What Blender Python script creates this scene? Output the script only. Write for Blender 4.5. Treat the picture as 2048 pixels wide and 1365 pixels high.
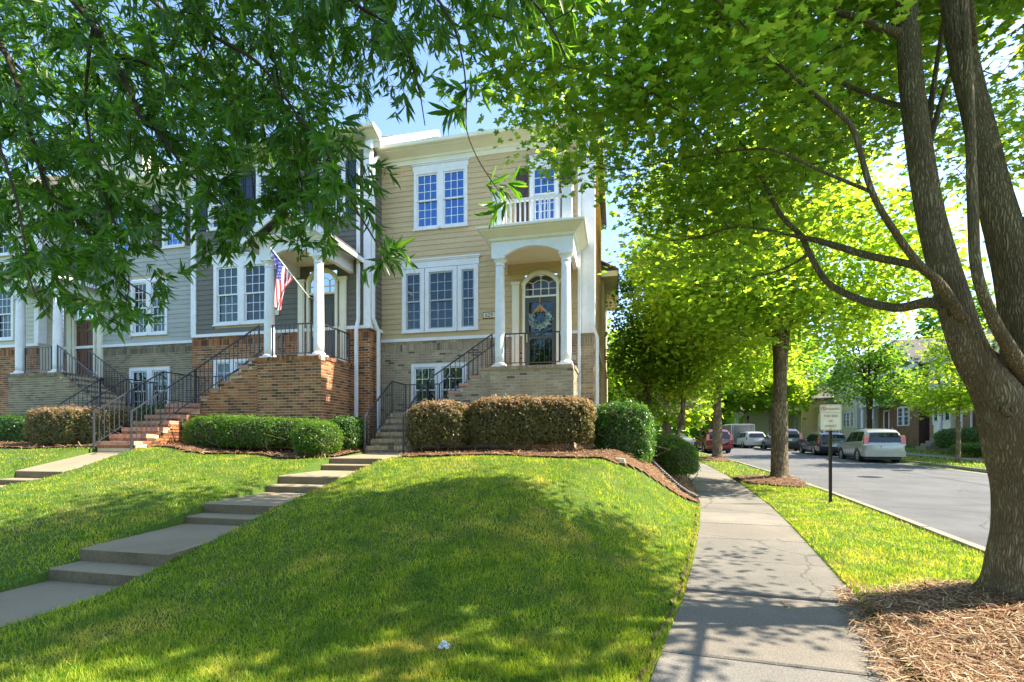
import bpy, math, random
import numpy as np
from mathutils import Vector, Matrix

for o in list(bpy.data.objects):
    bpy.data.objects.remove(o)
S = bpy.context.scene
COL = S.collection
rnd = random.Random(7)
rng = np.random.default_rng(11)
R = math.radians
PI = math.pi

# ------------------------------------------------------------ camera, sky, sun
YAW = math.atan(213 / 960)
cam = bpy.data.cameras.new('camera')
cam.sensor_width = 36.0
cam.lens = 36.0 * 960 / 2048
cam.shift_y = 0.0974
cam.clip_start = 0.05
cam.clip_end = 3000
camo = bpy.data.objects.new('camera', cam)
camo.location = (0, 0, 1.45)
camo.rotation_euler = (R(90), 0, YAW)
COL.objects.link(camo)
S.camera = camo

SUN_EL, SUN_AZ = R(47), R(12)            # azimuth from +X towards +Y
sd = Vector((math.cos(SUN_EL) * math.cos(SUN_AZ), math.cos(SUN_EL) * math.sin(SUN_AZ), math.sin(SUN_EL)))
w = bpy.data.worlds.new('World')
S.world = w
w.use_nodes = True
nt = w.node_tree
bg = nt.nodes['Background']
sky = nt.nodes.new('ShaderNodeTexSky')
sky.sky_type = 'NISHITA'
sky.sun_disc = False
sky.sun_elevation = SUN_EL
sky.sun_rotation = R(90) - SUN_AZ
sky.air_density = 1.0
sky.dust_density = 0.7
sky.ozone_density = 3.0
nt.links.new(sky.outputs[0], bg.inputs[0])
bg.inputs[1].default_value = 0.14
sl = bpy.data.lights.new('sun', 'SUN')
sl.energy = 4.8
sl.angle = R(0.53)
sl.color = (1.0, 0.90, 0.74)
so = bpy.data.objects.new('sun', sl)
so.rotation_euler = (-sd).to_track_quat('-Z', 'Y').to_euler()
so.location = (30, 20, 30)
COL.objects.link(so)
S.view_settings.view_transform = 'Standard'
S.view_settings.look = 'None'
S.view_settings.gamma = 1.0
S.view_settings.use_curve_mapping = False
S.view_settings.exposure = 1.82
S.cycles.max_bounces = 8
S.cycles.transparent_max_bounces = 12
S.cycles.use_denoising = True

# ------------------------------------------------------------ materials
def newmat(name):
    m = bpy.data.materials.new(name)
    m.use_nodes = True
    n = m.node_tree
    for x in list(n.nodes):
        n.nodes.remove(x)
    out = n.nodes.new('ShaderNodeOutputMaterial')
    return m, n, out

def N(n, t, **kw):
    x = n.nodes.new(t)
    for k, v in kw.items():
        setattr(x, k, v)
    return x

def ramp(n, cols, const=False, pos=None):
    r = n.nodes.new('ShaderNodeValToRGB')
    cr = r.color_ramp
    cr.interpolation = 'CONSTANT' if const else 'LINEAR'
    k = len(cols)
    while len(cr.elements) < k:
        cr.elements.new(0.5)
    for i, c in enumerate(cols):
        p = pos[i] if pos else (i / k if const else i / max(1, k - 1))
        cr.elements[i].position = p
        cr.elements[i].color = (*c, 1)
    return r

def rand_value(n):
    g = N(n, 'ShaderNodeNewGeometry')
    oi = N(n, 'ShaderNodeObjectInfo')
    a = N(n, 'ShaderNodeMath', operation='ADD')
    n.links.new(g.outputs['Random Per Island'], a.inputs[0])
    n.links.new(oi.outputs['Random'], a.inputs[1])
    f = N(n, 'ShaderNodeMath', operation='FRACT')
    n.links.new(a.outputs[0], f.inputs[0])
    return f.outputs[0]

def noise(n, scale, detail=4, rough=0.55, vec=None, dist=0.0):
    t = N(n, 'ShaderNodeTexNoise')
    t.inputs['Scale'].default_value = scale
    t.inputs['Detail'].default_value = detail
    t.inputs['Roughness'].default_value = rough
    t.inputs['Distortion'].default_value = dist
    n.links.new(vec if vec else wpos(n), t.inputs['Vector'])
    return t.outputs[0]

def wpos(n):
    g = N(n, 'ShaderNodeNewGeometry')
    return g.outputs['Position']

def mixc(n, a, b, fac, mode='MIX'):
    m = N(n, 'ShaderNodeMix', data_type='RGBA', blend_type=mode)
    for s, v in ((m.inputs[0], fac), (m.inputs[6], a), (m.inputs[7], b)):
        if isinstance(v, (int, float)):
            s.default_value = v
        elif isinstance(v, tuple):
            s.default_value = (*v, 1)
        else:
            n.links.new(v, s)
    return m.outputs[2]

def mat(name, cols, scale=3.0, rough=0.6, bump=0.0, bscale=60.0, spec=0.35, metal=0.0, island=None, fine=None, coat=0.0, stretch=None):
    """noise-mottled surface; island = list of colours picked per loose piece; fine = (scale, dark, amount)"""
    m, n, out = newmat(name)
    p = N(n, 'ShaderNodeBsdfPrincipled')
    vec = None
    if stretch:
        mp = N(n, 'ShaderNodeMapping')
        mp.inputs['Scale'].default_value = stretch
        n.links.new(wpos(n), mp.inputs['Vector'])
        vec = mp.outputs[0]
    r = ramp(n, cols, pos=None if len(cols) != 2 else [0.3, 0.7])
    n.links.new(noise(n, scale, vec=vec), r.inputs[0])
    c = r.outputs[0]
    if island:
        ri = ramp(n, island, const=True)
        n.links.new(rand_value(n), ri.inputs[0])
        c = mixc(n, ri.outputs[0], c, 0.85, 'MULTIPLY')
    if fine:
        rf = ramp(n, [(fine[1],) * 3, (1, 1, 1)], pos=[0.35, 0.62])
        n.links.new(noise(n, fine[0], 3), rf.inputs[0])
        c = mixc(n, c, rf.outputs[0], fine[2], 'MULTIPLY')
    n.links.new(c, p.inputs['Base Color'])
    p.inputs['Roughness'].default_value = rough
    p.inputs['Specular IOR Level'].default_value = spec
    p.inputs['Metallic'].default_value = metal
    p.inputs['Coat Weight'].default_value = coat
    p.inputs['Coat Roughness'].default_value = 0.05
    if bump:
        b = N(n, 'ShaderNodeBump')
        b.inputs['Strength'].default_value = min(1, bump)
        b.inputs['Distance'].default_value = 0.01
        n.links.new(noise(n, bscale, 5, vec=vec), b.inputs['Height'])
        n.links.new(b.outputs[0], p.inputs['Normal'])
    n.links.new(p.outputs[0], out.inputs[0])
    return m

def leafmat(name, cols, trans, tw=0.45, rough=0.45, wn=None):
    m, n, out = newmat(name)
    rv = rand_value(n)
    r = ramp(n, cols)
    n.links.new(rv, r.inputs[0])
    c = r.outputs[0]
    big = ramp(n, [(0.6, 0.62, 0.6), (1.25, 1.2, 1.1)], pos=[0.3, 0.7])
    n.links.new(noise(n, wn or 1.1, 3), big.inputs[0])
    c = mixc(n, c, big.outputs[0], 1.0, 'MULTIPLY')
    p = N(n, 'ShaderNodeBsdfPrincipled')
    n.links.new(c, p.inputs['Base Color'])
    p.inputs['Roughness'].default_value = rough
    p.inputs['Specular IOR Level'].default_value = 0.35
    t = N(n, 'ShaderNodeBsdfTranslucent')
    rt = ramp(n, trans)
    n.links.new(rv, rt.inputs[0])
    n.links.new(rt.outputs[0], t.inputs[0])
    mx = N(n, 'ShaderNodeMixShader')
    mx.inputs[0].default_value = tw
    n.links.new(p.outputs[0], mx.inputs[1])
    n.links.new(t.outputs[0], mx.inputs[2])
    n.links.new(mx.outputs[0], out.inputs[0])
    return m

def glassmat(name, tint, refl=0.5, gc=(0.80, 0.92, 1.0)):
    m, n, out = newmat(name)
    g = N(n, 'ShaderNodeBsdfGlossy')
    g.inputs['Roughness'].default_value = 0.015
    g.inputs['Color'].default_value = (*gc, 1)
    b = N(n, 'ShaderNodeBump')
    b.inputs['Strength'].default_value = 0.12
    b.inputs['Distance'].default_value = 0.02
    n.links.new(noise(n, 1.7, 2), b.inputs['Height'])
    n.links.new(b.outputs[0], g.inputs['Normal'])
    t = N(n, 'ShaderNodeBsdfTransparent')
    t.inputs[0].default_value = (*tint, 1)
    mx = N(n, 'ShaderNodeMixShader')
    lw = N(n, 'ShaderNodeLayerWeight')
    lw.inputs[0].default_value = 0.3
    mp = N(n, 'ShaderNodeMapRange')
    mp.inputs[3].default_value = refl * 0.7
    mp.inputs[4].default_value = min(1, refl * 1.7)
    n.links.new(lw.outputs['Fresnel'], mp.inputs[0])
    n.links.new(mp.outputs[0], mx.inputs[0])
    n.links.new(t.outputs[0], mx.inputs[1])
    n.links.new(g.outputs[0], mx.inputs[2])
    n.links.new(mx.outputs[0], out.inputs[0])
    return m

M = {}
M['white'] = mat('white_paint', [(0.70, 0.71, 0.72), (0.80, 0.80, 0.80)], 2.0, 0.45, 0.15, 30, fine=(9, 0.9, 0.6))
M['cream'] = mat('cream_trim', [(0.70, 0.67, 0.52), (0.78, 0.75, 0.60)], 2.0, 0.5, 0.1, 30)
M['tan'] = mat('tan_siding', [(0.52, 0.385, 0.205), (0.59, 0.445, 0.245)], 0.9, 0.6, 0.35, 40, fine=(14, 0.86, 0.5), stretch=(1, 1, 6))
M['gray'] = mat('dark_gray_siding', [(0.125, 0.117, 0.090), (0.160, 0.150, 0.118)], 0.9, 0.6, 0.35, 40, fine=(14, 0.86, 0.5), stretch=(1, 1, 6))
M['lgray'] = mat('light_gray_siding', [(0.34, 0.345, 0.315), (0.42, 0.425, 0.385)], 0.9, 0.6, 0.3, 40, fine=(14, 0.88, 0.5), stretch=(1, 1, 6))
M['offwhite'] = mat('cream_siding', [(0.52, 0.50, 0.40), (0.60, 0.57, 0.46)], 0.9, 0.6, 0.3, 40, fine=(14, 0.88, 0.5))
M['mortar'] = mat('light_mortar', [(0.46, 0.42, 0.33), (0.56, 0.51, 0.41)], 6, 0.9, 0.5, 120)
M['mortar_d'] = mat('sandy_mortar', [(0.50, 0.41, 0.27), (0.60, 0.50, 0.34)], 6, 0.9, 0.5, 120)
M['brick_t'] = mat('tan_brick', [(0.72, 0.70, 0.68), (1.05, 1.03, 1.0)], 1.6, 0.85, 0.6, 90,
                   island=[(0.42, 0.32, 0.20), (0.49, 0.385, 0.25), (0.44, 0.335, 0.22), (0.36, 0.275, 0.18), (0.47, 0.37, 0.25), (0.53, 0.43, 0.29), (0.40, 0.315, 0.21), (0.45, 0.35, 0.23), (0.38, 0.30, 0.20), (0.48, 0.38, 0.26), (0.43, 0.34, 0.225), (0.17, 0.13, 0.095)], fine=(35, 0.75, 0.7))
M['brick_r'] = mat('red_brick', [(0.75, 0.72, 0.70), (1.1, 1.05, 1.0)], 1.6, 0.85, 0.6, 90,
                   island=[(0.34, 0.135, 0.055), (0.40, 0.175, 0.07), (0.29, 0.11, 0.05), (0.44, 0.215, 0.09), (0.22, 0.09, 0.045), (0.37, 0.15, 0.06), (0.12, 0.06, 0.035)], fine=(35, 0.72, 0.7))
M['brick_g'] = mat('gray_brown_brick', [(0.75, 0.74, 0.72), (1.05, 1.03, 1.0)], 1.6, 0.85, 0.6, 90,
                   island=[(0.25, 0.20, 0.13), (0.30, 0.245, 0.165), (0.22, 0.175, 0.12), (0.32, 0.265, 0.18), (0.17, 0.14, 0.10), (0.27, 0.215, 0.15)], fine=(35, 0.75, 0.7))
M['terra'] = mat('terracotta_tread', [(0.34, 0.12, 0.05), (0.47, 0.18, 0.075)], 2.5, 0.8, 0.5, 80,
                 island=[(1, 1, 1), (0.85, 0.82, 0.8), (1.1, 1.0, 0.95), (0.95, 0.9, 0.9)], fine=(30, 0.8, 0.6))
M['conc'] = mat('path_concrete', [(0.19, 0.15, 0.088), (0.28, 0.225, 0.14), (0.33, 0.27, 0.175)], 1.3, 0.85, 0.5, 150, fine=(60, 0.78, 0.7))
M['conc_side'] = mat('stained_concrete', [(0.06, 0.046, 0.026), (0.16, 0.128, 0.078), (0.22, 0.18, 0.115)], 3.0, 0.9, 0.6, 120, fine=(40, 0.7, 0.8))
M['walk'] = mat('sidewalk_concrete', [(0.050, 0.037, 0.018), (0.098, 0.076, 0.041), (0.140, 0.112, 0.064)], 1.2, 0.88, 0.7, 170, fine=(75, 0.6, 0.9), island=[(1, 1, 1), (.88, .88, .86), (1.08, 1.06, 1.02), (.95, .94, .9), (1.0, .96, .9)])
M['asphalt'] = mat('asphalt', [(0.075, 0.077, 0.080), (0.125, 0.126, 0.129), (0.095, 0.097, 0.10)], 0.5, 0.85, 0.8, 200, fine=(90, 0.7, 0.8))
def add_cracks(m):
    n = m.node_tree
    p = [x for x in n.nodes if x.type == 'BSDF_PRINCIPLED'][0]
    src = p.inputs['Base Color'].links[0].from_socket
    nd = N(n, 'ShaderNodeTexNoise'); nd.inputs['Scale'].default_value = 1.3; nd.inputs['Detail'].default_value = 6
    n.links.new(wpos(n), nd.inputs['Vector'])
    ad = N(n, 'ShaderNodeVectorMath', operation='MULTIPLY_ADD')
    n.links.new(nd.outputs[1], ad.inputs[0]); ad.inputs[1].default_value = (.9, .9, 0); n.links.new(wpos(n), ad.inputs[2])
    v = N(n, 'ShaderNodeTexVoronoi', feature='DISTANCE_TO_EDGE'); v.inputs['Scale'].default_value = .33
    n.links.new(ad.outputs[0], v.inputs['Vector'])
    r = ramp(n, [(.5, .5, .5), (1, 1, 1)], pos=[.0, .007])
    n.links.new(v.outputs['Distance'], r.inputs[0])
    st = ramp(n, [(.72, .72, .74), (1.06, 1.05, 1.03)], pos=[.42, .6])
    n.links.new(noise(n, .45, 5, .7), st.inputs[0])
    c = mixc(n, src, r.outputs[0], 1.0, 'MULTIPLY')
    c = mixc(n, c, st.outputs[0], .7, 'MULTIPLY')
    n.links.new(c, p.inputs['Base Color'])
add_cracks(M['asphalt'])
add_cracks(M['walk'])
M['kerb'] = mat('kerb_concrete', [(0.20, 0.175, 0.13), (0.30, 0.27, 0.21)], 1.5, 0.85, 0.4, 150, fine=(70, 0.75, 0.8))
M['iron'] = mat('black_iron', [(0.02, 0.022, 0.027), (0.035, 0.038, 0.045)], 8, 0.38, 0.1, 80, spec=0.6)
M['roof'] = mat('shingle_roof', [(0.10, 0.085, 0.075), (0.17, 0.15, 0.13)], 5, 0.9, 0.6, 60, fine=(18, 0.6, 0.8))
M['glass'] = glassmat('window_glass', (0.46, 0.54, 0.49), 0.065)
M['glass_up'] = glassmat('sky_tinted_glass', (0.10, 0.25, 0.50), 0.34, (0.30, 0.60, 1.0))  # blue of the reflected sky is put into the glass colours
M['glass_car'] = glassmat('car_glass', (0.10, 0.13, 0.15), 0.5)
M['dark'] = mat('dark_room', [(0.012, 0.013, 0.015), (0.03, 0.03, 0.03)], 2, 0.9)  # near-black colour stands in for the shade of unlit interiors
M['blind'] = mat('room_shaded_blind', [(0.17, 0.18, 0.175), (0.23, 0.24, 0.235)], 3, 0.7)  # slat colour darkened to stand in for the dimness of the room
M['curtain'] = mat('net_curtain', [(0.42, 0.46, 0.40), (0.6, 0.64, 0.58)], 3, 0.8)
M['sashgray'] = mat('blue_gray_sash', [(0.33, 0.37, 0.42), (0.42, 0.46, 0.51)], 3, 0.5)
M['door_d'] = mat('charcoal_door_paint', [(0.06, 0.066, 0.06), (0.085, 0.092, 0.083)], 3, 0.45)
M['door_b'] = mat('brown_wood_door', [(0.085, 0.035, 0.018), (0.13, 0.055, 0.03)], 4, 0.45, stretch=(1, 1, 0.2))
M['navy'] = mat('navy_shutter_paint', [(0.012, 0.018, 0.045), (0.02, 0.03, 0.07)], 3, 0.45)
M['brown'] = mat('brown_shutter_paint', [(0.055, 0.032, 0.024), (0.08, 0.048, 0.036)], 3, 0.5)
M['brass'] = mat('brass', [(0.5, 0.36, 0.14), (0.6, 0.45, 0.2)], 9, 0.3, metal=0.9)
M['soil'] = mat('lawn_soil', [(0.04, 0.085, 0.008), (0.065, 0.12, 0.012), (0.12, 0.13, 0.03)], 1.7, 1.0, 0.9, 60, fine=(40, 0.5, 0.9))
M['mulch'] = mat('pine_straw_mulch', [(0.07, 0.032, 0.014), (0.15, 0.075, 0.035), (0.24, 0.135, 0.07)], 4.5, 0.95, 1.0, 70, fine=(45, 0.45, 0.9))
M['needle'] = mat('pine_needles', [(0.8, 0.8, 0.8), (1.1, 1.1, 1.1)], 4, 0.7,
                  island=[(0.22, 0.115, 0.045), (0.30, 0.18, 0.08), (0.13, 0.055, 0.022), (0.38, 0.26, 0.14), (0.20, 0.09, 0.034), (0.46, 0.35, 0.21), (0.16, 0.07, 0.028), (0.27, 0.14, 0.055)])
def barkmat(name, cols, sc, zs, plate):
    m, n, out = newmat(name)
    mp = N(n, 'ShaderNodeMapping')
    mp.inputs['Scale'].default_value = (1, 1, zs)
    nd = N(n, 'ShaderNodeTexNoise')
    nd.inputs['Scale'].default_value = 6
    n.links.new(wpos(n), nd.inputs['Vector'])
    ad = N(n, 'ShaderNodeVectorMath', operation='MULTIPLY_ADD')
    n.links.new(nd.outputs[1], ad.inputs[0])
    ad.inputs[1].default_value = (.06, .06, .25)
    n.links.new(wpos(n), ad.inputs[2])
    n.links.new(ad.outputs[0], mp.inputs['Vector'])
    v = N(n, 'ShaderNodeTexVoronoi', feature='DISTANCE_TO_EDGE')
    v.inputs['Scale'].default_value = sc
    n.links.new(mp.outputs[0], v.inputs['Vector'])
    crack = ramp(n, [(0, 0, 0), (1, 1, 1)], pos=[0.02, plate])
    n.links.new(v.outputs['Distance'], crack.inputs[0])
    r = ramp(n, cols)
    n.links.new(noise(n, sc * .9, 6, .7, vec=mp.outputs[0]), r.inputs[0])
    big = ramp(n, [(.45, .42, .40), (1.25, 1.2, 1.1)], pos=[.32, .68])
    n.links.new(noise(n, 3.2, 4), big.inputs[0])
    c = mixc(n, r.outputs[0], big.outputs[0], 1.0, 'MULTIPLY')
    c = mixc(n, (cols[0][0] * .8, cols[0][1] * .8, cols[0][2] * .8), c, crack.outputs[0])
    lich = ramp(n, [(0, 0, 0), (1, 1, 1)], pos=[.60, .68])
    n.links.new(noise(n, 9, 5, .7), lich.inputs[0])
    lf = N(n, 'ShaderNodeMath', operation='MULTIPLY')
    n.links.new(lich.outputs[0], lf.inputs[0]); lf.inputs[1].default_value = .35
    c = mixc(n, c, (.22, .25, .13), lf.outputs[0])
    p = N(n, 'ShaderNodeBsdfPrincipled')
    n.links.new(c, p.inputs['Base Color'])
    p.inputs['Roughness'].default_value = .92
    p.inputs['Specular IOR Level'].default_value = .12
    b = N(n, 'ShaderNodeBump')
    b.inputs['Strength'].default_value = 1.0
    b.inputs['Distance'].default_value = .012
    hm = N(n, 'ShaderNodeMath', operation='MULTIPLY_ADD')
    n.links.new(noise(n, sc * 2.2, 4, .7, vec=mp.outputs[0]), hm.inputs[0]); hm.inputs[1].default_value = .5
    n.links.new(crack.outputs[0], hm.inputs[2])
    n.links.new(hm.outputs[0], b.inputs['Height'])
    n.links.new(b.outputs[0], p.inputs['Normal'])
    n.links.new(p.outputs[0], out.inputs[0])
    return m
M['bark'] = barkmat('ridged_bark', [(0.13, 0.098, 0.05), (0.28, 0.22, 0.125), (0.42, 0.35, 0.22), (0.54, 0.46, 0.31)], 60, .09, .42)
M['bark2'] = barkmat('scaly_gray_bark', [(0.12, 0.088, 0.052), (0.26, 0.20, 0.13), (0.38, 0.32, 0.225), (0.48, 0.42, 0.32)], 26, .13, .30)
M['twig'] = mat('dark_twig', [(0.035, 0.022, 0.015), (0.07, 0.045, 0.03)], 9, 0.85, spec=0.15)
M['oakleaf'] = leafmat('willow_oak_leaf', [(0.028, 0.085, 0.010), (0.046, 0.12, 0.014), (0.075, 0.17, 0.02), (0.04, 0.10, 0.014)],
                       [(0.10, 0.30, 0.012), (0.18, 0.44, 0.02), (0.32, 0.6, 0.03)], 0.40, 0.36)
M['maple'] = leafmat('maple_leaf', [(0.045, 0.115, 0.014), (0.085, 0.17, 0.018), (0.12, 0.20, 0.02), (0.04, 0.10, 0.018)],
                     [(0.18, 0.40, 0.02), (0.38, 0.60, 0.03), (0.64, 0.76, 0.05), (0.28, 0.50, 0.03)], 0.6, 0.5)
M['treeleaf'] = leafmat('street_tree_leaf', [(0.06, 0.14, 0.014), (0.10, 0.20, 0.02), (0.15, 0.24, 0.025)],
                        [(0.34, 0.58, 0.02), (0.55, 0.75, 0.04), (0.72, 0.84, 0.06)], 0.6, 0.5)
M['darkleaf'] = leafmat('dark_tree_leaf', [(0.04, 0.10, 0.02), (0.06, 0.135, 0.022), (0.085, 0.17, 0.025)],
                        [(0.16, 0.40, 0.03), (0.28, 0.52, 0.03), (0.42, 0.62, 0.04)], 0.5, 0.45)
M['box'] = leafmat('boxwood_leaf', [(0.03, 0.075, 0.012), (0.055, 0.125, 0.018), (0.085, 0.17, 0.022), (0.04, 0.085, 0.02)],
                   [(0.2, 0.42, 0.02), (0.34, 0.55, 0.03)], 0.4, 0.35, 3)
M['laurel'] = leafmat('glossy_hedge_leaf', [(0.026, 0.075, 0.016), (0.045, 0.11, 0.02), (0.07, 0.15, 0.025)],
                      [(0.12, 0.32, 0.03), (0.2, 0.42, 0.03)], 0.35, 0.34, 3)
M['loro'] = leafmat('bronze_shrub_leaf', [(0.075, 0.12, 0.03), (0.12, 0.14, 0.04), (0.19, 0.14, 0.06), (0.07, 0.115, 0.03), (0.20, 0.15, 0.08), (0.11, 0.15, 0.04)],
                    [(0.4, 0.38, 0.08), (0.55, 0.32, 0.14)], 0.36, 0.5, 3)
M['loro_new'] = leafmat('bronze_new_growth', [(0.19, 0.12, 0.07), (0.27, 0.16, 0.11), (0.33, 0.23, 0.16), (0.15, 0.15, 0.06)], [(0.6, 0.4, 0.15), (0.65, 0.35, 0.18)], 0.35, 0.5, 3)
M['pinkflower'] = leafmat('faded_pink_blossom', [(0.35, 0.22, 0.20), (0.5, 0.32, 0.30)], [(0.5, 0.3, 0.28), (0.6, 0.4, 0.35)], 0.4)
M['core'] = mat('shrub_inner_twigs', [(0.03, 0.03, 0.014), (0.075, 0.065, 0.035)], 12, 0.95, 1.0, 50)
M['grass'] = None

def flat(name, c, rough=0.5, metal=0.0, spec=0.4, coat=0.0):
    return mat(name, [tuple(v * 0.94 for v in c), tuple(min(1, v * 1.05) for v in c)], 4, rough, metal=metal, spec=spec, coat=coat)
M['tyre'] = flat('tyre_rubber', (0.018, 0.018, 0.018), 0.85)
M['rim'] = flat('alloy_rim', (0.45, 0.46, 0.47), 0.35, 0.7)
M['redlamp'] = flat('red_tail_lamp', (0.55, 0.02, 0.02), 0.15, coat=1)
M['amber'] = flat('amber_lamp', (0.75, 0.22, 0.04), 0.2, coat=1)
M['clearlamp'] = flat('clear_lamp', (0.75, 0.75, 0.74), 0.15, coat=1)
M['plate'] = flat('number_plate_white', (0.7, 0.71, 0.72), 0.5)
M['blackplastic'] = flat('black_plastic', (0.02, 0.02, 0.022), 0.5)
M['signface'] = mat('faded_cream_sign', [(0.60, 0.56, 0.38), (0.70, 0.67, 0.50)], 6, 0.5)
M['signred'] = flat('faded_red_print', (0.42, 0.16, 0.10), 0.6)
M['galv'] = mat('dark_perforated_steel', [(0.05, 0.042, 0.036), (0.09, 0.07, 0.055)], 12, 0.6, metal=0.3)
M['red'] = flat('flag_red', (0.55, 0.03, 0.035), 0.75)
M['flagwhite'] = flat('flag_white', (0.8, 0.79, 0.78), 0.75)
M['flagblue'] = flat('flag_blue', (0.035, 0.05, 0.25), 0.75)
M['wreath'] = leafmat('pale_blue_wreath_leaf', [(0.16, 0.36, 0.42), (0.28, 0.52, 0.58), (0.60, 0.70, 0.62), (0.07, 0.17, 0.24)],
                      [(0.4, 0.5, 0.5), (0.5, 0.6, 0.6)], 0.2, 0.5, 9)
M['burlap'] = flat('burlap_bow', (0.45, 0.28, 0.11), 0.8)
M['pipe'] = mat('black_drain_pipe', [(0.02, 0.02, 0.024), (0.05, 0.055, 0.06)], 9, 0.5, 0.5, 60)
M['stone'] = mat('pale_stone', [(0.5, 0.46, 0.38), (0.62, 0.57, 0.48)], 8, 0.9, 0.6, 60)
M['manhole'] = mat('cast_iron_cover', [(0.06, 0.06, 0.065), (0.09, 0.09, 0.095)], 20, 0.7, 0.6, 100, metal=0.3)

# ------------------------------------------------------------ mesh helpers
class MB:
    def __init__(s):
        s.v, s.f, s.mi = [], [], []
    def poly(s, pts, m=0):
        b = len(s.v)
        s.v += [tuple(p) for p in pts]
        s.f.append(tuple(range(b, b + len(pts))))
        s.mi.append(m)
        return s
    def box(s, x0, x1, y0, y1, z0, z1, m=0):
        b = len(s.v)
        s.v += [(x0, y0, z0), (x1, y0, z0), (x1, y1, z0), (x0, y1, z0), (x0, y0, z1), (x1, y0, z1), (x1, y1, z1), (x0, y1, z1)]
        s.f += [(b, b + 3, b + 2, b + 1), (b + 4, b + 5, b + 6, b + 7), (b, b + 1, b + 5, b + 4), (b + 1, b + 2, b + 6, b + 5), (b + 2, b + 3, b + 7, b + 6), (b + 3, b, b + 4, b + 7)]
        s.mi += [m] * 6
        return s
    def hexa(s, p, m=0):            # 8 corners: bottom ring then top ring
        b = len(s.v)
        s.v += [tuple(q) for q in p]
        s.f += [(b, b + 3, b + 2, b + 1), (b + 4, b + 5, b + 6, b + 7), (b, b + 1, b + 5, b + 4), (b + 1, b + 2, b + 6, b + 5), (b + 2, b + 3, b + 7, b + 6), (b + 3, b, b + 4, b + 7)]
        s.mi += [m] * 6
        return s
    def extrude(s, pts, d, m=0):    # closed polygon pts, extruded by vector d
        b = len(s.v)
        k = len(pts)
        s.v += [tuple(p) for p in pts] + [(p[0] + d[0], p[1] + d[1], p[2] + d[2]) for p in pts]
        s.f += [tuple(range(b, b + k))[::-1], tuple(range(b + k, b + 2 * k))]
        s.f += [(b + i, b + (i + 1) % k, b + k + (i + 1) % k, b + k + i) for i in range(k)]
        s.mi += [m] * (k + 2)
        return s
    def band(s, a, c, d, m=0):      # strip between polylines a and c extruded by d
        for i in range(len(a) - 1):
            s.extrude([a[i], a[i + 1], c[i + 1], c[i]], d, m)
        return s
    def tube(s, pts, rads, n=6, m=0, caps=True, jit=0.0):
        pts = [Vector(p) for p in pts]
        b = len(s.v)
        up = Vector((0.0, 0.0, 1.0))
        prev = None
        for i, p in enumerate(pts):
            t = (pts[min(i + 1, len(pts) - 1)] - pts[max(i - 1, 0)])
            if t.length < 1e-9:
                t = Vector((0, 0, 1))
            t.normalize()
            if prev is None:
                a = t.orthogonal().normalized()
            else:
                a = (prev - t * prev.dot(t))
                a = a.normalized() if a.length > 1e-6 else t.orthogonal().normalized()
            prev = a
            c = t.cross(a)
            r = rads[i] if hasattr(rads, '__len__') else rads
            for k in range(n):
                an = 2 * PI * k / n
                rr = r * (1 + (rnd.uniform(-jit, jit) if jit else 0))
                s.v.append(tuple(p + (a * math.cos(an) + c * math.sin(an)) * rr))
        for i in range(len(pts) - 1):
            for k in range(n):
                q = b + i * n
                s.f.append((q + k, q + (k + 1) % n, q + n + (k + 1) % n, q + n + k))
                s.mi.append(m)
        if caps:
            s.f.append(tuple(b + k for k in range(n))[::-1])
            e = b + (len(pts) - 1) * n
            s.f.append(tuple(e + k for k in range(n)))
            s.mi += [m, m]
        return s
    def lathe(s, cx, cy, prof, n=20, m=0):
        b = len(s.v)
        for r, z in prof:
            for k in range(n):
                an = 2 * PI * k / n
                s.v.append((cx + r * math.cos(an), cy + r * math.sin(an), z))
        for i in range(len(prof) - 1):
            for k in range(n):
                q = b + i * n
                s.f.append((q + k, q + (k + 1) % n, q + n + (k + 1) % n, q + n + k))
                s.mi.append(m)
        s.f.append(tuple(b + k for k in range(n))[::-1])
        e = b + (len(prof) - 1) * n
        s.f.append(tuple(e + k for k in range(n)))
        s.mi += [m, m]
        return s
    def build(s, name, mats, parent=None, smooth=False, off=None):
        if not isinstance(mats, (list, tuple)):
            mats = [mats]
        o3 = off if off is not None else origin(parent)
        me = bpy.data.meshes.new(name)
        me.from_pydata([(v[0] - o3[0], v[1] - o3[1], v[2] - o3[2]) for v in s.v], [], s.f)
        for q in mats:
            me.materials.append(q)
        if len(mats) > 1:
            me.polygons.foreach_set('material_index', s.mi)
        if smooth:
            me.polygons.foreach_set('use_smooth', [True] * len(s.f))
        me.update()
        return link(name, me, parent)

def origin(p):
    if p is None or p.get('_local'):
        return (0, 0, 0)
    while p.parent:
        p = p.parent
    if p.get('_local') or p.type != 'EMPTY':
        return (0, 0, 0)
    return tuple(p.location)

def link(name, data, parent=None):
    o = bpy.data.objects.new(name, data)
    COL.objects.link(o)
    if parent is not None:
        o.parent = parent
    return o

def thing(name, label, cat, loc=(0, 0, 0), rz=0.0, group=None, local=False):
    o = link(name, None)
    o.location = loc
    o.rotation_euler = (0, 0, rz)
    o.empty_display_size = 0.2
    o['label'] = label
    o['category'] = cat
    if group:
        o['group'] = group
    if local:
        o['_local'] = 1
    return o

def tag(o, label=None, cat=None, group=None, kind=None):
    for k, v in (('label', label), ('category', cat), ('group', group), ('kind', kind)):
        if v:
            o[k] = v
    return o

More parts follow.
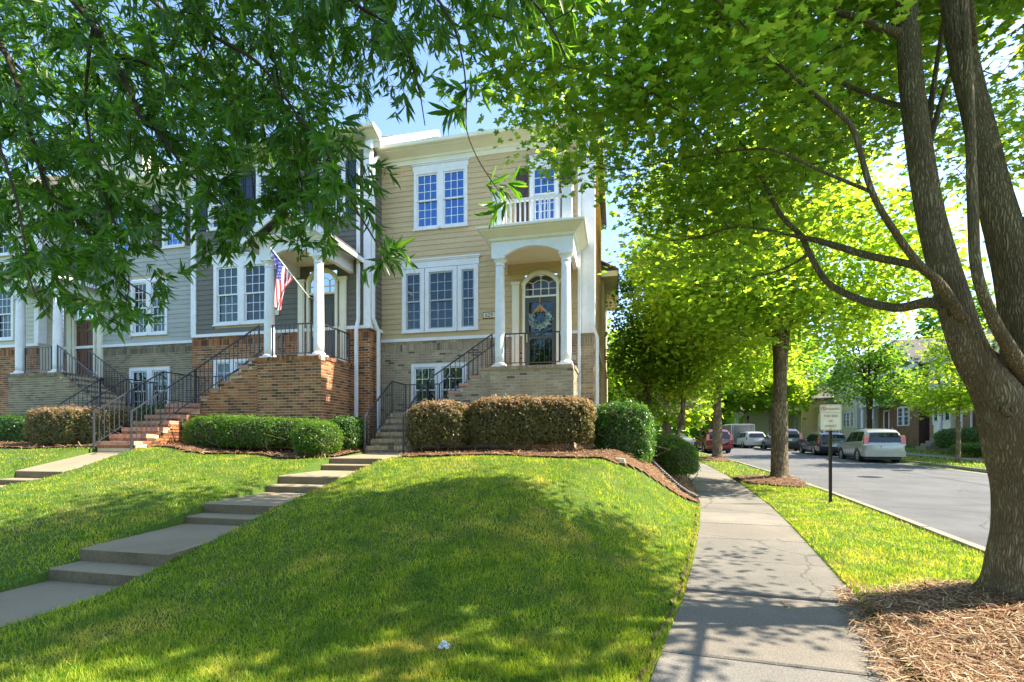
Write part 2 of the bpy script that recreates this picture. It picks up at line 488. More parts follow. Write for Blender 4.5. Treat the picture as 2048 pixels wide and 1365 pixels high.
def npmesh(name, verts, faces_k, mat_, parent=None, smooth=False):
    """verts (N,3); faces_k list of int arrays (M,k)"""
    off = origin(parent)
    verts = np.asarray(verts, dtype=np.float32) - np.array(off, dtype=np.float32)
    me = bpy.data.meshes.new(name)
    nl = sum(a.size for a in faces_k)
    npoly = sum(a.shape[0] for a in faces_k)
    me.vertices.add(len(verts))
    me.vertices.foreach_set('co', verts.ravel())
    me.loops.add(nl)
    me.polygons.add(npoly)
    li = np.concatenate([a.ravel() for a in faces_k]).astype(np.int32)
    tot = np.concatenate([np.full(a.shape[0], a.shape[1]) for a in faces_k]).astype(np.int32)
    st = np.concatenate([[0], np.cumsum(tot)[:-1]]).astype(np.int32)
    me.loops.foreach_set('vertex_index', li)
    me.polygons.foreach_set('loop_start', st)
    me.polygons.foreach_set('loop_total', tot)
    if smooth:
        me.polygons.foreach_set('use_smooth', np.ones(npoly, dtype=bool))
    me.materials.append(mat_)
    me.update(calc_edges=True)
    me.validate()
    return link(name, me, parent)

def scatter(name, tv, tf, pos, rot, scl, mat_, parent=None):
    """instances of a small template as one mesh. tv (k,3), tf list of index tuples, pos (N,3), rot (N,3,3), scl (N,)"""
    tv = np.asarray(tv, dtype=np.float64)
    n, k = len(pos), len(tv)
    V = np.einsum('nij,kj->nki', rot, tv) * scl[:, None, None] + pos[:, None, :]
    by = {}
    for f in tf:
        by.setdefault(len(f), []).append(f)
    base = (np.arange(n) * k)[:, None, None]
    F = [(np.array(fl)[None] + base).reshape(-1, L) for L, fl in by.items()]
    return npmesh(name, V.reshape(-1, 3), F, mat_, parent)

def rots(n, up=None, spread=0.5, r=None):
    """random frames: z axis near `up` (N,3) with spread, x axis random"""
    r = r or rng
    z = (np.tile([0, 0, 1.0], (n, 1)) if up is None else up) + r.normal(0, spread, (n, 3))
    z /= np.linalg.norm(z, axis=1)[:, None] + 1e-9
    a = r.normal(0, 1, (n, 3))
    x = a - (a * z).sum(1)[:, None] * z
    x /= np.linalg.norm(x, axis=1)[:, None] + 1e-9
    y = np.cross(z, x)
    return np.stack([x, y, z], axis=2)

def frames(x, up_hint):
    """frames whose x axis is given"""
    x = x / (np.linalg.norm(x, axis=1)[:, None] + 1e-9)
    z = up_hint - (up_hint * x).sum(1)[:, None] * x
    z /= np.linalg.norm(z, axis=1)[:, None] + 1e-9
    y = np.cross(z, x)
    return np.stack([x, y, z], axis=2)

# ------------------------------------------------------------ the lie of the land
def softp(t):
    return np.log1p(np.exp(np.clip(t, -40, 40)))
def zroad(Y):
    Y = np.minimum(np.asarray(Y, dtype=float), 75.0)
    return 0.025 * 3.0 * softp((Y - 15.5) / 3.0)
WY = [-60, 3.5, 4.2, 5.7, 7.3, 8.9, 10.3, 11.5, 40]
WZ = [0.0, -0.02, 0.13, 0.43, 0.73, 1.03, 1.15, 1.18, 1.3]
def zwalk(Y):
    return np.interp(Y, WY, WZ)
SWY = [-30, 0, 3.0, 3.9, 4.8, 6.8, 9.0, 11.4, 15.3, 20, 26, 34, 44, 60]
SWX = [-7.1, -0.52, 0.18, 0.40, 0.62, 1.01, 1.40, 1.79, 2.25, 2.62, 2.85, 2.7, 1.9, -1.0]
def swl(Y):
    return np.interp(Y, SWY, SWX)
KY = [-30, 0, 7.4, 10.3, 14.3, 19.5, 27, 38, 50, 65, 110]
KX = [-0.8, 3.5, 4.67, 5.1, 5.6, 6.05, 6.2, 5.9, 4.9, 2.2, -12]
def kerb(Y):
    return np.interp(Y, KY, KX)
FY = [-30, 0, 12, 22, 28, 38, 50, 65, 110]
FX = [6.6, 11.6, 13.6, 14.7, 14.9, 14.9, 14.2, 11.8, -2]
def fkerb(Y):
    return np.interp(Y, FY, FX)
TREES_V = [(3.28, 4.8, 0.9), (6.0 - 0.35, 19.6, 1.1), (5.75, 28.5, 1.1)]
WALKS = [(-5.9, -4.7, 10.5), (-12.1, -10.85, 9.2)]
def terrain(X, Y):
    X = np.asarray(X, dtype=float)
    Y = np.asarray(Y, dtype=float)
    s = swl(Y) - X
    wd = np.interp(Y, [3, 7, 10, 16], [2.6, 2.3, 1.75, 1.6])
    g = np.clip(s / wd, 0, 1)
    g = g * g * (3 - 2 * g)
    g = 0.35 * np.clip(s / wd, 0, 1) + 0.65 * g
    plateau = zwalk(Y) + 0.0 * X
    plateau = plateau + 0.20 * np.clip((-9.3 - X) / 1.0, 0, 1) * np.clip((Y - 7.2) / 1.5, 0, 1)
    bump = 0.10 * np.exp(-((X + 8.4) / 1.9) ** 2) * np.clip((Y - 3) / 3, 0, 1) * np.clip((10.2 - Y) / 2, 0, 1)
    bump += 0.10 * np.exp(-((X + 2.6) / 1.5) ** 2) * np.clip((Y - 4) / 3, 0, 1) * np.clip((9.6 - Y) / 2.5, 0, 1)
    wav = 0.012 * np.sin(X * 1.9 + Y * 0.7) + 0.012 * np.sin(X * 0.8 - Y * 2.3)
    zl = zroad(Y) * (1 - 0.6 * g) + (plateau + bump) * g + wav * g
    zl = zl + 0.015
    # sidewalk bed
    sw = (s < 0) & (s > -1.47)
    # verge
    zv = zroad(Y) + 0.02 + 0 * X
    for tx, ty, tr in TREES_V:
        zv = zv + 0.13 * np.exp(-(((X - tx) / tr) ** 2 + ((Y - ty) / (tr * 1.1)) ** 2))
    z = np.where(s >= 0, zl, zv)
    z = np.where(sw, zroad(Y) - 0.10, z)
    rd = (X > kerb(Y) - 0.08) & (X < fkerb(Y) + 0.08)
    z = np.where(rd, zroad(Y) - 0.30, z)
    far = X >= fkerb(Y) + 0.08
    z = np.where(far, zroad(Y) + 0.03 + 0.035 * np.clip(X - fkerb(Y), 0, 12), z)
    for x0, x1, y1 in WALKS:
        m_ = (X > x0 - 0.001) & (X < x1 + 0.001) & (Y < y1) & (Y > -8)
        z = np.where(m_, z - 0.22, z)
    return z

TREES_V[1] = (5.2, 17.4, 1.15)
TREES_V[2] = (5.55, 29.5, 1.2)
# ------------------------------------------------------------ ground sheet
def axis(segs, extra=()):
    out = []
    for a, b, st in segs:
        out.append(np.arange(a, b, st))
    out = np.concatenate(out + [np.array(extra)])
    return np.unique(np.round(out, 4))
gx = axis([(-420, -60, 30), (-60, -16, 1.2), (-16, 7, 0.14), (7, 30, 1.0), (30, 80, 5), (80, 420, 34)],
          (-5.9, -5.905, -4.7, -4.695, -12.1, -12.105, -10.85, -10.845))
gy = axis([(-120, -8, 14), (-8, 0, 0.8), (0, 13, 0.14), (13, 34, 0.4), (34, 80, 2), (80, 600, 40)], (9.19, 9.21, 10.49, 10.51))
GX, GY = np.meshgrid(gx, gy)
GZ = terrain(GX, GY)
# houses stand on a levelled pad
nx, ny = len(gx), len(gy)
idx = np.arange(nx * ny).reshape(ny, nx)
F = np.stack([idx[:-1, :-1], idx[:-1, 1:], idx[1:, 1:], idx[1:, :-1]], -1).reshape(-1, 4)
g = npmesh('ground', np.stack([GX, GY, GZ], -1).reshape(-1, 3), [F], M['soil'], smooth=True)
tag(g, kind='structure')

def strip(xa, xb, ys, zf, name, m_, nx_=2):
    ts = np.linspace(0, 1, nx_)
    V = []
    for y in ys:
        for t in ts:
            x = xa(y) * (1 - t) + xb(y) * t
            V.append((x, y, float(zf(x, y))))
    F = []
    for i in range(len(ys) - 1):
        for j in range(nx_ - 1):
            q = i * nx_ + j
            F.append((q, q + 1, q + nx_ + 1, q + nx_))
    return npmesh(name, V, [np.array(F)], m_, smooth=True)
ry = np.concatenate([np.arange(-30, 0, 3), np.arange(0, 60, 0.8), np.arange(60, 111, 3)])
road = strip(lambda y: float(kerb(y)) + 0.0, lambda y: float(fkerb(y)) - 0.0, ry,
             lambda x, y: zroad(y) - 0.10 + 0.05 * math.sin(PI * min(1, max(0, (x - float(kerb(y))) / 9))), 'road', M['asphalt'], 9)
tag(road, kind='structure')
# asphalt seam running along the middle of the road, a shallow filled groove
seam = strip(lambda y: float(kerb(y)) + 5.4, lambda y: float(kerb(y)) + 5.44, ry[8:60],
             lambda x, y: zroad(y) - 0.10 + 0.05 * math.sin(PI * 5.42 / 9) + 0.006, 'road_seam', flat('tar_seam', (0.05, 0.05, 0.055), 0.7))
tag(seam, kind='structure')

# kerbs: one cast section every 3 m
def kerb_line(name, fx, side, y0, y1):
    root = link(name, None)
    tag(root, kind='structure')
    y = y0
    while y < y1:
        ye = y + 2.96
        mb = MB()
        ns = 4
        prof = [(0.0, -0.25), (0.0, 0.045), (0.012, 0.062), (0.13, 0.066), (0.145, 0.05), (0.16, -0.04), (0.17, -0.075), (0.46, -0.088), (0.46, -0.25)]
        for i in range(ns):
            ya, yb = y + (ye - y) * i / ns, y + (ye - y) * (i + 1) / ns
            pa = [(float(fx(ya)) + side * (-0.16 + u), ya, float(zroad(ya)) + z_) for u, z_ in prof]
            pb = [(float(fx(yb)) + side * (-0.16 + u), yb, float(zroad(yb)) + z_) for u, z_ in prof]
            b = len(mb.v)
            k = len(prof)
            mb.v += pa + pb
            for j in range(k - 1):
                mb.f.append((b + j, b + j + 1, b + k + j + 1, b + k + j) if side > 0 else (b + j + 1, b + j, b + k + j, b + k + j + 1))
                mb.mi.append(0)
            if i == 0:
                mb.f.append(tuple(b + j for j in range(k))); mb.mi.append(0)
            if i == ns - 1:
                mb.f.append(tuple(b + k + j for j in range(k))); mb.mi.append(0)
        mb.build('kerb_section', M['kerb'], root)
        y += 3.0
kerb_line('kerb', kerb, 1, -3, 57)
kerb_line('kerb', fkerb, -1, 0, 60)

# sidewalk slabs, each its own cast piece
sw = link('sidewalk', None)
tag(sw, kind='structure')
joints = [-1.9, -0.5, 0.85, 2.15, 3.42, 4.86]
while joints[-1] < 46:
    joints.append(joints[-1] + 1.37)
for i in range(len(joints) - 1):
    ya, yb = joints[i] + 0.010, joints[i + 1] - 0.010
    mb = MB()
    lift = 0.028 if abs(joints[i] - 4.86) < 0.01 else rnd.uniform(-0.004, 0.004)
    lf = 0.004 if lift > 0.02 else lift
    x0, x1 = float(swl(ya)), float(swl(yb))
    za, zb = float(zroad(ya)) + lift, float(zroad(yb)) + lf
    sk = 0.05
    W = 1.46
    e = 0.012
    mb.hexa([(x0, ya + sk, za - 0.13), (x0 + W, ya - sk, za - 0.13), (x1 + W, yb - sk, zb - 0.13), (x1, yb + sk, zb - 0.13),
             (x0, ya + sk, za - e), (x0 + W, ya - sk, za - e), (x1 + W, yb - sk, zb - e), (x1, yb + sk, zb - e)])
    mb.hexa([(x0, ya + sk, za - e), (x0 + W, ya - sk, za - e), (x1 + W, yb - sk, zb - e), (x1, yb + sk, zb - e),
             (x0 + e, ya + sk + e, za), (x0 + W - e, ya - sk + e, za), (x1 + W - e, yb - sk - e, zb), (x1 + e, yb + sk - e, zb)])
    mb.f.pop(0); mb.mi.pop(0)
    mb.build('slab', M['walk'], sw)
# far sidewalk
fsw = link('far_sidewalk', None)
tag(fsw, kind='structure')
y = 12.0
while y < 60:
    xa, xb = float(fkerb(y)) + 2.2, float(fkerb(y + 1.5)) + 2.2
    za, zb = float(terrain(xa + .7, y)) + 0.03, float(terrain(xb + .7, y + 1.5)) + 0.03
    MB().hexa([(xa, y, za - .1), (xa + 1.4, y, za - .1), (xb + 1.4, y + 1.49, zb - .1), (xb, y + 1.49, zb - .1),
               (xa, y, za), (xa + 1.4, y, za), (xb + 1.4, y + 1.49, zb), (xb, y + 1.49, zb)]).build('slab', M['walk'], fsw)
    y += 1.5

# the two garden paths with their pairs of steps
def garden_path(name, x0, x1, segs):
    root = link(name, None)
    tag(root, kind='structure')
    for kind_, ya, yb, z0, z1 in segs:
        mb = MB()
        e = 0.014
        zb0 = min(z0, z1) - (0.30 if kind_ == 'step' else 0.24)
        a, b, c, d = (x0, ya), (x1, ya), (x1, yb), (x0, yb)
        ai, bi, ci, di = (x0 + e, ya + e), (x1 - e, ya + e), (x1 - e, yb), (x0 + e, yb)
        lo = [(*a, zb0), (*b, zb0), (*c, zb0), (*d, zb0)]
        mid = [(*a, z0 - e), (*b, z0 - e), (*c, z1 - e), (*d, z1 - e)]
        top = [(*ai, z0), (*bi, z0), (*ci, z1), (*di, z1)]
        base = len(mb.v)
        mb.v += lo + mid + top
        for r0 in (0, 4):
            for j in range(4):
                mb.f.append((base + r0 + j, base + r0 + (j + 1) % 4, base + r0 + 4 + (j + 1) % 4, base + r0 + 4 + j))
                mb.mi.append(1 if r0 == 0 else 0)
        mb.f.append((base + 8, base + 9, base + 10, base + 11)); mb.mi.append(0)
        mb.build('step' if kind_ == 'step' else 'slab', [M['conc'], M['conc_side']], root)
    return root
garden_path('garden_path', -5.9, -4.7, [
    ('slab', -1.2, 1.35, -0.03, -0.03), ('slab', 1.36, 3.90, -0.03, -0.03),
    ('step', 3.905, 4.205, 0.10, 0.105), ('slab', 4.21, 5.545, 0.245, 0.30),
    ('step', 5.55, 5.845, 0.40, 0.405), ('slab', 5.85, 7.115, 0.545, 0.57),
    ('step', 7.12, 7.415, 0.685, 0.69), ('slab', 7.42, 8.675, 0.83, 0.85),
    ('step', 8.68, 8.965, 0.965, 0.97), ('slab', 8.97, 10.4, 1.095, 1.14)])
garden_path('garden_path', -12.1, -10.85, [
    ('slab', 3.9, 5.545, 0.245, 0.26),
    ('step', 5.55, 5.845, 0.40, 0.405), ('slab', 5.85, 7.115, 0.545, 0.57),
    ('step', 7.12, 7.415, 0.685, 0.69), ('slab', 7.42, 9.0, 0.84, 1.2)])

# ------------------------------------------------------------ pine straw beds
def bedline(X):
    X = np.asarray(X, dtype=float)
    a = np.where(X > 0, 9.5 + X * 1.0, 9.5 + 0.12 * np.sin(X * 1.7))
    a = np.where(X < -4.7, 9.15 + 0.12 * np.sin(X * 2.1) - 0.3 * np.exp(-((X + 6.9) / 0.6) ** 2), a)
    a = np.where(X < -10.8, 8.95 + 0.1 * np.sin(X * 1.3), a)
    return a
def in_bed(X, Y):
    s = swl(Y) - X
    b = (Y > bedline(X)) & (s > 0) & (Y < 40)
    s2 = X - swl(Y) - 1.47
    v = (s2 > 0) & (X < kerb(Y) - 0.16)
    b |= v & (Y < 5.05 + 0.1 * np.sin(X * 5))
    for tx, ty, tr in TREES_V[1:]:
        b |= v & (((X - tx) / 1.5) ** 2 + ((Y - ty) / (tr * 1.75)) ** 2 < 1)
    return b
def is_walk(X, Y):
    r = np.zeros(np.shape(X), bool)
    for x0, x1, y1 in WALKS:
        r |= (X > x0) & (X < x1) & (Y < y1)
    return r
def is_lawn(X, Y):
    s = swl(Y) - X
    left = (s > 0.0) & ~in_bed(X, Y) & ~is_walk(X, Y)
    v = (X > swl(Y) + 1.47) & (X < kerb(Y) - 0.15) & ~in_bed(X, Y)
    far = (X > fkerb(Y) + 0.18) & ~((X > fkerb(Y) + 2.2) & (X < fkerb(Y) + 3.6)) & (X < fkerb(Y) + 6)
    return left | v | far

bx = np.arange(-20, 7.0, 0.16)
by = np.arange(1.2, 34, 0.16)
BX, BY = np.meshgrid(bx, by)
BZ = terrain(BX, BY) + 0.03 + rng.uniform(0, 0.025, BX.shape)
inb = in_bed(BX, BY) & ~is_walk(BX, BY)
idb = np.arange(BX.size).reshape(BX.shape)
cell = inb[:-1, :-1] & inb[:-1, 1:] & inb[1:, 1:] & inb[1:, :-1]
Fb = np.stack([idb[:-1, :-1], idb[:-1, 1:], idb[1:, 1:], idb[1:, :-1]], -1)[cell]
used = np.unique(Fb)
remap = -np.ones(BX.size, int)
remap[used] = np.arange(len(used))
bed = npmesh('mulch_bed', np.stack([BX, BY, BZ], -1).reshape(-1, 3)[used], [remap[Fb]], M['mulch'], smooth=True)
tag(bed, kind='structure')

def polar(n, r0, r1, a0=-72, a1=66, pw=1.0):
    r = r0 * (r1 / r0) ** (rng.random(n) ** pw)
    a = np.radians(rng.uniform(a0, a1, n)) - YAW * 1.0
    return r * np.sin(a), r * np.cos(a), r

# needles: thin bent slips of straw
def needles(n, r0, r1, ln, a0=-72, a1=66):
    X, Y, r = polar(n, r0, r1, a0, a1)
    k = in_bed(X, Y) & ~is_walk(X, Y)
    # some straw spills over the edge of the sidewalk
    spill = (~k) & (X > swl(Y) + 1.30) & (X < swl(Y) + 1.5) & (Y < 5.2) & (rng.random(n) < 0.5)
    k |= spill
    X, Y, r = X[k], Y[k], r[k]
    Z = np.where(X > swl(Y) + 1.47, terrain(X, Y), np.maximum(terrain(X, Y), zroad(Y) - 0.02)) + 0.035 + rng.random(len(X)) * 0.035
    wd_ = (0.0009 + 0.00045 * r)
    L = ln * rng.uniform(0.5, 1.3, len(X))
    tv = [(-0.5, 0, 0), (-0.5, 1, 0), (0.0, 0, 0.10), (0.0, 1, 0.10), (0.5, 0.5, 0.0)]
    tf = [(0, 2, 3, 1), (2, 4, 5, 3), (4, 6, 5)]
    n2 = len(X)
    fr = rots(n2, None, 0.22)
    V = np.tile(np.array(tv, float), (n2, 1, 1))
    V[:, :, 1] = (V[:, :, 1] - 0.5) * (wd_ / L)[:, None] * 2
    curve = rng.normal(0, 0.35, n2)
    V[:, :, 1] += curve[:, None] * (V[:, :, 0] ** 2)
    V *= L[:, None, None]
    V = np.einsum('nij,nkj->nki', fr, V) + np.stack([X, Y, Z], -1)[:, None, :]
    base = (np.arange(n2) * 5)[:, None]
    F4 = (np.array([[0, 2, 3, 1]])[None] + base[:, :, None]).reshape(-1, 4)
    F3 = (np.array([[2, 4, 3]])[None] + base[:, :, None]).reshape(-1, 3)
    o = npmesh('pine_straw', V.reshape(-1, 3), [F4, F3], M['needle'])
    tag(o, kind='stuff')
needles(52000, 1.9, 6.5, 0.17, 20, 62)
needles(60000, 8.0, 24, 0.20)

# ------------------------------------------------------------ grass
def grassmat():
    m, n, out = newmat('lawn_grass')
    c1 = ramp(n, [(0.062, 0.155, 0.009), (0.13, 0.245, 0.013), (0.22, 0.31, 0.022), (0.37, 0.38, 0.09)])
    n.links.new(rand_value(n), c1.inputs[0])
    f = ramp(n, [(0, 0, 0), (0.75, 0.75, 0.75)], pos=[0.50, 0.68])
    n.links.new(noise(n, 1.15, 5, 0.65), f.inputs[0])
    c = mixc(n, c1.outputs[0], (0.40, 0.35, 0.11), f.outputs[0])
    f2 = ramp(n, [(0.50, 0.64, 0.55), (1.38, 1.22, 1.0)], pos=[0.32, 0.68])
    n.links.new(noise(n, 2.6, 4), f2.inputs[0])
    c = mixc(n, c, f2.outputs[0], 1.0, 'MULTIPLY')
    p = N(n, 'ShaderNodeBsdfPrincipled')
    n.links.new(c, p.inputs['Base Color'])
    p.inputs['Roughness'].default_value = 0.5
    p.inputs['Specular IOR Level'].default_value = 0.3
    t = N(n, 'ShaderNodeBsdfTranslucent')
    ct = mixc(n, c, (2.9, 2.5, 1.2), 1.0, 'MULTIPLY')
    n.links.new(ct, t.inputs[0])
    mx = N(n, 'ShaderNodeMixShader')
    mx.inputs[0].default_value = 0.42
    n.links.new(p.outputs[0], mx.inputs[1])
    n.links.new(t.outputs[0], mx.inputs[2])
    n.links.new(mx.outputs[0], out.inputs[0])
    return m
M['grass'] = grassmat()
def grass(n, r0, r1, h, a0=-72, a1=66):
    X, Y, r = polar(n, r0, r1, a0, a1)
    k = is_lawn(X, Y)
    # thin spots
    pat = np.sin(X * 2.3 + 1.1 * np.sin(Y * 1.7)) * np.sin(Y * 2.1 + 0.9 * np.sin(X * 2.9))
    k &= rng.random(n) < (0.86 + 0.14 * np.clip(pat * 2, -1, 1))
    X, Y, r = X[k], Y[k], r[k]
    n2 = len(X)
    Z = terrain(X, Y) - 0.008
    clump = 0.5 + 0.5 * np.sin(X * 9 + 3 * np.sin(Y * 4)) * np.sin(Y * 8 + 3 * np.sin(X * 5))
    H = h * (0.35 + 0.75 * clump * rng.random(n2) + 0.45 * rng.random(n2) + 0.9 * (rng.random(n2) < .03)) * (1 + 0.012 * r)
    Wd = 0.0032 + 0.00115 * r
    a = rng.uniform(0, 2 * PI, n2)
    lean = np.abs(rng.normal(0, 0.42, n2)) + 0.12
    la = rng.uniform(0, 2 * PI, n2)
    sx, sy = np.cos(a) * Wd / 2, np.sin(a) * Wd / 2
    lx, ly = np.cos(la) * lean * H, np.sin(la) * lean * H
    P0 = np.stack([X, Y, Z], -1)
    s_ = np.stack([sx, sy, 0 * sx], -1)
    mid = P0 + np.stack([lx * 0.35, ly * 0.35, H * 0.6], -1)
    tip = P0 + np.stack([lx * 1.15, ly * 1.15, H * (1.0 - 0.28 * lean)], -1)
    V = np.stack([P0 - s_, P0 + s_, tip], 1)
    F3 = np.arange(n2 * 3).reshape(-1, 3)
    o = npmesh('grass', V.reshape(-1, 3), [F3], M['grass'])
    tag(o, kind='stuff')
grass(1000000, 1.7, 17, 0.050)
grass(90000, 15, 60, 0.085, 5, 60)

# bare soil lip where the turf has been edged away from the sidewalk
ev = []
ys_ = np.arange(1.5, 11.2, .08)
V = []
for y in ys_:
    x = float(swl(y))
    z = float(zroad(y))
    wv = .035 + .02 * math.sin(y * 7.3) + .012 * math.sin(y * 23)
    V += [(x + .004, y, z - .05), (x - .02, y, z - .012 + .006 * math.sin(y * 31)), (x - .02 - wv, y, float(terrain(x - .03 - wv, y)) + .022)]
F = []
for i in range(len(ys_) - 1):
    for j in range(2):
        q = i * 3 + j
        F.append((q, q + 1, q + 4, q + 3))
o = npmesh('soil_edge', V, [np.array(F)], mat('bare_soil', [(0.07, 0.045, 0.025), (0.16, 0.11, 0.06)], 12, .95, 1.0, 90, fine=(50, .5, .9)))
tag(o, kind='structure')

# ------------------------------------------------------------ house kit
def unit_cube(name, m_):
    me = bpy.data.meshes.new(name)
    mb = MB().box(-.5, .5, -.5, .5, -.5, .5)
    me.from_pydata(mb.v, [], mb.f)
    me.materials.append(m_)
    return me
UC = {}
def ubox(name, m_, parent, x0, x1, y0, y1, z0, z1):
    """a box that shares one mesh per material: only its scale differs"""
    k = m_.name
    if k not in UC:
        UC[k] = unit_cube(name, m_)
    o = link(name, UC[k], parent)
    of = origin(parent)
    o.location = ((x0 + x1) / 2 - of[0], (y0 + y1) / 2 - of[1], (z0 + z1) / 2 - of[2])
    o.scale = (x1 - x0, y1 - y0, z1 - z0)
    return o

def clip_intervals(a, b, cuts):
    out = [(a, b)]
    for c0, c1 in cuts:
        nxt = []
        for p, q in out:
            if c1 <= p or c0 >= q:
                nxt.append((p, q))
            else:
                if c0 > p: nxt.append((p, c0))
                if c1 < q: nxt.append((c1, q))
        out = nxt
    return [(p, q) for p, q in out if q - p > 0.02]

def panel(mb, T, u0, u1, z0, z1, ops, d=0.0, m=0):
    """flat wall sheet with openings; T maps (u, depth, z) to world"""
    us = sorted(set([u0, u1] + [min(max(v, u0), u1) for o in ops for v in o[:2]]))
    zs = sorted(set([z0, z1] + [min(max(v, z0), z1) for o in ops for v in o[2:]]))
    for i in range(len(us) - 1):
        for j in range(len(zs) - 1):
            cu, cz = (us[i] + us[i + 1]) / 2, (zs[j] + zs[j + 1]) / 2
            if any(o[0] < cu < o[1] and o[2] < cz < o[3] for o in ops):
                continue
            mb.poly([T(us[i], d, zs[j]), T(us[i + 1], d, zs[j]), T(us[i + 1], d, zs[j + 1]), T(us[i], d, zs[j + 1])], m)

def TX(Y):                     # wall facing the viewer (-Y): u = X, depth into the wall = +Y
    return lambda u, d, z: (u, Y + d, z)
def TY(X):                     # wall facing +X: u = Y, depth into the wall = -X
    return lambda u, d, z: (X - d, u, z)
def tbox(mb, T, u0, u1, d0, d1, z0, z1, m=0):
    a, b = T(u0, d0, z0), T(u1, d1, z1)
    mb.box(min(a[0], b[0]), max(a[0], b[0]), min(a[1], b[1]), max(a[1], b[1]), min(a[2], b[2]), max(a[2], b[2]), m)

BL, BH, JT = 0.213, 0.0720, 0.0145
BRM = {}
def bricks(root, T, axis_, u0, u1, z0, z1, ops, m_, singles=0, keep=None, soldier=None, cap=None, name='brick'):
    """running-bond brick face; the first `singles` whole bricks are parts of their own"""
    mb = MB()
    one = []
    k = 0
    z = z1
    rows = []
    if soldier:                                    # header line, then a soldier course at the top
        if soldier > 1:
            rows.append(('h', z - 0.0677, z)); z -= 0.0677
        rows.append(('s', z - 0.205, z)); z -= 0.205
    while z > z0:
        rows.append(('r', z - BH, z)); z -= BH
    for q, (t, za, zb) in enumerate(rows):
        w_ = {'s': 0.0677, 'r': BL, 'h': 0.0677 * 1.5}[t]
        proud = {'s': 0.014, 'r': 0.006, 'h': 0.026}[t]
        cuts = [(o[0], o[1]) for o in ops if o[2] < zb - 0.01 and o[3] > za + 0.01]
        sh = (q % 2) * w_ * 0.5 if t == 'r' else 0
        for p, e in clip_intervals(u0, u1, cuts):
            n0 = math.floor((p - u0 - sh) / w_)
            n1 = math.ceil((e - u0 - sh) / w_)
            for i in range(n0, n1):
                a, b = u0 + sh + i * w_, u0 + sh + (i + 1) * w_ - JT
                full = a >= p - 1e-6 and b <= e + 1e-6
                a, b = max(a, p), min(b, e)
                if b - a < 0.02 or zb - JT < z0 + 0.01:
                    continue
                if keep and not keep((a + b) / 2, (za + zb) / 2):
                    continue
                pr = proud + rnd.uniform(-0.002, 0.003)
                if full and t == 'r' and len(one) < singles and za > z0:
                    one.append((a, b, za, zb - JT, pr))
                else:
                    tbox(mb, T, a, b, -pr, 0.01, max(za, z0), zb - JT)
    if mb.v:
        o = mb.build(name, m_, root)
        tag(o, kind='stuff')
    for a, b, za, zb, pr in one:
        p, q = T(a, -pr, za), T(b, 0.01, zb)
        ubox(name, m_, root, min(p[0], q[0]), max(p[0], q[0]), min(p[1], q[1]), max(p[1], q[1]), za, zb)
    return len(one)

WEDGE = {}
def board(root, m_, T, axis_, a, b, z, ex):
    """one lap-siding board: a wedge, thick at its lower edge"""
    k = (m_.name, axis_)
    if k not in WEDGE:
        me = bpy.data.meshes.new('board')
        if axis_ == 'X':
            pr = [(-.5, -1, 0), (-.5, 0, 0), (-.5, 0, 1.06), (-.5, -.25, 1.06)]
            mb = MB().extrude(pr, (1, 0, 0))
        else:
            pr = [(1, -.5, 0), (0, -.5, 0), (0, -.5, 1.06), (.25, -.5, 1.06)]
            mb = MB().extrude(pr, (0, 1, 0))
        me.from_pydata(mb.v, [], mb.f)
        me.materials.append(m_)
        WEDGE[k] = me
    o = link('board', WEDGE[k], root)
    of = origin(root)
    c = T((a + b) / 2, 0, z)
    o.location = (c[0] - of[0], c[1] - of[1], c[2] - of[2])
    th = 0.021
    o.scale = (b - a, th, ex) if axis_ == 'X' else (th, b - a, ex)
    return o

def siding(root, T, axis_, u0, u1, z0, z1, ops, m_, ex=0.150):
    n = int(round((z1 - z0) / ex))
    ex = (z1 - z0) / n
    for i in range(n):
        z = z0 + i * ex
        cuts = [(o[0], o[1]) for o in ops if o[2] < z + ex - 0.01 and o[3] > z + 0.01]
        for a, b in clip_intervals(u0, u1, cuts):
            board(root, m_, T, axis_, a, b, z, ex)

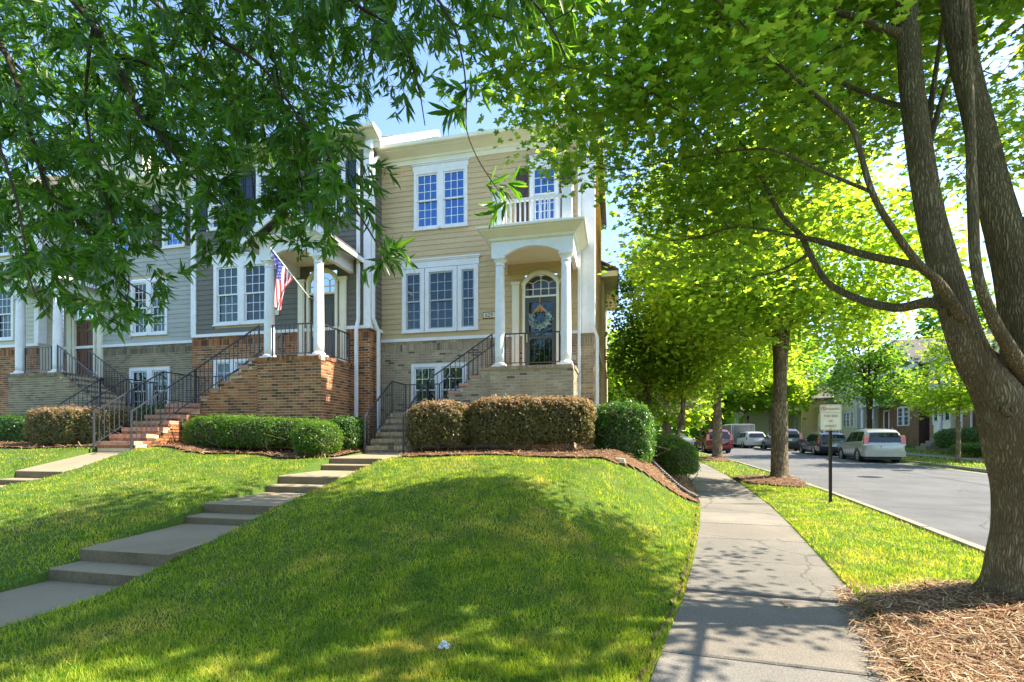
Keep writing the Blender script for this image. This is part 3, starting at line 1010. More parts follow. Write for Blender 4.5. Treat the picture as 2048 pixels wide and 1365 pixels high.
def sash_window(root, T, x0, x1, z0, z1, cols, rows, trim='white', tw=0.10, glass='glass', back='blind', sashm='white', name='window', bottom=0.07):
    """double-hung window: casing (part) > sash, pane, blind (sub-parts). rows = panes per sash"""
    mb = MB()
    o = 0.045
    for (a, b, c, d) in ((x0, x0 + tw, z0, z1), (x1 - tw, x1, z0, z1), (x0 + tw, x1 - tw, z1 - tw, z1), (x0 + tw, x1 - tw, z0, z0 + bottom)):
        tbox(mb, T, a, b, -o, 0.06, c, d)
    tbox(mb, T, x0 - 0.02, x1 + 0.02, -o - 0.03, 0.0, z0 - 0.035, z0 + 0.0)
    win = mb.build(name, M[trim], root)
    gx0, gx1, gz0, gz1 = x0 + tw, x1 - tw, z0 + bottom, z1 - tw
    # box behind: the unlit room's shade is put into its near-black colour
    rb = MB()
    panel(rb, T, gx0, gx1, gz0, gz1, [], 0.34)
    for a, b, c, d in ((gx0, gx1, gz0, gz0), (gx0, gx1, gz1, gz1)):
        rb.poly([T(a, 0.05, c), T(b, 0.05, c), T(b, 0.34, c), T(a, 0.34, c)])
    for a in (gx0, gx1):
        rb.poly([T(a, 0.05, gz0), T(a, 0.34, gz0), T(a, 0.34, gz1), T(a, 0.05, gz1)])
    rb.build('unlit_room_box', M['dark'], win)
    zm = (gz0 + gz1) / 2
    st = 0.042
    for si, (za, zb, dep) in enumerate(((gz0, zm + 0.02, 0.03), (zm - 0.02, gz1, 0.0))):
        sb = MB()
        for (a, b, c, d) in ((gx0, gx0 + st, za, zb), (gx1 - st, gx1, za, zb), (gx0 + st, gx1 - st, zb - st, zb), (gx0 + st, gx1 - st, za, za + st)):
            tbox(sb, T, a, b, dep - 0.012, dep + 0.03, c, d)
        ix0, ix1, iz0, iz1 = gx0 + st, gx1 - st, za + st, zb - st
        pw, ph = (ix1 - ix0) / cols, (iz1 - iz0) / rows
        mt = 0.009
        for i in range(1, cols):
            tbox(sb, T, ix0 + i * pw - mt, ix0 + i * pw + mt, dep, dep + 0.02, iz0, iz1)
        for j in range(1, rows):
            tbox(sb, T, ix0, ix1, dep + 0.002, dep + 0.018, iz0 + j * ph - mt, iz0 + j * ph + mt)
        sb.build('sash', M[sashm], win)
        for i in range(cols):
            for j in range(rows):
                p, q = T(ix0 + i * pw, dep + 0.008, iz0 + j * ph), T(ix0 + (i + 1) * pw, dep + 0.013, iz0 + (j + 1) * ph)
                ubox('pane', M[glass], win, min(p[0], q[0]), max(p[0], q[0]), min(p[1], q[1]), max(p[1], q[1]), p[2], q[2])
    if back == 'blind':
        bl = MB()
        z = gz0 + 0.02
        while z < gz1:
            bl.poly([T(gx0 + .01, 0.10, z), T(gx1 - .01, 0.10, z), T(gx1 - .01, 0.135, z + 0.036), T(gx0 + .01, 0.135, z + 0.036)])
            z += 0.052
        bl.build('blind', M['blind'], win)
    elif back == 'curtain':
        bl = MB()
        n = 26
        for i in range(n):
            a = gx0 + (gx1 - gx0) * i / n
            b = gx0 + (gx1 - gx0) * (i + 1) / n
            if 0.42 < (i + .5) / n < 0.58:
                continue
            bl.poly([T(a, 0.13 + 0.03 * math.sin(i * 1.9), gz0), T(b, 0.13 + 0.03 * math.sin((i + 1) * 1.9), gz0), T(b, 0.13 + 0.03 * math.sin((i + 1) * 1.9), gz1), T(a, 0.13 + 0.03 * math.sin(i * 1.9), gz1)])
        bl.build('curtain', M['curtain'], win)
    return win

def head_trim(root, T, x0, x1, z0, z1, name='window_head'):
    mb = MB()
    tbox(mb, T, x0, x1, -0.05, 0.0, z0, z1 - 0.07)
    tbox(mb, T, x0 - 0.03, x1 + 0.03, -0.075, 0.0, z1 - 0.07, z1 - 0.035)
    tbox(mb, T, x0 - 0.06, x1 + 0.06, -0.10, 0.0, z1 - 0.035, z1)
    return mb.build(name, M['white'], root)

def shutter(root, T, x0, x1, z0, z1, m_):
    mb = MB()
    tbox(mb, T, x0, x1, -0.035, -0.022, z0, z1)
    s = 0.05
    for a, b, c, d in ((x0, x0 + s, z0, z1), (x1 - s, x1, z0, z1), (x0 + s, x1 - s, z0, z0 + s), (x0 + s, x1 - s, z1 - s, z1), (x0 + s, x1 - s, (z0 + z1) / 2 - s / 2, (z0 + z1) / 2 + s / 2)):
        tbox(mb, T, a, b, -0.055, -0.034, c, d)
    for (c, d) in ((z0 + 2 * s, (z0 + z1) / 2 - s), ((z0 + z1) / 2 + s, z1 - 2 * s)):
        tbox(mb, T, x0 + 1.6 * s, x1 - 1.6 * s, -0.046, -0.034, c, d)
    return mb.build('shutter', m_, root)

def cornice(root, x0, x1, Y, z0, z1, proj, ret=True):
    """soffit, crown and gutter along a front eave"""
    mb = MB()
    h = z1 - z0
    prof = [(0, z0), (0.03, z0), (0.03, z0 + h * .30), (0.06, z0 + h * .32), (0.09, z0 + h * .45), (proj * .55, z0 + h * .60), (proj - .12, z0 + h * .66), (proj - .12, z0 + h * .70),
            (proj - .02, z0 + h * .74), (proj, z0 + h * .80), (proj, z1), (0, z1)]
    mb.extrude([(x0, Y - d, z) for d, z in prof], (x1 - x0, 0, 0))
    return mb.build('eave_cornice', M['cream'], root)

def column(root, cx, cy, z0, z1, r=0.13):
    prof = []
    n = 12
    for i in range(n + 1):
        t = i / n
        rr = r * (1 - 0.16 * max(0, (t - 0.25) / 0.75) ** 1.5)
        prof.append((rr, z0 + 0.11 + (z1 - z0 - 0.11 - 0.16) * t))
    c = MB().lathe(cx, cy, prof, 28).build('column', M['white'], root, smooth=True)
    b = MB()
    b.box(cx - r * 1.32, cx + r * 1.32, cy - r * 1.32, cy + r * 1.32, z0, z0 + 0.045)
    b.lathe(cx, cy, [(r * 1.26, z0 + 0.045), (r * 1.30, z0 + 0.065), (r * 1.22, z0 + 0.09), (r * 1.05, z0 + 0.115)], 28)
    b.build('column_base', M['white'], c)
    k = MB()
    k.lathe(cx, cy, [(r * .93, z1 - 0.20), (r * .98, z1 - 0.19), (r * .98, z1 - 0.175), (r * .86, z1 - 0.165), (r * .86, z1 - .12), (r * 1.02, z1 - .09), (r * 1.2, z1 - .06), (r * 1.22, z1 - .045)], 28)
    k.box(cx - r * 1.28, cx + r * 1.28, cy - r * 1.28, cy + r * 1.28, z1 - 0.045, z1)
    k.build('capital', M['white'], c)
    return c

def arc(xa, xb, zs, rise, n=16):
    """segmental arch points from (xa, zs) up by rise to (xb, zs)"""
    w_ = (xb - xa) / 2
    if rise < 1e-4:
        return [(xa, zs), (xb, zs)]
    rad = (w_ * w_ + rise * rise) / (2 * rise)
    cz = zs + rise - rad
    a = math.asin(min(1, w_ / rad))
    return [((xa + xb) / 2 + rad * math.sin(-a + 2 * a * i / n), cz + rad * math.cos(-a + 2 * a * i / n)) for i in range(n + 1)]

def arch_beam(mb, T, x0, x1, xa, xb, zbot, rise, ztop, d0, d1):
    """entablature board with a shallow arch cut in its lower edge between xa and xb"""
    A = T(0, d0, 0)
    B = T(0, d1, 0)
    dv = (B[0] - A[0], B[1] - A[1], 0)
    pts = [(x0, zbot), (xa, zbot)] + arc(xa, xb, zbot + 0.02, rise) + [(xb, zbot), (x1, zbot)]
    for i in range(len(pts) - 1):
        (ua, za), (ub, zb) = pts[i], pts[i + 1]
        if ub - ua < 1e-6:
            continue
        mb.extrude([T(ua, d0, za), T(ub, d0, zb), T(ub, d0, ztop), T(ua, d0, ztop)], dv)

def door_unit(root, T, x0, x1, z0, z1, transom_spring, transom_top, m_, storm=False, knob_left=True, label=None):
    """panelled door, arched transom with spider-web bars, casing and pilasters"""
    W = x1 - x0
    db = MB()
    tbox(db, T, x0, x1, 0.0, 0.05, z0 + 0.02, z1)
    st = 0.11
    def rail_frame(mb, a, b, c, d, dep, t):
        for p, q, r_, s_ in ((a, a + t, c, d), (b - t, b, c, d), (a + t, b - t, c, c + t), (a + t, b - t, d - t, d)):
            tbox(mb, T, p, q, dep, 0.0, r_, s_)
    H = z1 - z0
    # raised stiles and panels
    for a, b, c, d in ((x0, x0 + st, z0 + .02, z1), (x1 - st, x1, z0 + .02, z1), (x0 + W / 2 - .05, x0 + W / 2 + .05, z0 + .02, z1)):
        tbox(db, T, a, b, -0.014, 0.0, c, d)
    for f in (0.0, 0.12, 0.45, 0.80, 0.945):
        tbox(db, T, x0 + st, x1 - st, -0.013, 0.0, z0 + .02 + H * f, z0 + .02 + H * f + 0.10 if f < .9 else z1)
    for i in range(2):
        a = x0 + st + .03 + i * (W / 2 - .05 - .0)
        b = a + W / 2 - st - .11
        for c, d in ((.165, .43), (.515, .78), (.86, .93)):
            tbox(db, T, a, b, -0.008, 0.0, z0 + H * c + .03, z0 + H * d)
    door = db.build('door', m_, root)
    hb = MB()
    kx = x0 + 0.065 if knob_left else x1 - 0.065
    tbox(hb, T, kx - 0.022, kx + 0.022, -0.022, -0.014, z0 + 0.86, z0 + 1.20)
    a = T(kx, -0.02, z0 + 0.93)
    b = T(kx + (.09 if knob_left else -.09), -0.075, z0 + 0.93)
    hb.tube([a, T(kx, -0.075, z0 + .93), b], 0.011, 6)
    hb.build('handle', M['brass'], door)
    if storm:
        sb = MB()
        for p, q, c, d in ((x0 - .0, x0 + .115, z0 + .02, z1), (x1 - .115, x1, z0 + .02, z1), (x0 + .115, x1 - .115, z1 - .14, z1), (x0 + .115, x1 - .115, z0 + .02, z0 + .16), (x0 + .115, x1 - .115, z0 + .93, z0 + 1.0)):
            tbox(sb, T, p, q, -0.085, -0.055, c, d)
        s_ = sb.build('storm_door', m_, root)
        for c, d in ((z0 + .16, z0 + .93), (z0 + 1.0, z1 - .14)):
            p, q = T(x0 + .115, -0.073, c), T(x1 - .115, -0.068, d)
            ubox('pane', M['glass'], s_, p[0], q[0], min(p[1], q[1]), max(p[1], q[1]), c, d)
        h2 = MB()
        tbox(h2, T, x0 + 0.035, x0 + 0.075, -0.12, -0.085, z0 + 0.83, z0 + 1.1)
        h2.build('handle', M['brass'], s_)
    # threshold
    tb = MB()
    tbox(tb, T, x0 - 0.03, x1 + 0.03, -0.14, 0.0, z0, z0 + 0.03)
    tb.build('threshold', M['sashgray'], root)
    # casing with arched head
    cb = MB()
    c0 = 0.07
    tbox(cb, T, x0 - c0, x0, -0.10, 0.02, z0, transom_spring)
    tbox(cb, T, x1, x1 + c0, -0.10, 0.02, z0, transom_spring)
    tbox(cb, T, x0, x1, -0.09, 0.02, z1 + 0.0, z1 + 0.05)
    inner = arc(x0, x1, transom_spring, transom_top - transom_spring)
    outer = arc(x0 - c0, x1 + c0, transom_spring, transom_top - transom_spring + c0)
    A, B = T(0, -0.10, 0), T(0, 0.02, 0)
    dv = (B[0] - A[0], B[1] - A[1], 0)
    cb.band([T(u, -0.10, z) for u, z in inner], [T(u, -0.10, z) for u, z in outer], dv)
    outer2 = arc(x0 - c0 - .05, x1 + c0 + .05, transom_spring, transom_top - transom_spring + c0 + .05)
    cb.band([T(u, -0.07, z) for u, z in outer], [T(u, -0.07, z) for u, z in outer2], (dv[0] * .7, dv[1] * .7, 0))
    cas = cb.build('door_casing', M['cream'], root)
    # transom: glass polygon and bars
    tr = MB()
    zb = z1 + 0.05
    gpts = [T(x0, 0.0, zb), T(x1, 0.0, zb)] + [T(u, 0.0, z) for u, z in inner[::-1]]
    tr.poly(gpts)
    tw = MB()
    gl = tr.build('transom', M['glass'], root)
    cx = (x0 + x1) / 2
    bw = 0.011
    zr = zb + (transom_spring - zb) * .62
    for u in (x0 + W * .25, cx, x0 + W * .75):
        top = transom_top if u == cx else transom_spring + (transom_top - transom_spring) * .12
        tbox(tw, T, u - bw, u + bw, -0.03, 0.005, zb, top)
    tbox(tw, T, x0, x1, -0.028, 0.003, zr - bw, zr + bw)
    a1 = arc(x0 + W * .25, x0 + W * .75, transom_spring + (transom_top - transom_spring) * .10, (transom_top - transom_spring) * .38, 8)
    for i in range(len(a1) - 1):
        tw.tube([T(a1[i][0], -.012, a1[i][1]), T(a1[i + 1][0], -.012, a1[i + 1][1])], bw, 4)
    zt = transom_spring + (transom_top - transom_spring) * .12
    for s_ in (-1, 1):
        tw.tube([T(cx + s_ * W * .25, -.012, zt), T(cx + s_ * W * .49, -.012, zt + (transom_top - transom_spring) * .30)], bw, 4)
    tw.build('glazing_bar', M['cream'], gl)
    for a in (x0 - c0 - 0.30, x1 + c0 + 0.06):
        pb = MB()
        tbox(pb, T, a, a + .20, -0.075, 0.0, z0, transom_spring + .03)
        tbox(pb, T, a - .025, a + .225, -0.095, 0.0, z0, z0 + .22)
        tbox(pb, T, a - .025, a + .225, -0.10, 0.0, transom_spring + .03, transom_spring + .10)
        tbox(pb, T, a + .04, a + .16, -0.085, -0.07, z0 + .35, transom_spring - .08)
        pb.build('pilaster', M['cream'], root)
    return door

def downspout(root, pts, name='downspout', r=0.038):
    mb = MB()
    P = [Vector(p) for p in pts]
    for i in range(len(P) - 1):
        a, b = P[i], P[i + 1]
        lo, hi = (a, b) if a.z < b.z else (b, a)
        mb.hexa([(lo.x - r, lo.y - r, lo.z), (lo.x + r, lo.y - r, lo.z), (lo.x + r, lo.y + r, lo.z), (lo.x - r, lo.y + r, lo.z),
                 (hi.x - r, hi.y - r, hi.z), (hi.x + r, hi.y - r, hi.z), (hi.x + r, hi.y + r, hi.z), (hi.x - r, hi.y + r, hi.z)])
    return mb.build(name, M['white'], root)

BAL = {}
def railing(name, label, pts, h=0.86, group=None, ends=(True, True), posts=None):
    """iron railing along floor points; > post, top_rail, bottom_rail, baluster"""
    P = [Vector(p) for p in pts]
    t = thing(name, label, 'railing', tuple(P[0]), group=group)
    tr, br = MB(), MB()
    up = Vector((0, 0, h))
    for i in range(len(P) - 1):
        a, b = P[i], P[i + 1]
        d = b - a
        L = math.hypot(d.x, d.y)
        ux, uy = d.x / L, d.y / L
        nx_, ny_ = -uy * 0.019, ux * 0.019
        for mbx, z0, z1, k in ((tr, h - 0.02, h + 0.008, 1.0), (br, 0.09, 0.112, .6)):
            mbx.hexa([(a.x - nx_ * k, a.y - ny_ * k, a.z + z0), (b.x - nx_ * k, b.y - ny_ * k, b.z + z0), (b.x + nx_ * k, b.y + ny_ * k, b.z + z0), (a.x + nx_ * k, a.y + ny_ * k, a.z + z0),
                      (a.x - nx_ * k, a.y - ny_ * k, a.z + z1), (b.x - nx_ * k, b.y - ny_ * k, b.z + z1), (b.x + nx_ * k, b.y + ny_ * k, b.z + z1), (a.x + nx_ * k, a.y + ny_ * k, a.z + z1)])
        n = max(1, int(L / 0.115))
        for j in range(1, n):
            q = a + d * (j / n)
            ubox('baluster', M['iron'], t, q.x - .0065, q.x + .0065, q.y - .0065, q.y + .0065, q.z + 0.10, q.z + h - 0.015)
    tr.build('top_rail', M['iron'], t)
    br.build('bottom_rail', M['iron'], t)
    for i, p in enumerate(P):
        if (i == 0 and not ends[0]) or (i == len(P) - 1 and not ends[1]):
            continue
        ubox('post', M['iron'], t, p.x - .016, p.x + .016, p.y - .016, p.y + .016, p.z - 0.02, p.z + h + 0.01)
    return t

def stairs(name, label, xl, xr, yb, zb, n_low, run, rise, yback, n_up, run2, rise2, sgn, xporch, mtread, mbrick, mortar, zbase, group=None, mriser=None, mup=None):
    """L-shaped brick stair: lower flight away from the viewer, landing, upper flight sideways to the porch.
    sgn +1: upper flight climbs towards +X"""
    t = thing(name, label, 'stairs', ((xl + xr) / 2, yb, zb), group=group)
    y, z = yb, zb
    course, riser = MB(), MB()
    for i in range(n_low):
        z += rise
        y1 = y + run if i < n_low - 1 else yback
        MB().box(xl + .01, xr - .01, y + .015, y1 + (0.02 if i < n_low - 1 else 0), zbase if i == 0 else z - rise - 0.02, z - 0.012).build('step' if i < n_low - 1 else 'landing', mortar, t)
        nb = int((xr - xl) / 0.0715)
        wb = (xr - xl) / nb
        deep = [(y, y + 0.20)] + ([(y + .205, y + .205 + 0.2 * k) for k in ()])
        for k in range(nb):
            course.box(xl + k * wb + .004, xl + (k + 1) * wb - .004, y - .012, y + .195, z - .092, z + rnd.uniform(-.002, .002))
        # riser bricks below the nosing
        k = 0
        x = xl
        while x < xr - .02:
            xe = min(x + BL - JT, xr)
            riser.box(x, xe, y + .004, y + .03, z - rise + .006, z - .10)
            x += BL
        # paving behind the nosing row
        yy = y + .203
        while yy < y1 - .03:
            ye = min(yy + .0677 - .008, y1)
            x = xl + (0 if int(yy * 100) % 2 else .1)
            while x < xr:
                course.box(max(xl, x), min(x + BL - JT, xr), yy, ye, z - .03, z + rnd.uniform(-.002, .002))
                x += BL
            yy += .0677
        y = y1 if i < n_low - 1 else y
    zl = z
    yf = yback - (xr - xl) * 0.86
    tag(course.build('brick', mtread, t), kind='stuff')
    tag(riser.build('riser_brick', mriser or mbrick, t), kind='stuff')
    # upper flight
    x0 = xr if sgn > 0 else xl
    ydep0, ydep1 = y + 0.02, yback
    tc = MB()
    for i in range(n_up):
        z += rise2
        xa, xb = x0 + sgn * i * run2, (x0 + sgn * (i + 1) * run2 if i < n_up - 1 else xporch)
        a, b = min(xa, xb), max(xa, xb)
        MB().box(a + .004, b - .004, ydep0 + .016, ydep1, zbase, z - .07).build('step', mortar, t)
        nb = int((ydep1 - ydep0) / 0.0715)
        for k in range(nb):
            tc.box(a - (.012 if sgn > 0 else 0), b + (.012 if sgn < 0 else 0), ydep0 - .012 + k * .0715, ydep0 - .012 + (k + 1) * .0715 - .007, z - .07, z + rnd.uniform(-.002, .002))
    tag(tc.build('tread_brick', mup or mtread, t), kind='stuff')
    # brick cheek facing the viewer under the upper flight
    def keep(u, zz):
        k = int((u - x0) * sgn / run2)
        return zz < zl + rise2 * (min(k, n_up - 1) + 1) - 0.085
    ua, ub = min(x0, xporch), max(x0, xporch)
    bricks(t, TX(ydep0 + 0.014), 'X', ua, ub, zbase, zl + rise2 * n_up, [], mbrick, keep=keep)
    # side cheek of the lower flight facing +X
    def keep2(u, zz):
        k = int((u - yb) / run)
        return zz < zb + rise * (min(k, n_low - 1) + 1) - 0.10 and u > yb
    bricks(t, TY(xr - .004), 'Y', yb, yback if sgn < 0 else ydep0, zbase, zl, [], mbrick, keep=keep2)
    return t, zl

# ------------------------------------------------------------ the tan end townhouse
ZB = 1.05
def front_wall(root, x0, x1, Y, zw, ze, ops, m_sid, m_brick, mortar, singles=0, zb=ZB):
    T = TX(Y)
    wb = MB()
    panel(wb, T, x0, x1, zb, ze, [o[:4] for o in ops], 0.0)
    wb.build('wall', mortar, root)
    bricks(root, T, 'X', x0, x1, zb, zw - 0.09, [o[:4] for o in ops if o[2] < zw], m_brick, singles, soldier=2)
    siding(root, T, 'X', x0, x1, zw, ze, [o[:4] for o in ops if o[3] > zw], m_sid)
    MB().box(x0, x1, Y - 0.05, Y, zw - 0.09, zw - 0.001).build('water_table', M['white'], root)

house = thing('townhouse', 'tan sided end townhouse with a white balcony above its arched porch', 'house', (-3.7, 13.0, 1.1))
hA = house
T = TX(13.0)
X0, X1, ZW, ZE = -6.83, -0.65, 4.42, 9.46
ops = [(-5.79, -4.17, 7.55, 9.25), (-6.16, -5.47, 4.60, 6.46), (-5.45, -4.48, 4.60, 6.46), (-4.46, -3.85, 4.60, 6.46),
       (-5.87, -4.20, 2.18, 3.66), (-2.38, -1.58, 7.42, 9.0), (-2.52, -1.62, 3.30, 6.0)]
T1 = TX(13.0)
front_wall(hA, X0, X1, 13.0, ZW, ZE, ops, M['tan'], M['brick_t'], M['mortar'], 120)
# right side wall, sunlit, running back from the street corner
TS = TY(X1)
MB().poly([(X1, 13.0, 0.3), (X1, 18.6, 0.3), (X1, 18.6, 11.6), (X1, 16.0, 12.4), (X1, 13.0, ZE + .3)]).build('side_wall', M['mortar'], hA)
bricks(hA, TS, 'Y', 13.0, 18.6, 0.3, ZW - .09, [], M['brick_t'], 0, soldier=2)
siding(hA, TS, 'Y', 13.0, 18.6, ZW, 9.9, [], M['tan'])
ubox('water_table', M['white'], hA, X1, X1 + .05, 12.95, 18.6, ZW - .09, ZW - .001)
mb = MB(); mb.box(X1 - .34, X1 + .035, 12.955, 13.0, ZW, ZE + .05); mb.box(X1, X1 + .035, 13.0, 13.2, ZW, ZE + .05)
mb.build('corner_board', M['white'], hA)
# rear wing with its small overhang
mb = MB(); mb.box(X1 - 4, X1 + .12, 18.6, 22.9, 0.3, 7.6)
mb.build('rear_wall', M['tan'], hA)
mb = MB(); mb.box(X1 - 4, X1 + .62, 18.3, 23.2, 7.6, 7.8)
mb.build('rear_eave', M['cream'], hA)
mb = MB(); mb.extrude([(X1 + .66, 18.25, 7.8), (X1 + .66, 23.25, 7.8), (X1 - .6, 23.25, 8.5), (X1 - .6, 18.25, 8.5)], (0, 0, .05))
mb.build('rear_roof', M['roof'], hA)
mb = MB(); mb.box(X1 - .02, X1 + .16, 18.62, 22.95, 0.3, ZW - .05)
mb.build('rear_foundation', M['brick_t'], hA)
cornice(hA, X0, X1 + .22, 13.0, ZE, ZE + .42, .45)
# roof
mb = MB()
mb.extrude([(X0, 12.6, ZE + .43), (X0, 16.2, 11.4), (X0, 19.2, ZE + .43)], (X1 - X0 + .2, 0, 0))
mb.build('roof', M['roof'], hA)
# upper double window
for a, b in ((-5.79, -4.98), (-4.98, -4.17)):
    sash_window(hA, T1, a, b, 7.55, 9.23, 3, 3, glass='glass_up', back=None, tw=.085)
head_trim(hA, T1, -5.82, -4.14, 9.23, 9.455)
for a, b, c in ((-6.16, -5.47, 2), (-5.45, -4.48, 3), (-4.46, -3.85, 2)):
    sash_window(hA, T1, a, b, 4.60, 6.42, c, 3, back='blind', sashm='sashgray', tw=.12)
head_trim(hA, T1, -6.18, -3.83, 6.43, 6.68)
for a, b in ((-5.87, -5.03), (-5.03, -4.20)):
    sash_window(hA, T1, a, b, 2.18, 3.66, 3, 2, back='blind', tw=.09)
sash_window(hA, T1, -2.38, -1.58, 7.42, 9.0, 3, 3, back='blind', tw=.09, glass='glass_up')
head_trim(hA, T1, -2.42, -1.54, 9.0, 9.25)
shutter(hA, T1, -2.76, -2.42, 7.44, 8.95, M['brown'])
shutter(hA, T1, -1.54, -1.20, 7.44, 8.95, M['brown'])
door_unit(hA, T1, -2.50, -1.64, 3.30, 5.36, 5.72, 5.98, M['door_d'], storm=True)
# downspouts
downspout(hA, [(-1.02, 12.62, ZE + .05), (-1.02, 12.90, ZE - .25), (-1.02, 12.90, 6.5), (-1.02, 12.87, 4.6), (-1.02, 12.87, 2.2), (-1.02, 12.87, 1.3)])
downspout(hA, [(X1 - .05, 12.87, 4.6), (X1 + .10, 12.9, 4.2), (X1 + .10, 12.9, 1.3)])

def porch(root, T, x0, x1, yf, yb, zf, zbase, ztop, m_brick, mortar, singles, rise, colr=.13, inset=.20):
    """brick pier with rowlock cap, floor, columns, arched entablature, ceiling"""
    Tf = TX(yf)
    MB().box(x0, x1 - 0.0, yf + .0, yb, zbase, zf - .02).build('porch_base', mortar, root)
    bricks(root, Tf, 'X', x0, x1, zbase, zf - .09, [], m_brick, singles)
    bricks(root, TY(x1), 'Y', yf, yb, zbase, zf - .09, [], m_brick, 40)
    cap = MB()
    nb = int((x1 - x0 + .06) / .0715)
    for k in range(nb):
        cap.box(x0 - .03 + k * .0715, x0 - .03 + (k + 1) * .0715 - .007, yf - .035, yf + .17, zf - .088, zf + rnd.uniform(-.0015, .0015))
    nb = int((yb - yf - .17) / .0715)
    for k in range(nb):
        cap.box(x1 - .17, x1 + .035, yf + .18 + k * .0715, yf + .18 + (k + 1) * .0715 - .007, zf - .088, zf + rnd.uniform(-.0015, .0015))
    tag(cap.build('cap_brick', m_brick, root), kind='stuff')
    MB().box(x0 + .02, x1 - .18, yf + .18, yb, zf - .03, zf - .006).build('porch_floor', M['terra'], root)
    cxs = (x0 + inset, x1 - inset)
    cy = yf + .20
    for cx in cxs:
        column(root, cx, cy, zf, ztop, colr)
    return cxs, cy

cxs, cy = porch(hA, T1, -3.13, -1.06, 11.60, 12.98, 3.30, 1.1, 6.05, M['brick_t'], M['mortar'], 150, .2)
mb = MB()
arch_beam(mb, TX(11.66), -3.12, -1.07, -2.80, -1.39, 6.05, .20, 6.42, 0, .12)
mb.box(-1.19, -1.07, 11.78, 12.99, 6.05, 6.42)
mb.box(-3.12, -3.0, 11.78, 12.99, 6.05, 6.42)
mb.build('entablature', M['white'], hA)
mb = MB(); mb.box(-3.0, -1.19, 11.78, 12.99, 6.33, 6.36)
mb.build('porch_ceiling', M['cream'], hA)
def flare(x0, x1, y0, y1, z0, z1, p):
    """cornice that flares outward on the front and both sides"""
    mb = MB()
    st = [(0, z0), (.05, z0 + .03), (.06, z0 + .08), (.16, z0 + .15), (p - .05, z0 + (z1 - z0) * .72), (p - .05, z0 + (z1 - z0) * .78), (p, z0 + (z1 - z0) * .84), (p, z1)]
    for i in range(len(st) - 1):
        (a, za), (b, zb) = st[i], st[i + 1]
        R0 = [(x0 - a, y1, za), (x0 - a, y0 - a, za), (x1 + a, y0 - a, za), (x1 + a, y1, za)]
        R1 = [(x0 - b, y1, zb), (x0 - b, y0 - b, zb), (x1 + b, y0 - b, zb), (x1 + b, y1, zb)]
        for j in range(3):
            mb.poly([R0[j], R0[j + 1], R1[j + 1], R1[j]])
    mb.poly([(x0 - p, y1, z1), (x0 - p, y0 - p, z1), (x1 + p, y0 - p, z1), (x1 + p, y1, z1)])
    mb.poly([(x0, y1, z0), (x1, y1, z0), (x1, y0, z0), (x0, y0, z0)])
    return mb
flare(-3.12, -1.07, 11.66, 12.97, 6.42, 6.72, .30).build('porch_cornice', M['cream'], hA)
# balcony railing
for px_ in (-2.96, -1.22):
    mb = MB()
    mb.box(px_ - .12, px_ + .12, 11.62, 11.86, 6.72, 7.62)
    mb.box(px_ - .15, px_ + .15, 11.59, 11.89, 7.62, 7.66)
    mb.box(px_ - .14, px_ + .14, 11.60, 11.88, 6.721, 6.84)
    mb.build('balcony_post', M['white'], hA)
br = link('balcony_rail', None, hA)
def white_rail(x0, y0, x1, y1, n):
    d = Vector((x1 - x0, y1 - y0, 0)); L = d.length; d.normalize(); nn = Vector((-d.y, d.x, 0))
    for z0, z1, wd_, nm in ((7.42, 7.49, .035, 'top_rail'), (6.84, 6.90, .028, 'bottom_rail')):
        a, b = Vector((x0, y0, 0)), Vector((x1, y1, 0))
        MB().hexa([tuple(a - nn * wd_ + Vector((0, 0, z0))), tuple(b - nn * wd_ + Vector((0, 0, z0))), tuple(b + nn * wd_ + Vector((0, 0, z0))), tuple(a + nn * wd_ + Vector((0, 0, z0))),
                   tuple(a - nn * wd_ + Vector((0, 0, z1))), tuple(b - nn * wd_ + Vector((0, 0, z1))), tuple(b + nn * wd_ + Vector((0, 0, z1))), tuple(a + nn * wd_ + Vector((0, 0, z1)))]).build(nm, M['white'], br)
    for i in range(n):
        p = Vector((x0, y0, 0)) + d * (L * (i + .5) / n)
        ubox('baluster', M['white'], br, p.x - .019, p.x + .019, p.y - .019, p.y + .019, 6.90, 7.42)
white_rail(-2.83, 11.74, -1.35, 11.74, 12)
white_rail(-1.22, 11.88, -1.22, 12.96, 9)
white_rail(-2.96, 11.88, -2.96, 12.96, 9)
MB().box(-2.8, -1.4, 11.68, 11.80, 6.745, 6.79).build('snow_bar', M['iron'], hA)

# wreath hung on the storm door: its own thing
wr = thing('door_wreath', 'pale blue and white leaf wreath with a burlap bow hung on the charcoal storm door', 'wreath', (-2.08, 12.9, 4.75))
n = 620
th = rng.uniform(0, 2 * PI, n)
rr = 0.245 + rng.normal(0, .045, n)
pos = np.stack([-2.08 + rr * np.cos(th), 12.885 - np.abs(rng.normal(0, .02, n)), 4.77 + rr * np.sin(th) * .93], -1)
kp = (np.sin(th) < .55)
up = np.stack([np.cos(th) * .6, -np.ones(n), np.sin(th) * .6], -1)
lf = [(-.5, 0, 0), (0, -.28, .08), (.5, 0, 0), (0, .28, .08)]
scatter('leaves', lf, [(0, 1, 2), (0, 2, 3)], pos[kp], rots(kp.sum(), up[kp], .55), rng.uniform(.045, .085, kp.sum()), M['wreath'], wr)
tr_ = MB().tube([(-2.08 + .245 * math.cos(a), 12.89, 4.77 + .23 * math.sin(a)) for a in np.linspace(0, 2 * PI, 25)], .022, 6)
tr_.build('ring', M['burlap'], wr, smooth=True)
mb = MB()
mb.tube([(-2.08, 12.87, 5.34), (-2.08, 12.87, 5.12)], .012, 5)
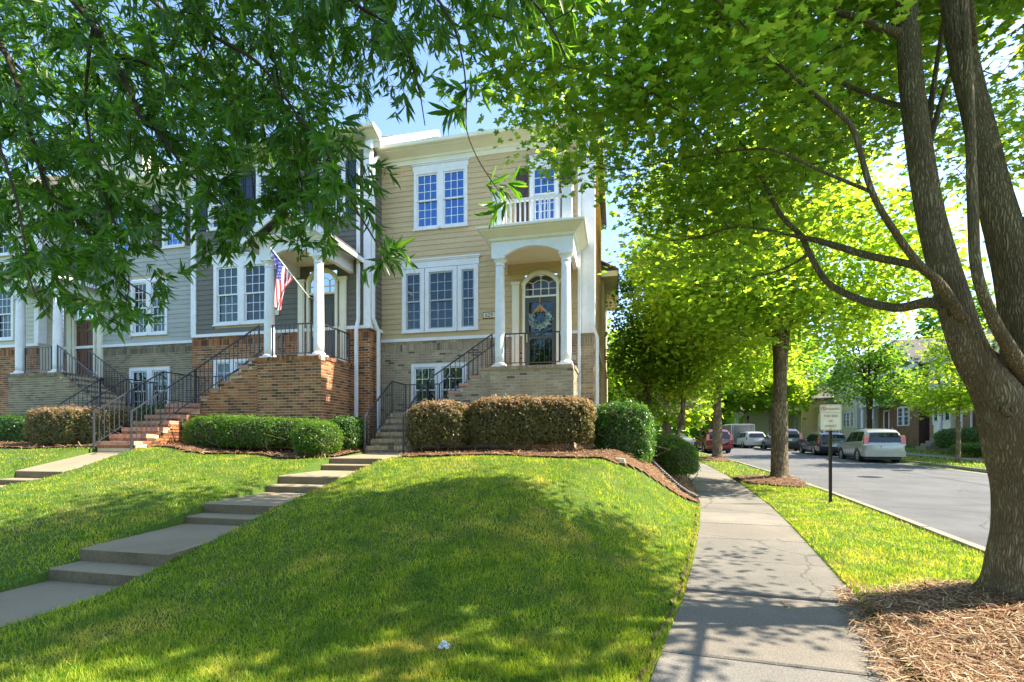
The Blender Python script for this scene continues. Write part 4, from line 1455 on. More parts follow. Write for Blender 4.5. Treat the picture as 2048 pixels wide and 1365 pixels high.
for s_ in (-1, 1):
    mb.tube([(-2.08, 12.865, 5.13), (-2.08 + s_ * .05, 12.86, 5.04), (-2.08 + s_ * .16, 12.87, 4.95)], [.02, .035, .02], 6)
    mb.tube([(-2.08, 12.865, 5.03), (-2.08 + s_ * .08, 12.855, 5.0), (-2.08 + s_ * .03, 12.86, 4.94)], [.02, .03, .018], 6)
mb.build('bow', M['burlap'], wr)

def textmesh(name, s, size, m_, parent, loc, rot=(R(90), 0, 0), ext=0.002, align='CENTER', sx=1.0):
    cu = bpy.data.curves.new(name, 'FONT')
    cu.body = s
    cu.size = size
    cu.extrude = ext
    cu.align_x = align
    cu.align_y = 'CENTER'
    cu.resolution_u = 3
    tmp = bpy.data.objects.new(name, cu)
    COL.objects.link(tmp)
    bpy.context.view_layer.update()
    me = bpy.data.meshes.new_from_object(tmp)
    bpy.data.objects.remove(tmp)
    me.materials.clear()
    me.materials.append(m_)
    o = link(name, me, parent)
    of = origin(parent)
    o.location = (loc[0] - of[0], loc[1] - of[1], loc[2] - of[2])
    o.rotation_euler = rot
    o.scale = (sx, 1, 1)
    return o
hn = thing('house_number', 'cream house number plate 629 on the tan siding', 'number plate', (-3.5, 12.97, 4.95))
MB().box(-3.71, -3.27, 12.955, 12.975, 4.87, 5.05).build('frame', M['brown'], hn)
MB().box(-3.69, -3.29, 12.945, 12.954, 4.89, 5.03).build('face', M['signface'], hn)
textmesh('digits', '629', 0.155, M['brown'], hn, (-3.53, 12.943, 4.958))
vn = MB(); vn.box(-.99 - .3, -.99 - .12, 12.965, 13.0, 3.62, 3.76)
vn.build('vent_cover', M['mortar'], hA)

st, zl = stairs('brick_stairs', 'tan brick L-shaped stairs beside the bronze hedge, up to the balcony house porch', -5.9, -4.85, 10.4, 1.16, 6, .262, .168, 12.62, 6, .287, .189, 1, -3.13,
                M['brick_t'], M['brick_t'], M['mortar'], 0.95, mriser=M['brick_g'], mup=M['terra'])
railing('iron_railing', 'black iron railing nearest the white downspout on the tan brick stairs', [(-5.86, 10.32, 1.16), (-5.86, 11.72, 2.17), (-5.86, 12.56, 2.17), (-4.85, 12.56, 2.17), (-3.16, 12.56, 3.28)], group='black iron stair railings')
railing('iron_railing', 'black iron railing between the tan brick stairs and the bronze hedge', [(-4.89, 10.36, 1.18), (-4.89, 11.76, 2.17), (-4.86, 11.80, 2.2), (-3.14, 11.80, 3.30)], group='black iron stair railings')
railing('porch_railing', 'black iron railing in front of the charcoal door with the wreath', [(-2.79, 11.78, 3.30), (-1.42, 11.78, 3.30)], h=.84)

# ------------------------------------------------------------ the dark gray townhouse
hB = thing('townhouse', 'dark gray sided townhouse with red brick base and navy shutters', 'house', (-9.8, 12.3, 1.1))
T2 = TX(12.3)
bX0, bX1, bZW, bZE = -12.81, -6.83, 4.70, 9.66
opsB = [(-8.42, -7.56, 7.85, 9.42), (-10.5, -9.64, 7.85, 9.42), (-12.2, -11.34, 7.85, 9.42), (-12.0, -10.05, 4.95, 6.85), (-12.0, -10.62, 2.55, 3.90), (-8.72, -7.84, 3.60, 6.32)]
front_wall(hB, bX0, bX1, 12.3, bZW, bZE, opsB, M['gray'], M['brick_r'], M['mortar_d'], 60)
MB().poly([(bX1, 12.3, 1.0), (bX1, 13.02, 1.0), (bX1, 13.02, 9.9), (bX1, 12.3, 9.9)]).build('return_wall', M['mortar_d'], hB)
bricks(hB, TY(bX1), 'Y', 12.3, 12.99, 1.0, bZW - .09, [], M['brick_r'], 20, soldier=2)
siding(hB, TY(bX1), 'Y', 12.3, 12.99, bZW, 9.9, [], M['gray'])
ubox('water_table', M['white'], hB, bX1, bX1 + .05, 12.25, 12.99, bZW - .09, bZW - .001)
mb = MB(); mb.box(bX1 - .16, bX1 + .035, 12.255, 12.3, bZW, bZE + .05); mb.box(bX1, bX1 + .035, 12.3, 12.46, bZW, bZE + .05)
mb.build('corner_board', M['white'], hB)
mb = MB(); mb.box(bX0 - .02, bX0 + .16, 12.255, 12.3, bZW, bZE + .05)
mb.build('corner_board', M['white'], hB)
cornice(hB, bX0 - .1, bX1 + .35, 12.3, bZE, bZE + .42, .45)
# roof with a cream gable end rising above its neighbour
gy0, gy1, gyr, gz = 11.95, 22.4, 17.2, 13.1
mb = MB()
mb.extrude([(bX1, 12.4, bZE + .2), (bX1, gyr, gz), (bX1, gy1, bZE + .2)], (-.2, 0, 0))
mb.build('gable_wall', M['tan'], hB)
TG = TY(bX1)
z = 10.0
while z < gz - .2:
    t_ = (z + .15 - bZE - .2) / (gz - bZE - .2)
    a, b = 12.4 + (gyr - 12.4) * t_, gy1 - (gy1 - gyr) * t_
    if b - a > .3:
        board(hB, M['offwhite'], TG, 'Y', a, b, z, .15)
    z += .15
mb = MB()
for (ya, za), (yb, zb2) in (((12.1, bZE + .05), (gyr, gz + .12)), ((gyr, gz + .12), (gy1 + .2, bZE + .05))):
    mb.hexa([(bX1 - .02, ya, za - .18), (bX1 + .16, ya, za - .18), (bX1 + .16, yb, zb2 - .18), (bX1 - .02, yb, zb2 - .18),
             (bX1 - .02, ya, za + .06), (bX1 + .16, ya, za + .06), (bX1 + .16, yb, zb2 + .06), (bX1 - .02, yb, zb2 + .06)])
mb.build('rake_board', M['white'], hB)
mb = MB()
mb.extrude([(bX0, 11.95, bZE + .08), (bX0, gyr, gz + .15), (bX0, gy1 + .2, bZE + .1), (bX0, gyr, gz + .06)], (bX1 - bX0 - .02, 0, 0))
mb.build('roof', M['roof'], hB)
for a, b in ((-8.42, -7.56), (-10.5, -9.64), (-12.2, -11.34)):
    sash_window(hB, T2, a, b, 7.85, 9.40, 3, 3, back=None if a > -9 else 'blind', tw=.10)
    head_trim(hB, T2, a - .03, b + .03, 9.40, 9.65)
    shutter(hB, T2, a - .43, a - .04, 7.87, 9.38, M['navy'])
    shutter(hB, T2, b + .04, b + .43, 7.87, 9.38, M['navy'])
for a, b in ((-12.0, -11.03), (-11.03, -10.05)):
    sash_window(hB, T2, a, b, 4.95, 6.8, 3, 3, back='curtain' if a < -11.5 else None, tw=.11)
head_trim(hB, T2, -12.05, -10.0, 6.8, 7.05)
for a, b in ((-12.0, -11.31), (-11.31, -10.62)):
    sash_window(hB, T2, a, b, 2.55, 3.90, 2, 2, back=None, tw=.09)
door_unit(hB, T2, -8.70, -7.86, 3.60, 5.64, 6.0, 6.28, M['door_d'], knob_left=True)
cxs, cyB = porch(hB, T2, -9.16, -7.30, 10.74, 12.28, 3.60, 1.1, 6.18, M['brick_r'], M['mortar_d'], 200, .2)
def gable_porch(root, x0, x1, yf, yb, zc, ze, apex, rise=.18, inset=.33, ov=.32, msid='cream'):
    mb = MB()
    arch_beam(mb, TX(yf + .06), x0 + .01, x1 - .01, x0 + inset, x1 - inset, zc, rise, ze, 0, .12)
    mb.box(x1 - .13, x1 - .01, yf + .18, yb, zc, ze)
    mb.box(x0 + .01, x0 + .13, yf + .18, yb, zc, ze)
    mb.build('entablature', M['white'], root)
    MB().box(x0 + .13, x1 - .13, yf + .18, yb, ze - .06, ze - .03).build('porch_ceiling', M[msid], root)
    cx = (x0 + x1) / 2
    MB().extrude([(x0, yf + .08, ze + .10), (x1, yf + .08, ze + .10), (cx, yf + .08, apex - .08)], (0, .1, 0)).build('pediment', M[msid], root)
    flare(x0 + .01, x1 - .01, yf + .06, yb, ze, ze + .16, .16).build('porch_cornice', M['white'], root)
    for s_, xe in ((-1, x0 - ov), (1, x1 + ov)):
        rb = MB()
        a, b = (xe, ze + .02), (cx, apex)
        rb.extrude([(a[0], yf - .22, a[1]), (b[0], yf - .22, b[1]), (b[0], yf - .22, b[1] + .06), (a[0], yf - .22, a[1] + .06)], (0, yb - yf + .22, 0))
        rb.build('porch_roof', M['roof'], root)
        fb = MB()
        fb.extrude([(a[0], yf - .25, a[1] - .14), (b[0], yf - .25, b[1] - .14), (b[0], yf - .25, b[1] + .03), (a[0], yf - .25, a[1] + .03)], (0, .04, 0))
        fb.box(min(xe, xe - s_ * .05), max(xe, xe - s_ * .05), yf - .21, yb, ze - .10, ze + .03)
        fb.build('rake_board', M['white'], root)
gable_porch(hB, -9.16, -7.30, 10.74, 12.28, 6.18, 6.55, 7.38)
downspout(hB, [(-7.12, 12.0, 9.6), (-7.12, 12.2, 9.4), (-7.12, 12.2, 4.85), (-7.10, 12.06, 4.55), (-7.10, 12.06, 1.3)])
downspout(hB, [(-6.72, 12.6, 9.6), (-6.745, 12.36, 9.3), (-6.745, 12.36, 4.9), (-6.66, 12.5, 4.55), (-6.66, 12.5, 1.6)])
hn = thing('house_number', 'small cream house number plate on the dark gray siding', 'number plate', (-9.9, 12.27, 5.2))
MB().box(-9.98, -9.72, 12.25, 12.27, 5.14, 5.30).build('face', M['signface'], hn)
stairs('brick_stairs', 'terracotta and red brick stairs in front of the dark gray house', -12.05, -10.93, 8.95, 1.27, 7, .295, .17, 11.78, 6, .30, .192, 1, -9.16,
       M['terra'], M['brick_r'], M['mortar_d'], 0.95)
railing('iron_railing', 'iron railing beside the bronze hedge on the terracotta stairs', [(-12.0, 8.86, 1.27), (-12.0, 10.60, 2.46), (-12.0, 11.72, 2.46), (-10.93, 11.72, 2.46), (-9.18, 11.72, 3.6)], group='black iron stair railings')
railing('iron_railing', 'iron railing between the terracotta stairs and the long clipped green hedge', [(-10.96, 8.9, 1.27), (-10.96, 10.58, 2.46), (-10.93, 10.60, 2.5), (-9.18, 10.82, 3.6)], group='black iron stair railings')
railing('porch_railing', 'black iron railing above the red brick porch wall under the flag', [(-8.80, 10.86, 3.6), (-7.66, 10.86, 3.6)], h=.86)
railing('porch_railing', 'black iron railing on the sunlit side of the red brick porch', [(-7.42, 11.06, 3.6), (-7.42, 12.22, 3.6)], h=.86)

# ------------------------------------------------------------ light gray townhouse, third in the row
hC = thing('townhouse', 'light gray sided townhouse with a brown door and gray-brown brick base', 'house', (-15.8, 13.0, 1.1))
T3 = TX(13.0)
cX0, cX1, cZW, cZE = -18.95, -12.81, 4.72, 9.66
opsC = [(-18.36, -17.52, 3.60, 6.30), (-16.0, -14.5, 4.98, 6.85), (-16.05, -14.40, 2.35, 3.88), (-16.9, -16.0, 7.8, 9.35), (-14.7, -13.8, 7.8, 9.35), (-18.5, -17.6, 7.8, 9.35)]
front_wall(hC, cX0, cX1, 13.0, cZW, cZE, opsC, M['lgray'], M['brick_g'], M['mortar_d'], 40)
cornice(hC, cX0, cX1, 13.0, cZE, cZE + .42, .45)
mb = MB()
mb.extrude([(cX0, 12.6, cZE + .43), (cX0, 17, 12.2), (cX0, 21.4, cZE + .43)], (cX1 - cX0, 0, 0))
mb.build('roof', M['roof'], hC)
# cream gabled dormer that catches the sun
mb = MB(); mb.box(-17.9, -15.2, 12.7, 15, 9.9, 11.0); mb.extrude([(-17.9, 12.7, 11.0), (-15.2, 12.7, 11.0), (-16.55, 12.7, 11.9)], (0, 2.5, 0))
mb.build('dormer', M['offwhite'], hC)
for a, b in ((-16.0, -15.25), (-15.25, -14.5)):
    sash_window(hC, T3, a, b, 4.98, 6.82, 3, 3, back='blind', tw=.10)
for a, b in ((-16.05, -15.22), (-15.22, -14.40)):
    sash_window(hC, T3, a, b, 2.35, 3.88, 3, 2, back='curtain', tw=.10)
for a in (-16.9, -14.7, -18.5):
    sash_window(hC, T3, a, a + .9, 7.8, 9.3, 3, 3, back='blind', tw=.10, glass='glass_up')
    shutter(hC, T3, a - .4, a - .04, 7.82, 9.28, M['brown'])
    shutter(hC, T3, a + .94, a + 1.3, 7.82, 9.28, M['brown'])
door_unit(hC, T3, -18.36, -17.52, 3.60, 5.60, 5.98, 6.26, M['door_b'], knob_left=False)
porch(hC, T3, -19.25, -17.27, 11.62, 12.98, 3.60, 1.1, 6.22, M['brick_g'], M['mortar_d'], 120, .2)
gable_porch(hC, -19.25, -17.27, 11.62, 12.98, 6.22, 6.6, 7.5)
stairs('brick_stairs', 'gray-brown brick stairs of the light gray house at the far end of the row', -15.55, -14.45, 10.0, 1.2, 7, .262, .18, 12.70, 6, .287, .19, -1, -17.27,
       M['brick_g'], M['brick_g'], M['mortar_d'], 0.95)
railing('iron_railing', 'iron railing before the brown door of the light gray house', [(-15.5, 9.95, 1.2), (-15.5, 11.6, 2.46), (-15.55, 11.66, 2.5), (-17.25, 11.66, 3.6)], group='black iron stair railings')
railing('iron_railing', 'iron railing on the window side of the gray-brown brick stairs', [(-14.5, 9.95, 1.2), (-14.5, 11.6, 2.46), (-14.5, 12.6, 2.46), (-15.5, 12.6, 2.46), (-17.25, 12.6, 3.6)], group='black iron stair railings')
railing('porch_railing', 'black iron railing between the white columns at the far left porch', [(-18.8, 11.78, 3.6), (-17.68, 11.78, 3.6)], h=.86)

# ------------------------------------------------------------ fourth townhouse at the edge of the view
hD = thing('townhouse', 'cream sided townhouse just showing at the far end of the row', 'house', (-22, 12.3, 1.1))
opsD = [(-21.0, -20.1, 4.9, 6.7), (-21.0, -20.1, 7.8, 9.3)]
front_wall(hD, -24.0, -19.0, 12.3, 4.72, 9.66, opsD, M['offwhite'], M['brick_r'], M['mortar_d'])
MB().box(-19.2, -19.0, 12.31, 13.0, 1.0, 9.9).build('return_wall', M['offwhite'], hD)
mb = MB(); mb.box(-19.16, -18.965, 12.255, 12.3, 4.72, 9.7); mb.box(-19.0, -18.965, 12.3, 12.5, 4.72, 9.7)
mb.build('corner_board', M['white'], hD)
siding(hD, TY(-19.0), 'Y', 12.5, 12.99, 4.72, 9.66, [], M['offwhite'])
cornice(hD, -24, -18.7, 12.3, 9.66, 10.08, .45)
mb = MB()
mb.extrude([(-24, 11.9, 10.09), (-24, 17, 13), (-24, 22, 10.09)], (5.2, 0, 0))
mb.build('roof', M['roof'], hD)
for z0, z1 in ((4.9, 6.7), (7.8, 9.3)):
    sash_window(hD, T2, -21.0, -20.1, z0, z1, 3, 3, back='blind')

# flag on its pole
fl = thing('flag', 'red, white and blue flag hanging limp from a white pole on the porch column', 'flag', (-7.55, 10.8, 5.0))
base, tip = Vector((-7.60, 10.70, 5.05)), Vector((-8.18, 10.02, 6.10))
MB().tube([tuple(base), tuple(tip)], .014, 8).build('pole', M['white'], fl, smooth=True)
MB().lathe(tip.x, tip.y, [(.0, tip.z), (.022, tip.z + .01), (.028, tip.z + .03), (.0, tip.z + .055)], 10).build('finial', M['brass'], fl, smooth=True)
MB().tube([tuple(base + Vector((0, .10, 0))), tuple(base)], .025, 8).build('bracket', M['blackplastic'], fl)
d = (tip - base)
mb = MB()
ns, nf = 13, 26
def flagpt(i, j):
    s_ = i / ns
    v = j / nf
    h = base + d * (0.42 + 0.55 * (1 - s_))           # along the pole, first stripe at the tip
    gather = 0.22 + 0.78 * (1 - v) ** 1.3
    c = base + d * 0.72
    p = c + (h - c) * gather
    fold = math.sin(s_ * 9.5 + v * 3.0) * 0.055 * min(1, v * 3)
    p = p + Vector((0.45 * fold - .10 * v, 1.0 * fold, -1.08 * v - .05 * math.sin(v * 7 + s_ * 2) * v))
    return tuple(p)
for i in range(ns):
    for j in range(nf):
        a, b, c, e = flagpt(i, j), flagpt(i + 1, j), flagpt(i + 1, j + 1), flagpt(i, j + 1)
        canton = i < 7 and j < nf * .4
        mb.poly([a, b, c, e], 2 if canton else (0 if i % 2 == 0 else 1))
cl = mb.build('cloth', [M['red'], M['flagwhite'], M['flagblue']], fl, smooth=True)
sm = MB()
for i in range(7):
    for j in range(1, 11):
        if (i + j) % 2:
            continue
        p = Vector(flagpt(i + .5, j)); q = Vector(flagpt(i + .5, j + .35)); r_ = Vector(flagpt(i + .8, j))
        uu, vv = (r_ - p) * .9, (q - p) * .9
        nrm = uu.cross(vv).normalized() * .004
        for sgn_ in (-1, 1):
            pts = []
            for k in range(10):
                an = k * PI / 5
                rad = 1.0 if k % 2 == 0 else .42
                pts.append(tuple(p + nrm * sgn_ + uu * math.cos(an) * rad + vv * math.sin(an) * rad))
            sm.poly(pts)
tag(sm.build('star', M['flagwhite'], cl), kind='stuff')

# ------------------------------------------------------------ leaves and trees
def oak_template():
    # slender pointed leaf, folded and drooping
    st = [(0, 0.008, 0), (.22, .065, .012), (.5, .10, 0.0), (.78, .065, -.045), (1.0, 0.0, -.11)]
    v = []
    for x, h_, z in st[:-1]:
        v += [(x, -h_, z + h_ * .45), (x, 0, z), (x, h_, z + h_ * .45)]
    v.append((1.0, 0, -.11))
    f = []
    for i in range(3):
        q = i * 3
        f += [(q, q + 1, q + 4, q + 3), (q + 1, q + 2, q + 5, q + 4)]
    f += [(9, 10, 12), (10, 11, 12)]
    return v, f
def maple_template():
    half = [(0, .06), (-.03, .22), (-.10, .40), (.06, .34), (.08, .58), (.22, .44), (.34, .38), (.40, .62), (.52, .52), (.62, .68), (.62, .40), (.56, .22), (.72, .26), (.76, .14), (1.0, 0)]
    mid = [(0, 0), (1.0, 0)]
    v = [(0, 0, 0), (1.0, 0, -.10)]
    L = [(x, y, .16 * y - .10 * x * x) for x, y in half[:-1]]
    Rr = [(x, -y, .16 * y - .10 * x * x) for x, y in half[:-1]]
    v += [(.45, 0, 0.0)]
    nL = len(L)
    v += L + Rr
    f = [tuple([0] + [3 + i for i in range(nL)] + [1, 2])[::-1], tuple([0] + [3 + nL + i for i in range(nL)] + [1, 2])]
    return v, f
def star_template():
    pts = [(0, .10), (-.08, .42), (.18, .30), (.40, .62), (.52, .28), (1.0, 0), (.52, -.28), (.40, -.62), (.18, -.30), (-.08, -.42), (0, -.10)]
    v = [(.35, 0, .05)] + [(x, y, -.10 * abs(y)) for x, y in pts]
    f = [(0, i, i + 1) for i in range(1, 11)]
    return v, f
def blob_template():
    v = [(0, 0, 0), (.3, .42, .06), (.75, .3, -.02), (1.0, 0, -.12), (.7, -.35, .0), (.25, -.38, .05)]
    return v, [(0, 3, 2, 1), (0, 5, 4, 3)]

def leaf_split(root, tv, tf, tv2, tf2, pos, rot, scl, m_, n_single, name='leaf', mass='foliage'):
    """the leaves nearest the viewer are parts of their own, the rest one mass"""
    cpos = np.array([0, 0, 1.45])
    d = np.linalg.norm(pos - cpos, axis=1)
    fwd = np.array([-math.sin(YAW), math.cos(YAW), 0])
    ahead = (pos - cpos) @ fwd
    lat = (pos - cpos) @ np.array([math.cos(YAW), math.sin(YAW), 0])
    score = d / (scl + 1e-6)
    vis = (ahead > .8) & (np.abs(lat) < ahead * 1.04) & ((pos[:, 2] - 1.45) < ahead * .9)
    score = np.where(vis, score, 1e9)
    order = np.argsort(score)
    sing = order[:n_single]
    sing = sing[score[sing] < 1e8]
    rest = np.setdiff1d(np.arange(len(pos)), sing)
    o = scatter(mass, tv2, tf2, pos[rest], rot[rest], scl[rest], m_, root)
    tag(o, kind='stuff')
    me = bpy.data.meshes.new(name)
    me.from_pydata([tuple(map(float, q)) for q in tv], [], tf)
    me.materials.append(m_)
    of = Vector(origin(root))
    for i in sing:
        q = link(name, me, root)
        mt = Matrix(rot[i].tolist()).to_4x4()
        q.matrix_local = Matrix.Translation(Vector(pos[i].tolist()) - of) @ mt @ Matrix.Scale(float(scl[i]), 4)
    return o

def smooth_path(P, k=3):
    """Catmull-Rom through (x,y,z,r) points"""
    P = [np.array(p, float) for p in P]
    out = []
    for i in range(len(P) - 1):
        p0, p1, p2, p3 = P[max(0, i - 1)], P[i], P[i + 1], P[min(len(P) - 1, i + 2)]
        for j in range(k):
            t = j / k
            out.append(.5 * ((2 * p1) + (-p0 + p2) * t + (2 * p0 - 5 * p1 + 4 * p2 - p3) * t * t + (-p0 + 3 * p1 - 3 * p2 + p3) * t ** 3))
    out.append(P[-1])
    return out

def limb(mb, P, n=8, k=3, jit=0.0):
    Q = smooth_path(P, k)
    mb.tube([tuple(q[:3]) for q in Q], [max(.0012, float(q[3])) for q in Q], n, caps=True, jit=jit)
    return Q

def bark_trunk(name, paths, m_, parent, n=40, amp=.012, furrows=17):
    """trunk with real ridges: radial furrows wandering up the stem"""
    mb = MB()
    for P in paths:
        Q = smooth_path(P, 10)
        # densify
        D = []
        for i in range(len(Q) - 1):
            seg = np.linalg.norm(Q[i + 1][:3] - Q[i][:3])
            m = max(1, int(seg / .035))
            for j in range(m):
                D.append(Q[i] + (Q[i + 1] - Q[i]) * j / m)
        D.append(Q[-1])
        if len(D) > 260:
            D = D[::2] if len(D) < 520 else D[::3]
        pts = [Vector(q[:3]) for q in D]
        prev = None
        b = len(mb.v)
        ph = [rnd.uniform(0, 6.28) for _ in range(6)]
        for i, p in enumerate(pts):
            t = (pts[min(i + 1, len(pts) - 1)] - pts[max(i - 1, 0)]).normalized()
            a = t.orthogonal().normalized() if prev is None else (prev - t * prev.dot(t)).normalized()
            prev = a
            c = t.cross(a)
            r = float(D[i][3])
            s = i * .035
            fl = D[i][4] if len(D[i]) > 4 else 0.0
            for k in range(n):
                an = 2 * PI * k / n
                u = an * furrows + 2.2 * math.sin(s * 5 + ph[0] + 2 * an) + 1.3 * math.sin(s * 13 + ph[1] + 3 * an)
                w_ = abs(math.sin(u * .5))
                rr = r + amp * min(1, r / .15) * (w_ - .6) + r * .05 * math.sin(2 * an + s * 1.3 + ph[2]) + r * .03 * math.sin(3 * an - s * 2.1 + ph[3])
                rr *= 1 + fl * (1 + .28 * math.cos(5 * an + ph[4]))
                mb.v.append(tuple(p + (a * math.cos(an) + c * math.sin(an)) * rr))
        for i in range(len(pts) - 1):
            for k in range(n):
                q = b + i * n
                mb.f.append((q + k, q + (k + 1) % n, q + n + (k + 1) % n, q + n + k)); mb.mi.append(0)
        e = b + (len(pts) - 1) * n
        mb.f.append(tuple(e + k for k in range(n))); mb.mi.append(0)
    return mb.build(name, m_, parent, smooth=True)

def in_ell(P, E):
    """how deep inside the union of ellipsoids (cx,cy,cz,rx,ry,rz)"""
    m = np.full(len(P), 9.0)
    for c in E:
        d = (((P - np.array(c[:3])) / np.array(c[3:])) ** 2).sum(1)
        m = np.minimum(m, d)
    return m

def cluster_points(E, n, r, shell=0.0):
    out = []
    vol = np.array([c[3] * c[4] * c[5] for c in E]) ** .8
    cnt = (vol / vol.sum() * n).astype(int) + 1
    for c, k in zip(E, cnt):
        v = r.normal(0, 1, (k, 3))
        v /= np.linalg.norm(v, axis=1)[:, None]
        rad = (shell + (1 - shell) * r.random(k)) ** (1 / 2.2)
        out.append(v * rad[:, None] * np.array(c[3:]) + np.array(c[:3]))
    return np.concatenate(out)

def twigs_to(mb, skel, C, r, rad=.006, n=4, sag=.06):
    """thin twigs from the nearest limb point to each cluster centre"""
    SK = np.array([q[:3] for q in skel])
    d0 = np.array([np.linalg.norm(SK - c, axis=1).min() for c in C])
    n0 = len(SK)
    SK = np.concatenate([SK, np.full((len(C), 3), 1e6)])
    for c in C[np.argsort(d0)]:
        d = np.linalg.norm(SK[:n0] - c, axis=1)
        d = d + r.random(n0) * .10
        j = int(np.argmin(d))
        p = SK[j].copy()
        L = np.linalg.norm(c - p)
        if L < .03:
            continue
        m1 = p + (c - p) * .38 + r.normal(0, .07 * L, 3) + np.array([0, 0, .05 * L])
        m2 = p + (c - p) * .72 + r.normal(0, .05 * L, 3)
        rr = min(rad * (0.5 + L), .02)
        mb.tube([tuple(p), tuple(m1), tuple(m2), tuple(c)], [rr, rr * .75, rr * .5, .0015], n, caps=False)
        if n0 < len(SK):
            SK[n0] = m2
            n0 += 1

# ---- the maple in the foreground
mp = thing('maple_tree', 'big multi-stemmed maple leaning over the sidewalk from the near pine straw bed', 'tree', (3.25, 4.77, 0.1))
root_z = float(terrain(3.25, 4.77))
trunk = [(3.31, 4.78, -.10, .235, .60), (3.31, 4.78, root_z, .235, .34), (3.31, 4.78, root_z + .12, .232, .16), (3.31, 4.78, root_z + .32, .23, .07), (3.31, 4.775, .75, .225, 0), (3.30, 4.77, 1.1, .228, 0), (3.24, 4.765, 1.38, .235, 0), (3.15, 4.75, 1.62, .205, 0), (3.02, 4.72, 1.86, .150, 0), (2.84, 4.70, 2.18, .122, 0),
         (2.72, 4.70, 2.62, .112, 0), (2.62, 4.80, 3.34, .100, 0), (2.58, 4.89, 4.0, .095, 0), (2.59, 5.04, 4.77, .09, 0), (2.64, 5.2, 5.58, .08, 0), (2.75, 5.53, 7.11, .06, 0), (2.82, 5.95, 9.48, .035, 0), (2.98, 6.4, 11.3, .015, 0)]
tB = [(3.32, 4.79, 1.15, .20), (3.33, 4.78, 1.58, .205), (3.32, 4.79, 2.2, .175), (3.27, 4.85, 2.81, .14), (3.17, 4.94, 3.53, .118), (3.14, 5.09, 4.28, .105), (3.1, 5.24, 5.07, .10), (3.1, 5.4, 6.06, .09), (3.27, 5.85, 8.13, .06), (3.48, 6.41, 10.6, .02)]
tC = [(3.36, 4.78, 1.6, .17), (3.40, 4.76, 2.1, .15), (3.46, 4.78, 3.02, .12), (3.47, 4.84, 4.08, .11), (3.54, 4.96, 5.22, .10), (3.82, 5.35, 7.33, .06), (4.41, 5.89, 9.6, .02)]
tD = [(3.2, 4.66, 1.95, .06), (3.0, 4.53, 2.17, .045), (2.82, 4.44, 2.43, .038), (2.70, 4.4, 2.78, .036), (2.70, 4.44, 3.33, .036), (2.71, 4.49, 4.15, .032), (2.74, 4.6, 5.03, .028), (2.76, 4.81, 6.5, .015)]
tE = [(3.27, 4.92, 1.98, .08), (3.12, 5.05, 2.3, .05), (3.0, 5.08, 2.53, .038), (3.03, 5.4, 3.38, .033), (3.1, 5.73, 4.42, .03), (3.4, 6.1, 5.69, .022), (3.88, 6.49, 7.65, .01)]
bark_trunk('trunk', [trunk], M['bark'], mp, 84, .011, 26)
for P in (tB, tC):
    bark_trunk('stem', [P], M['bark'], mp, 56, .009, 18)
for P in (tD, tE):
    bark_trunk('stem', [P], M['bark'], mp, 24, .005, 9)
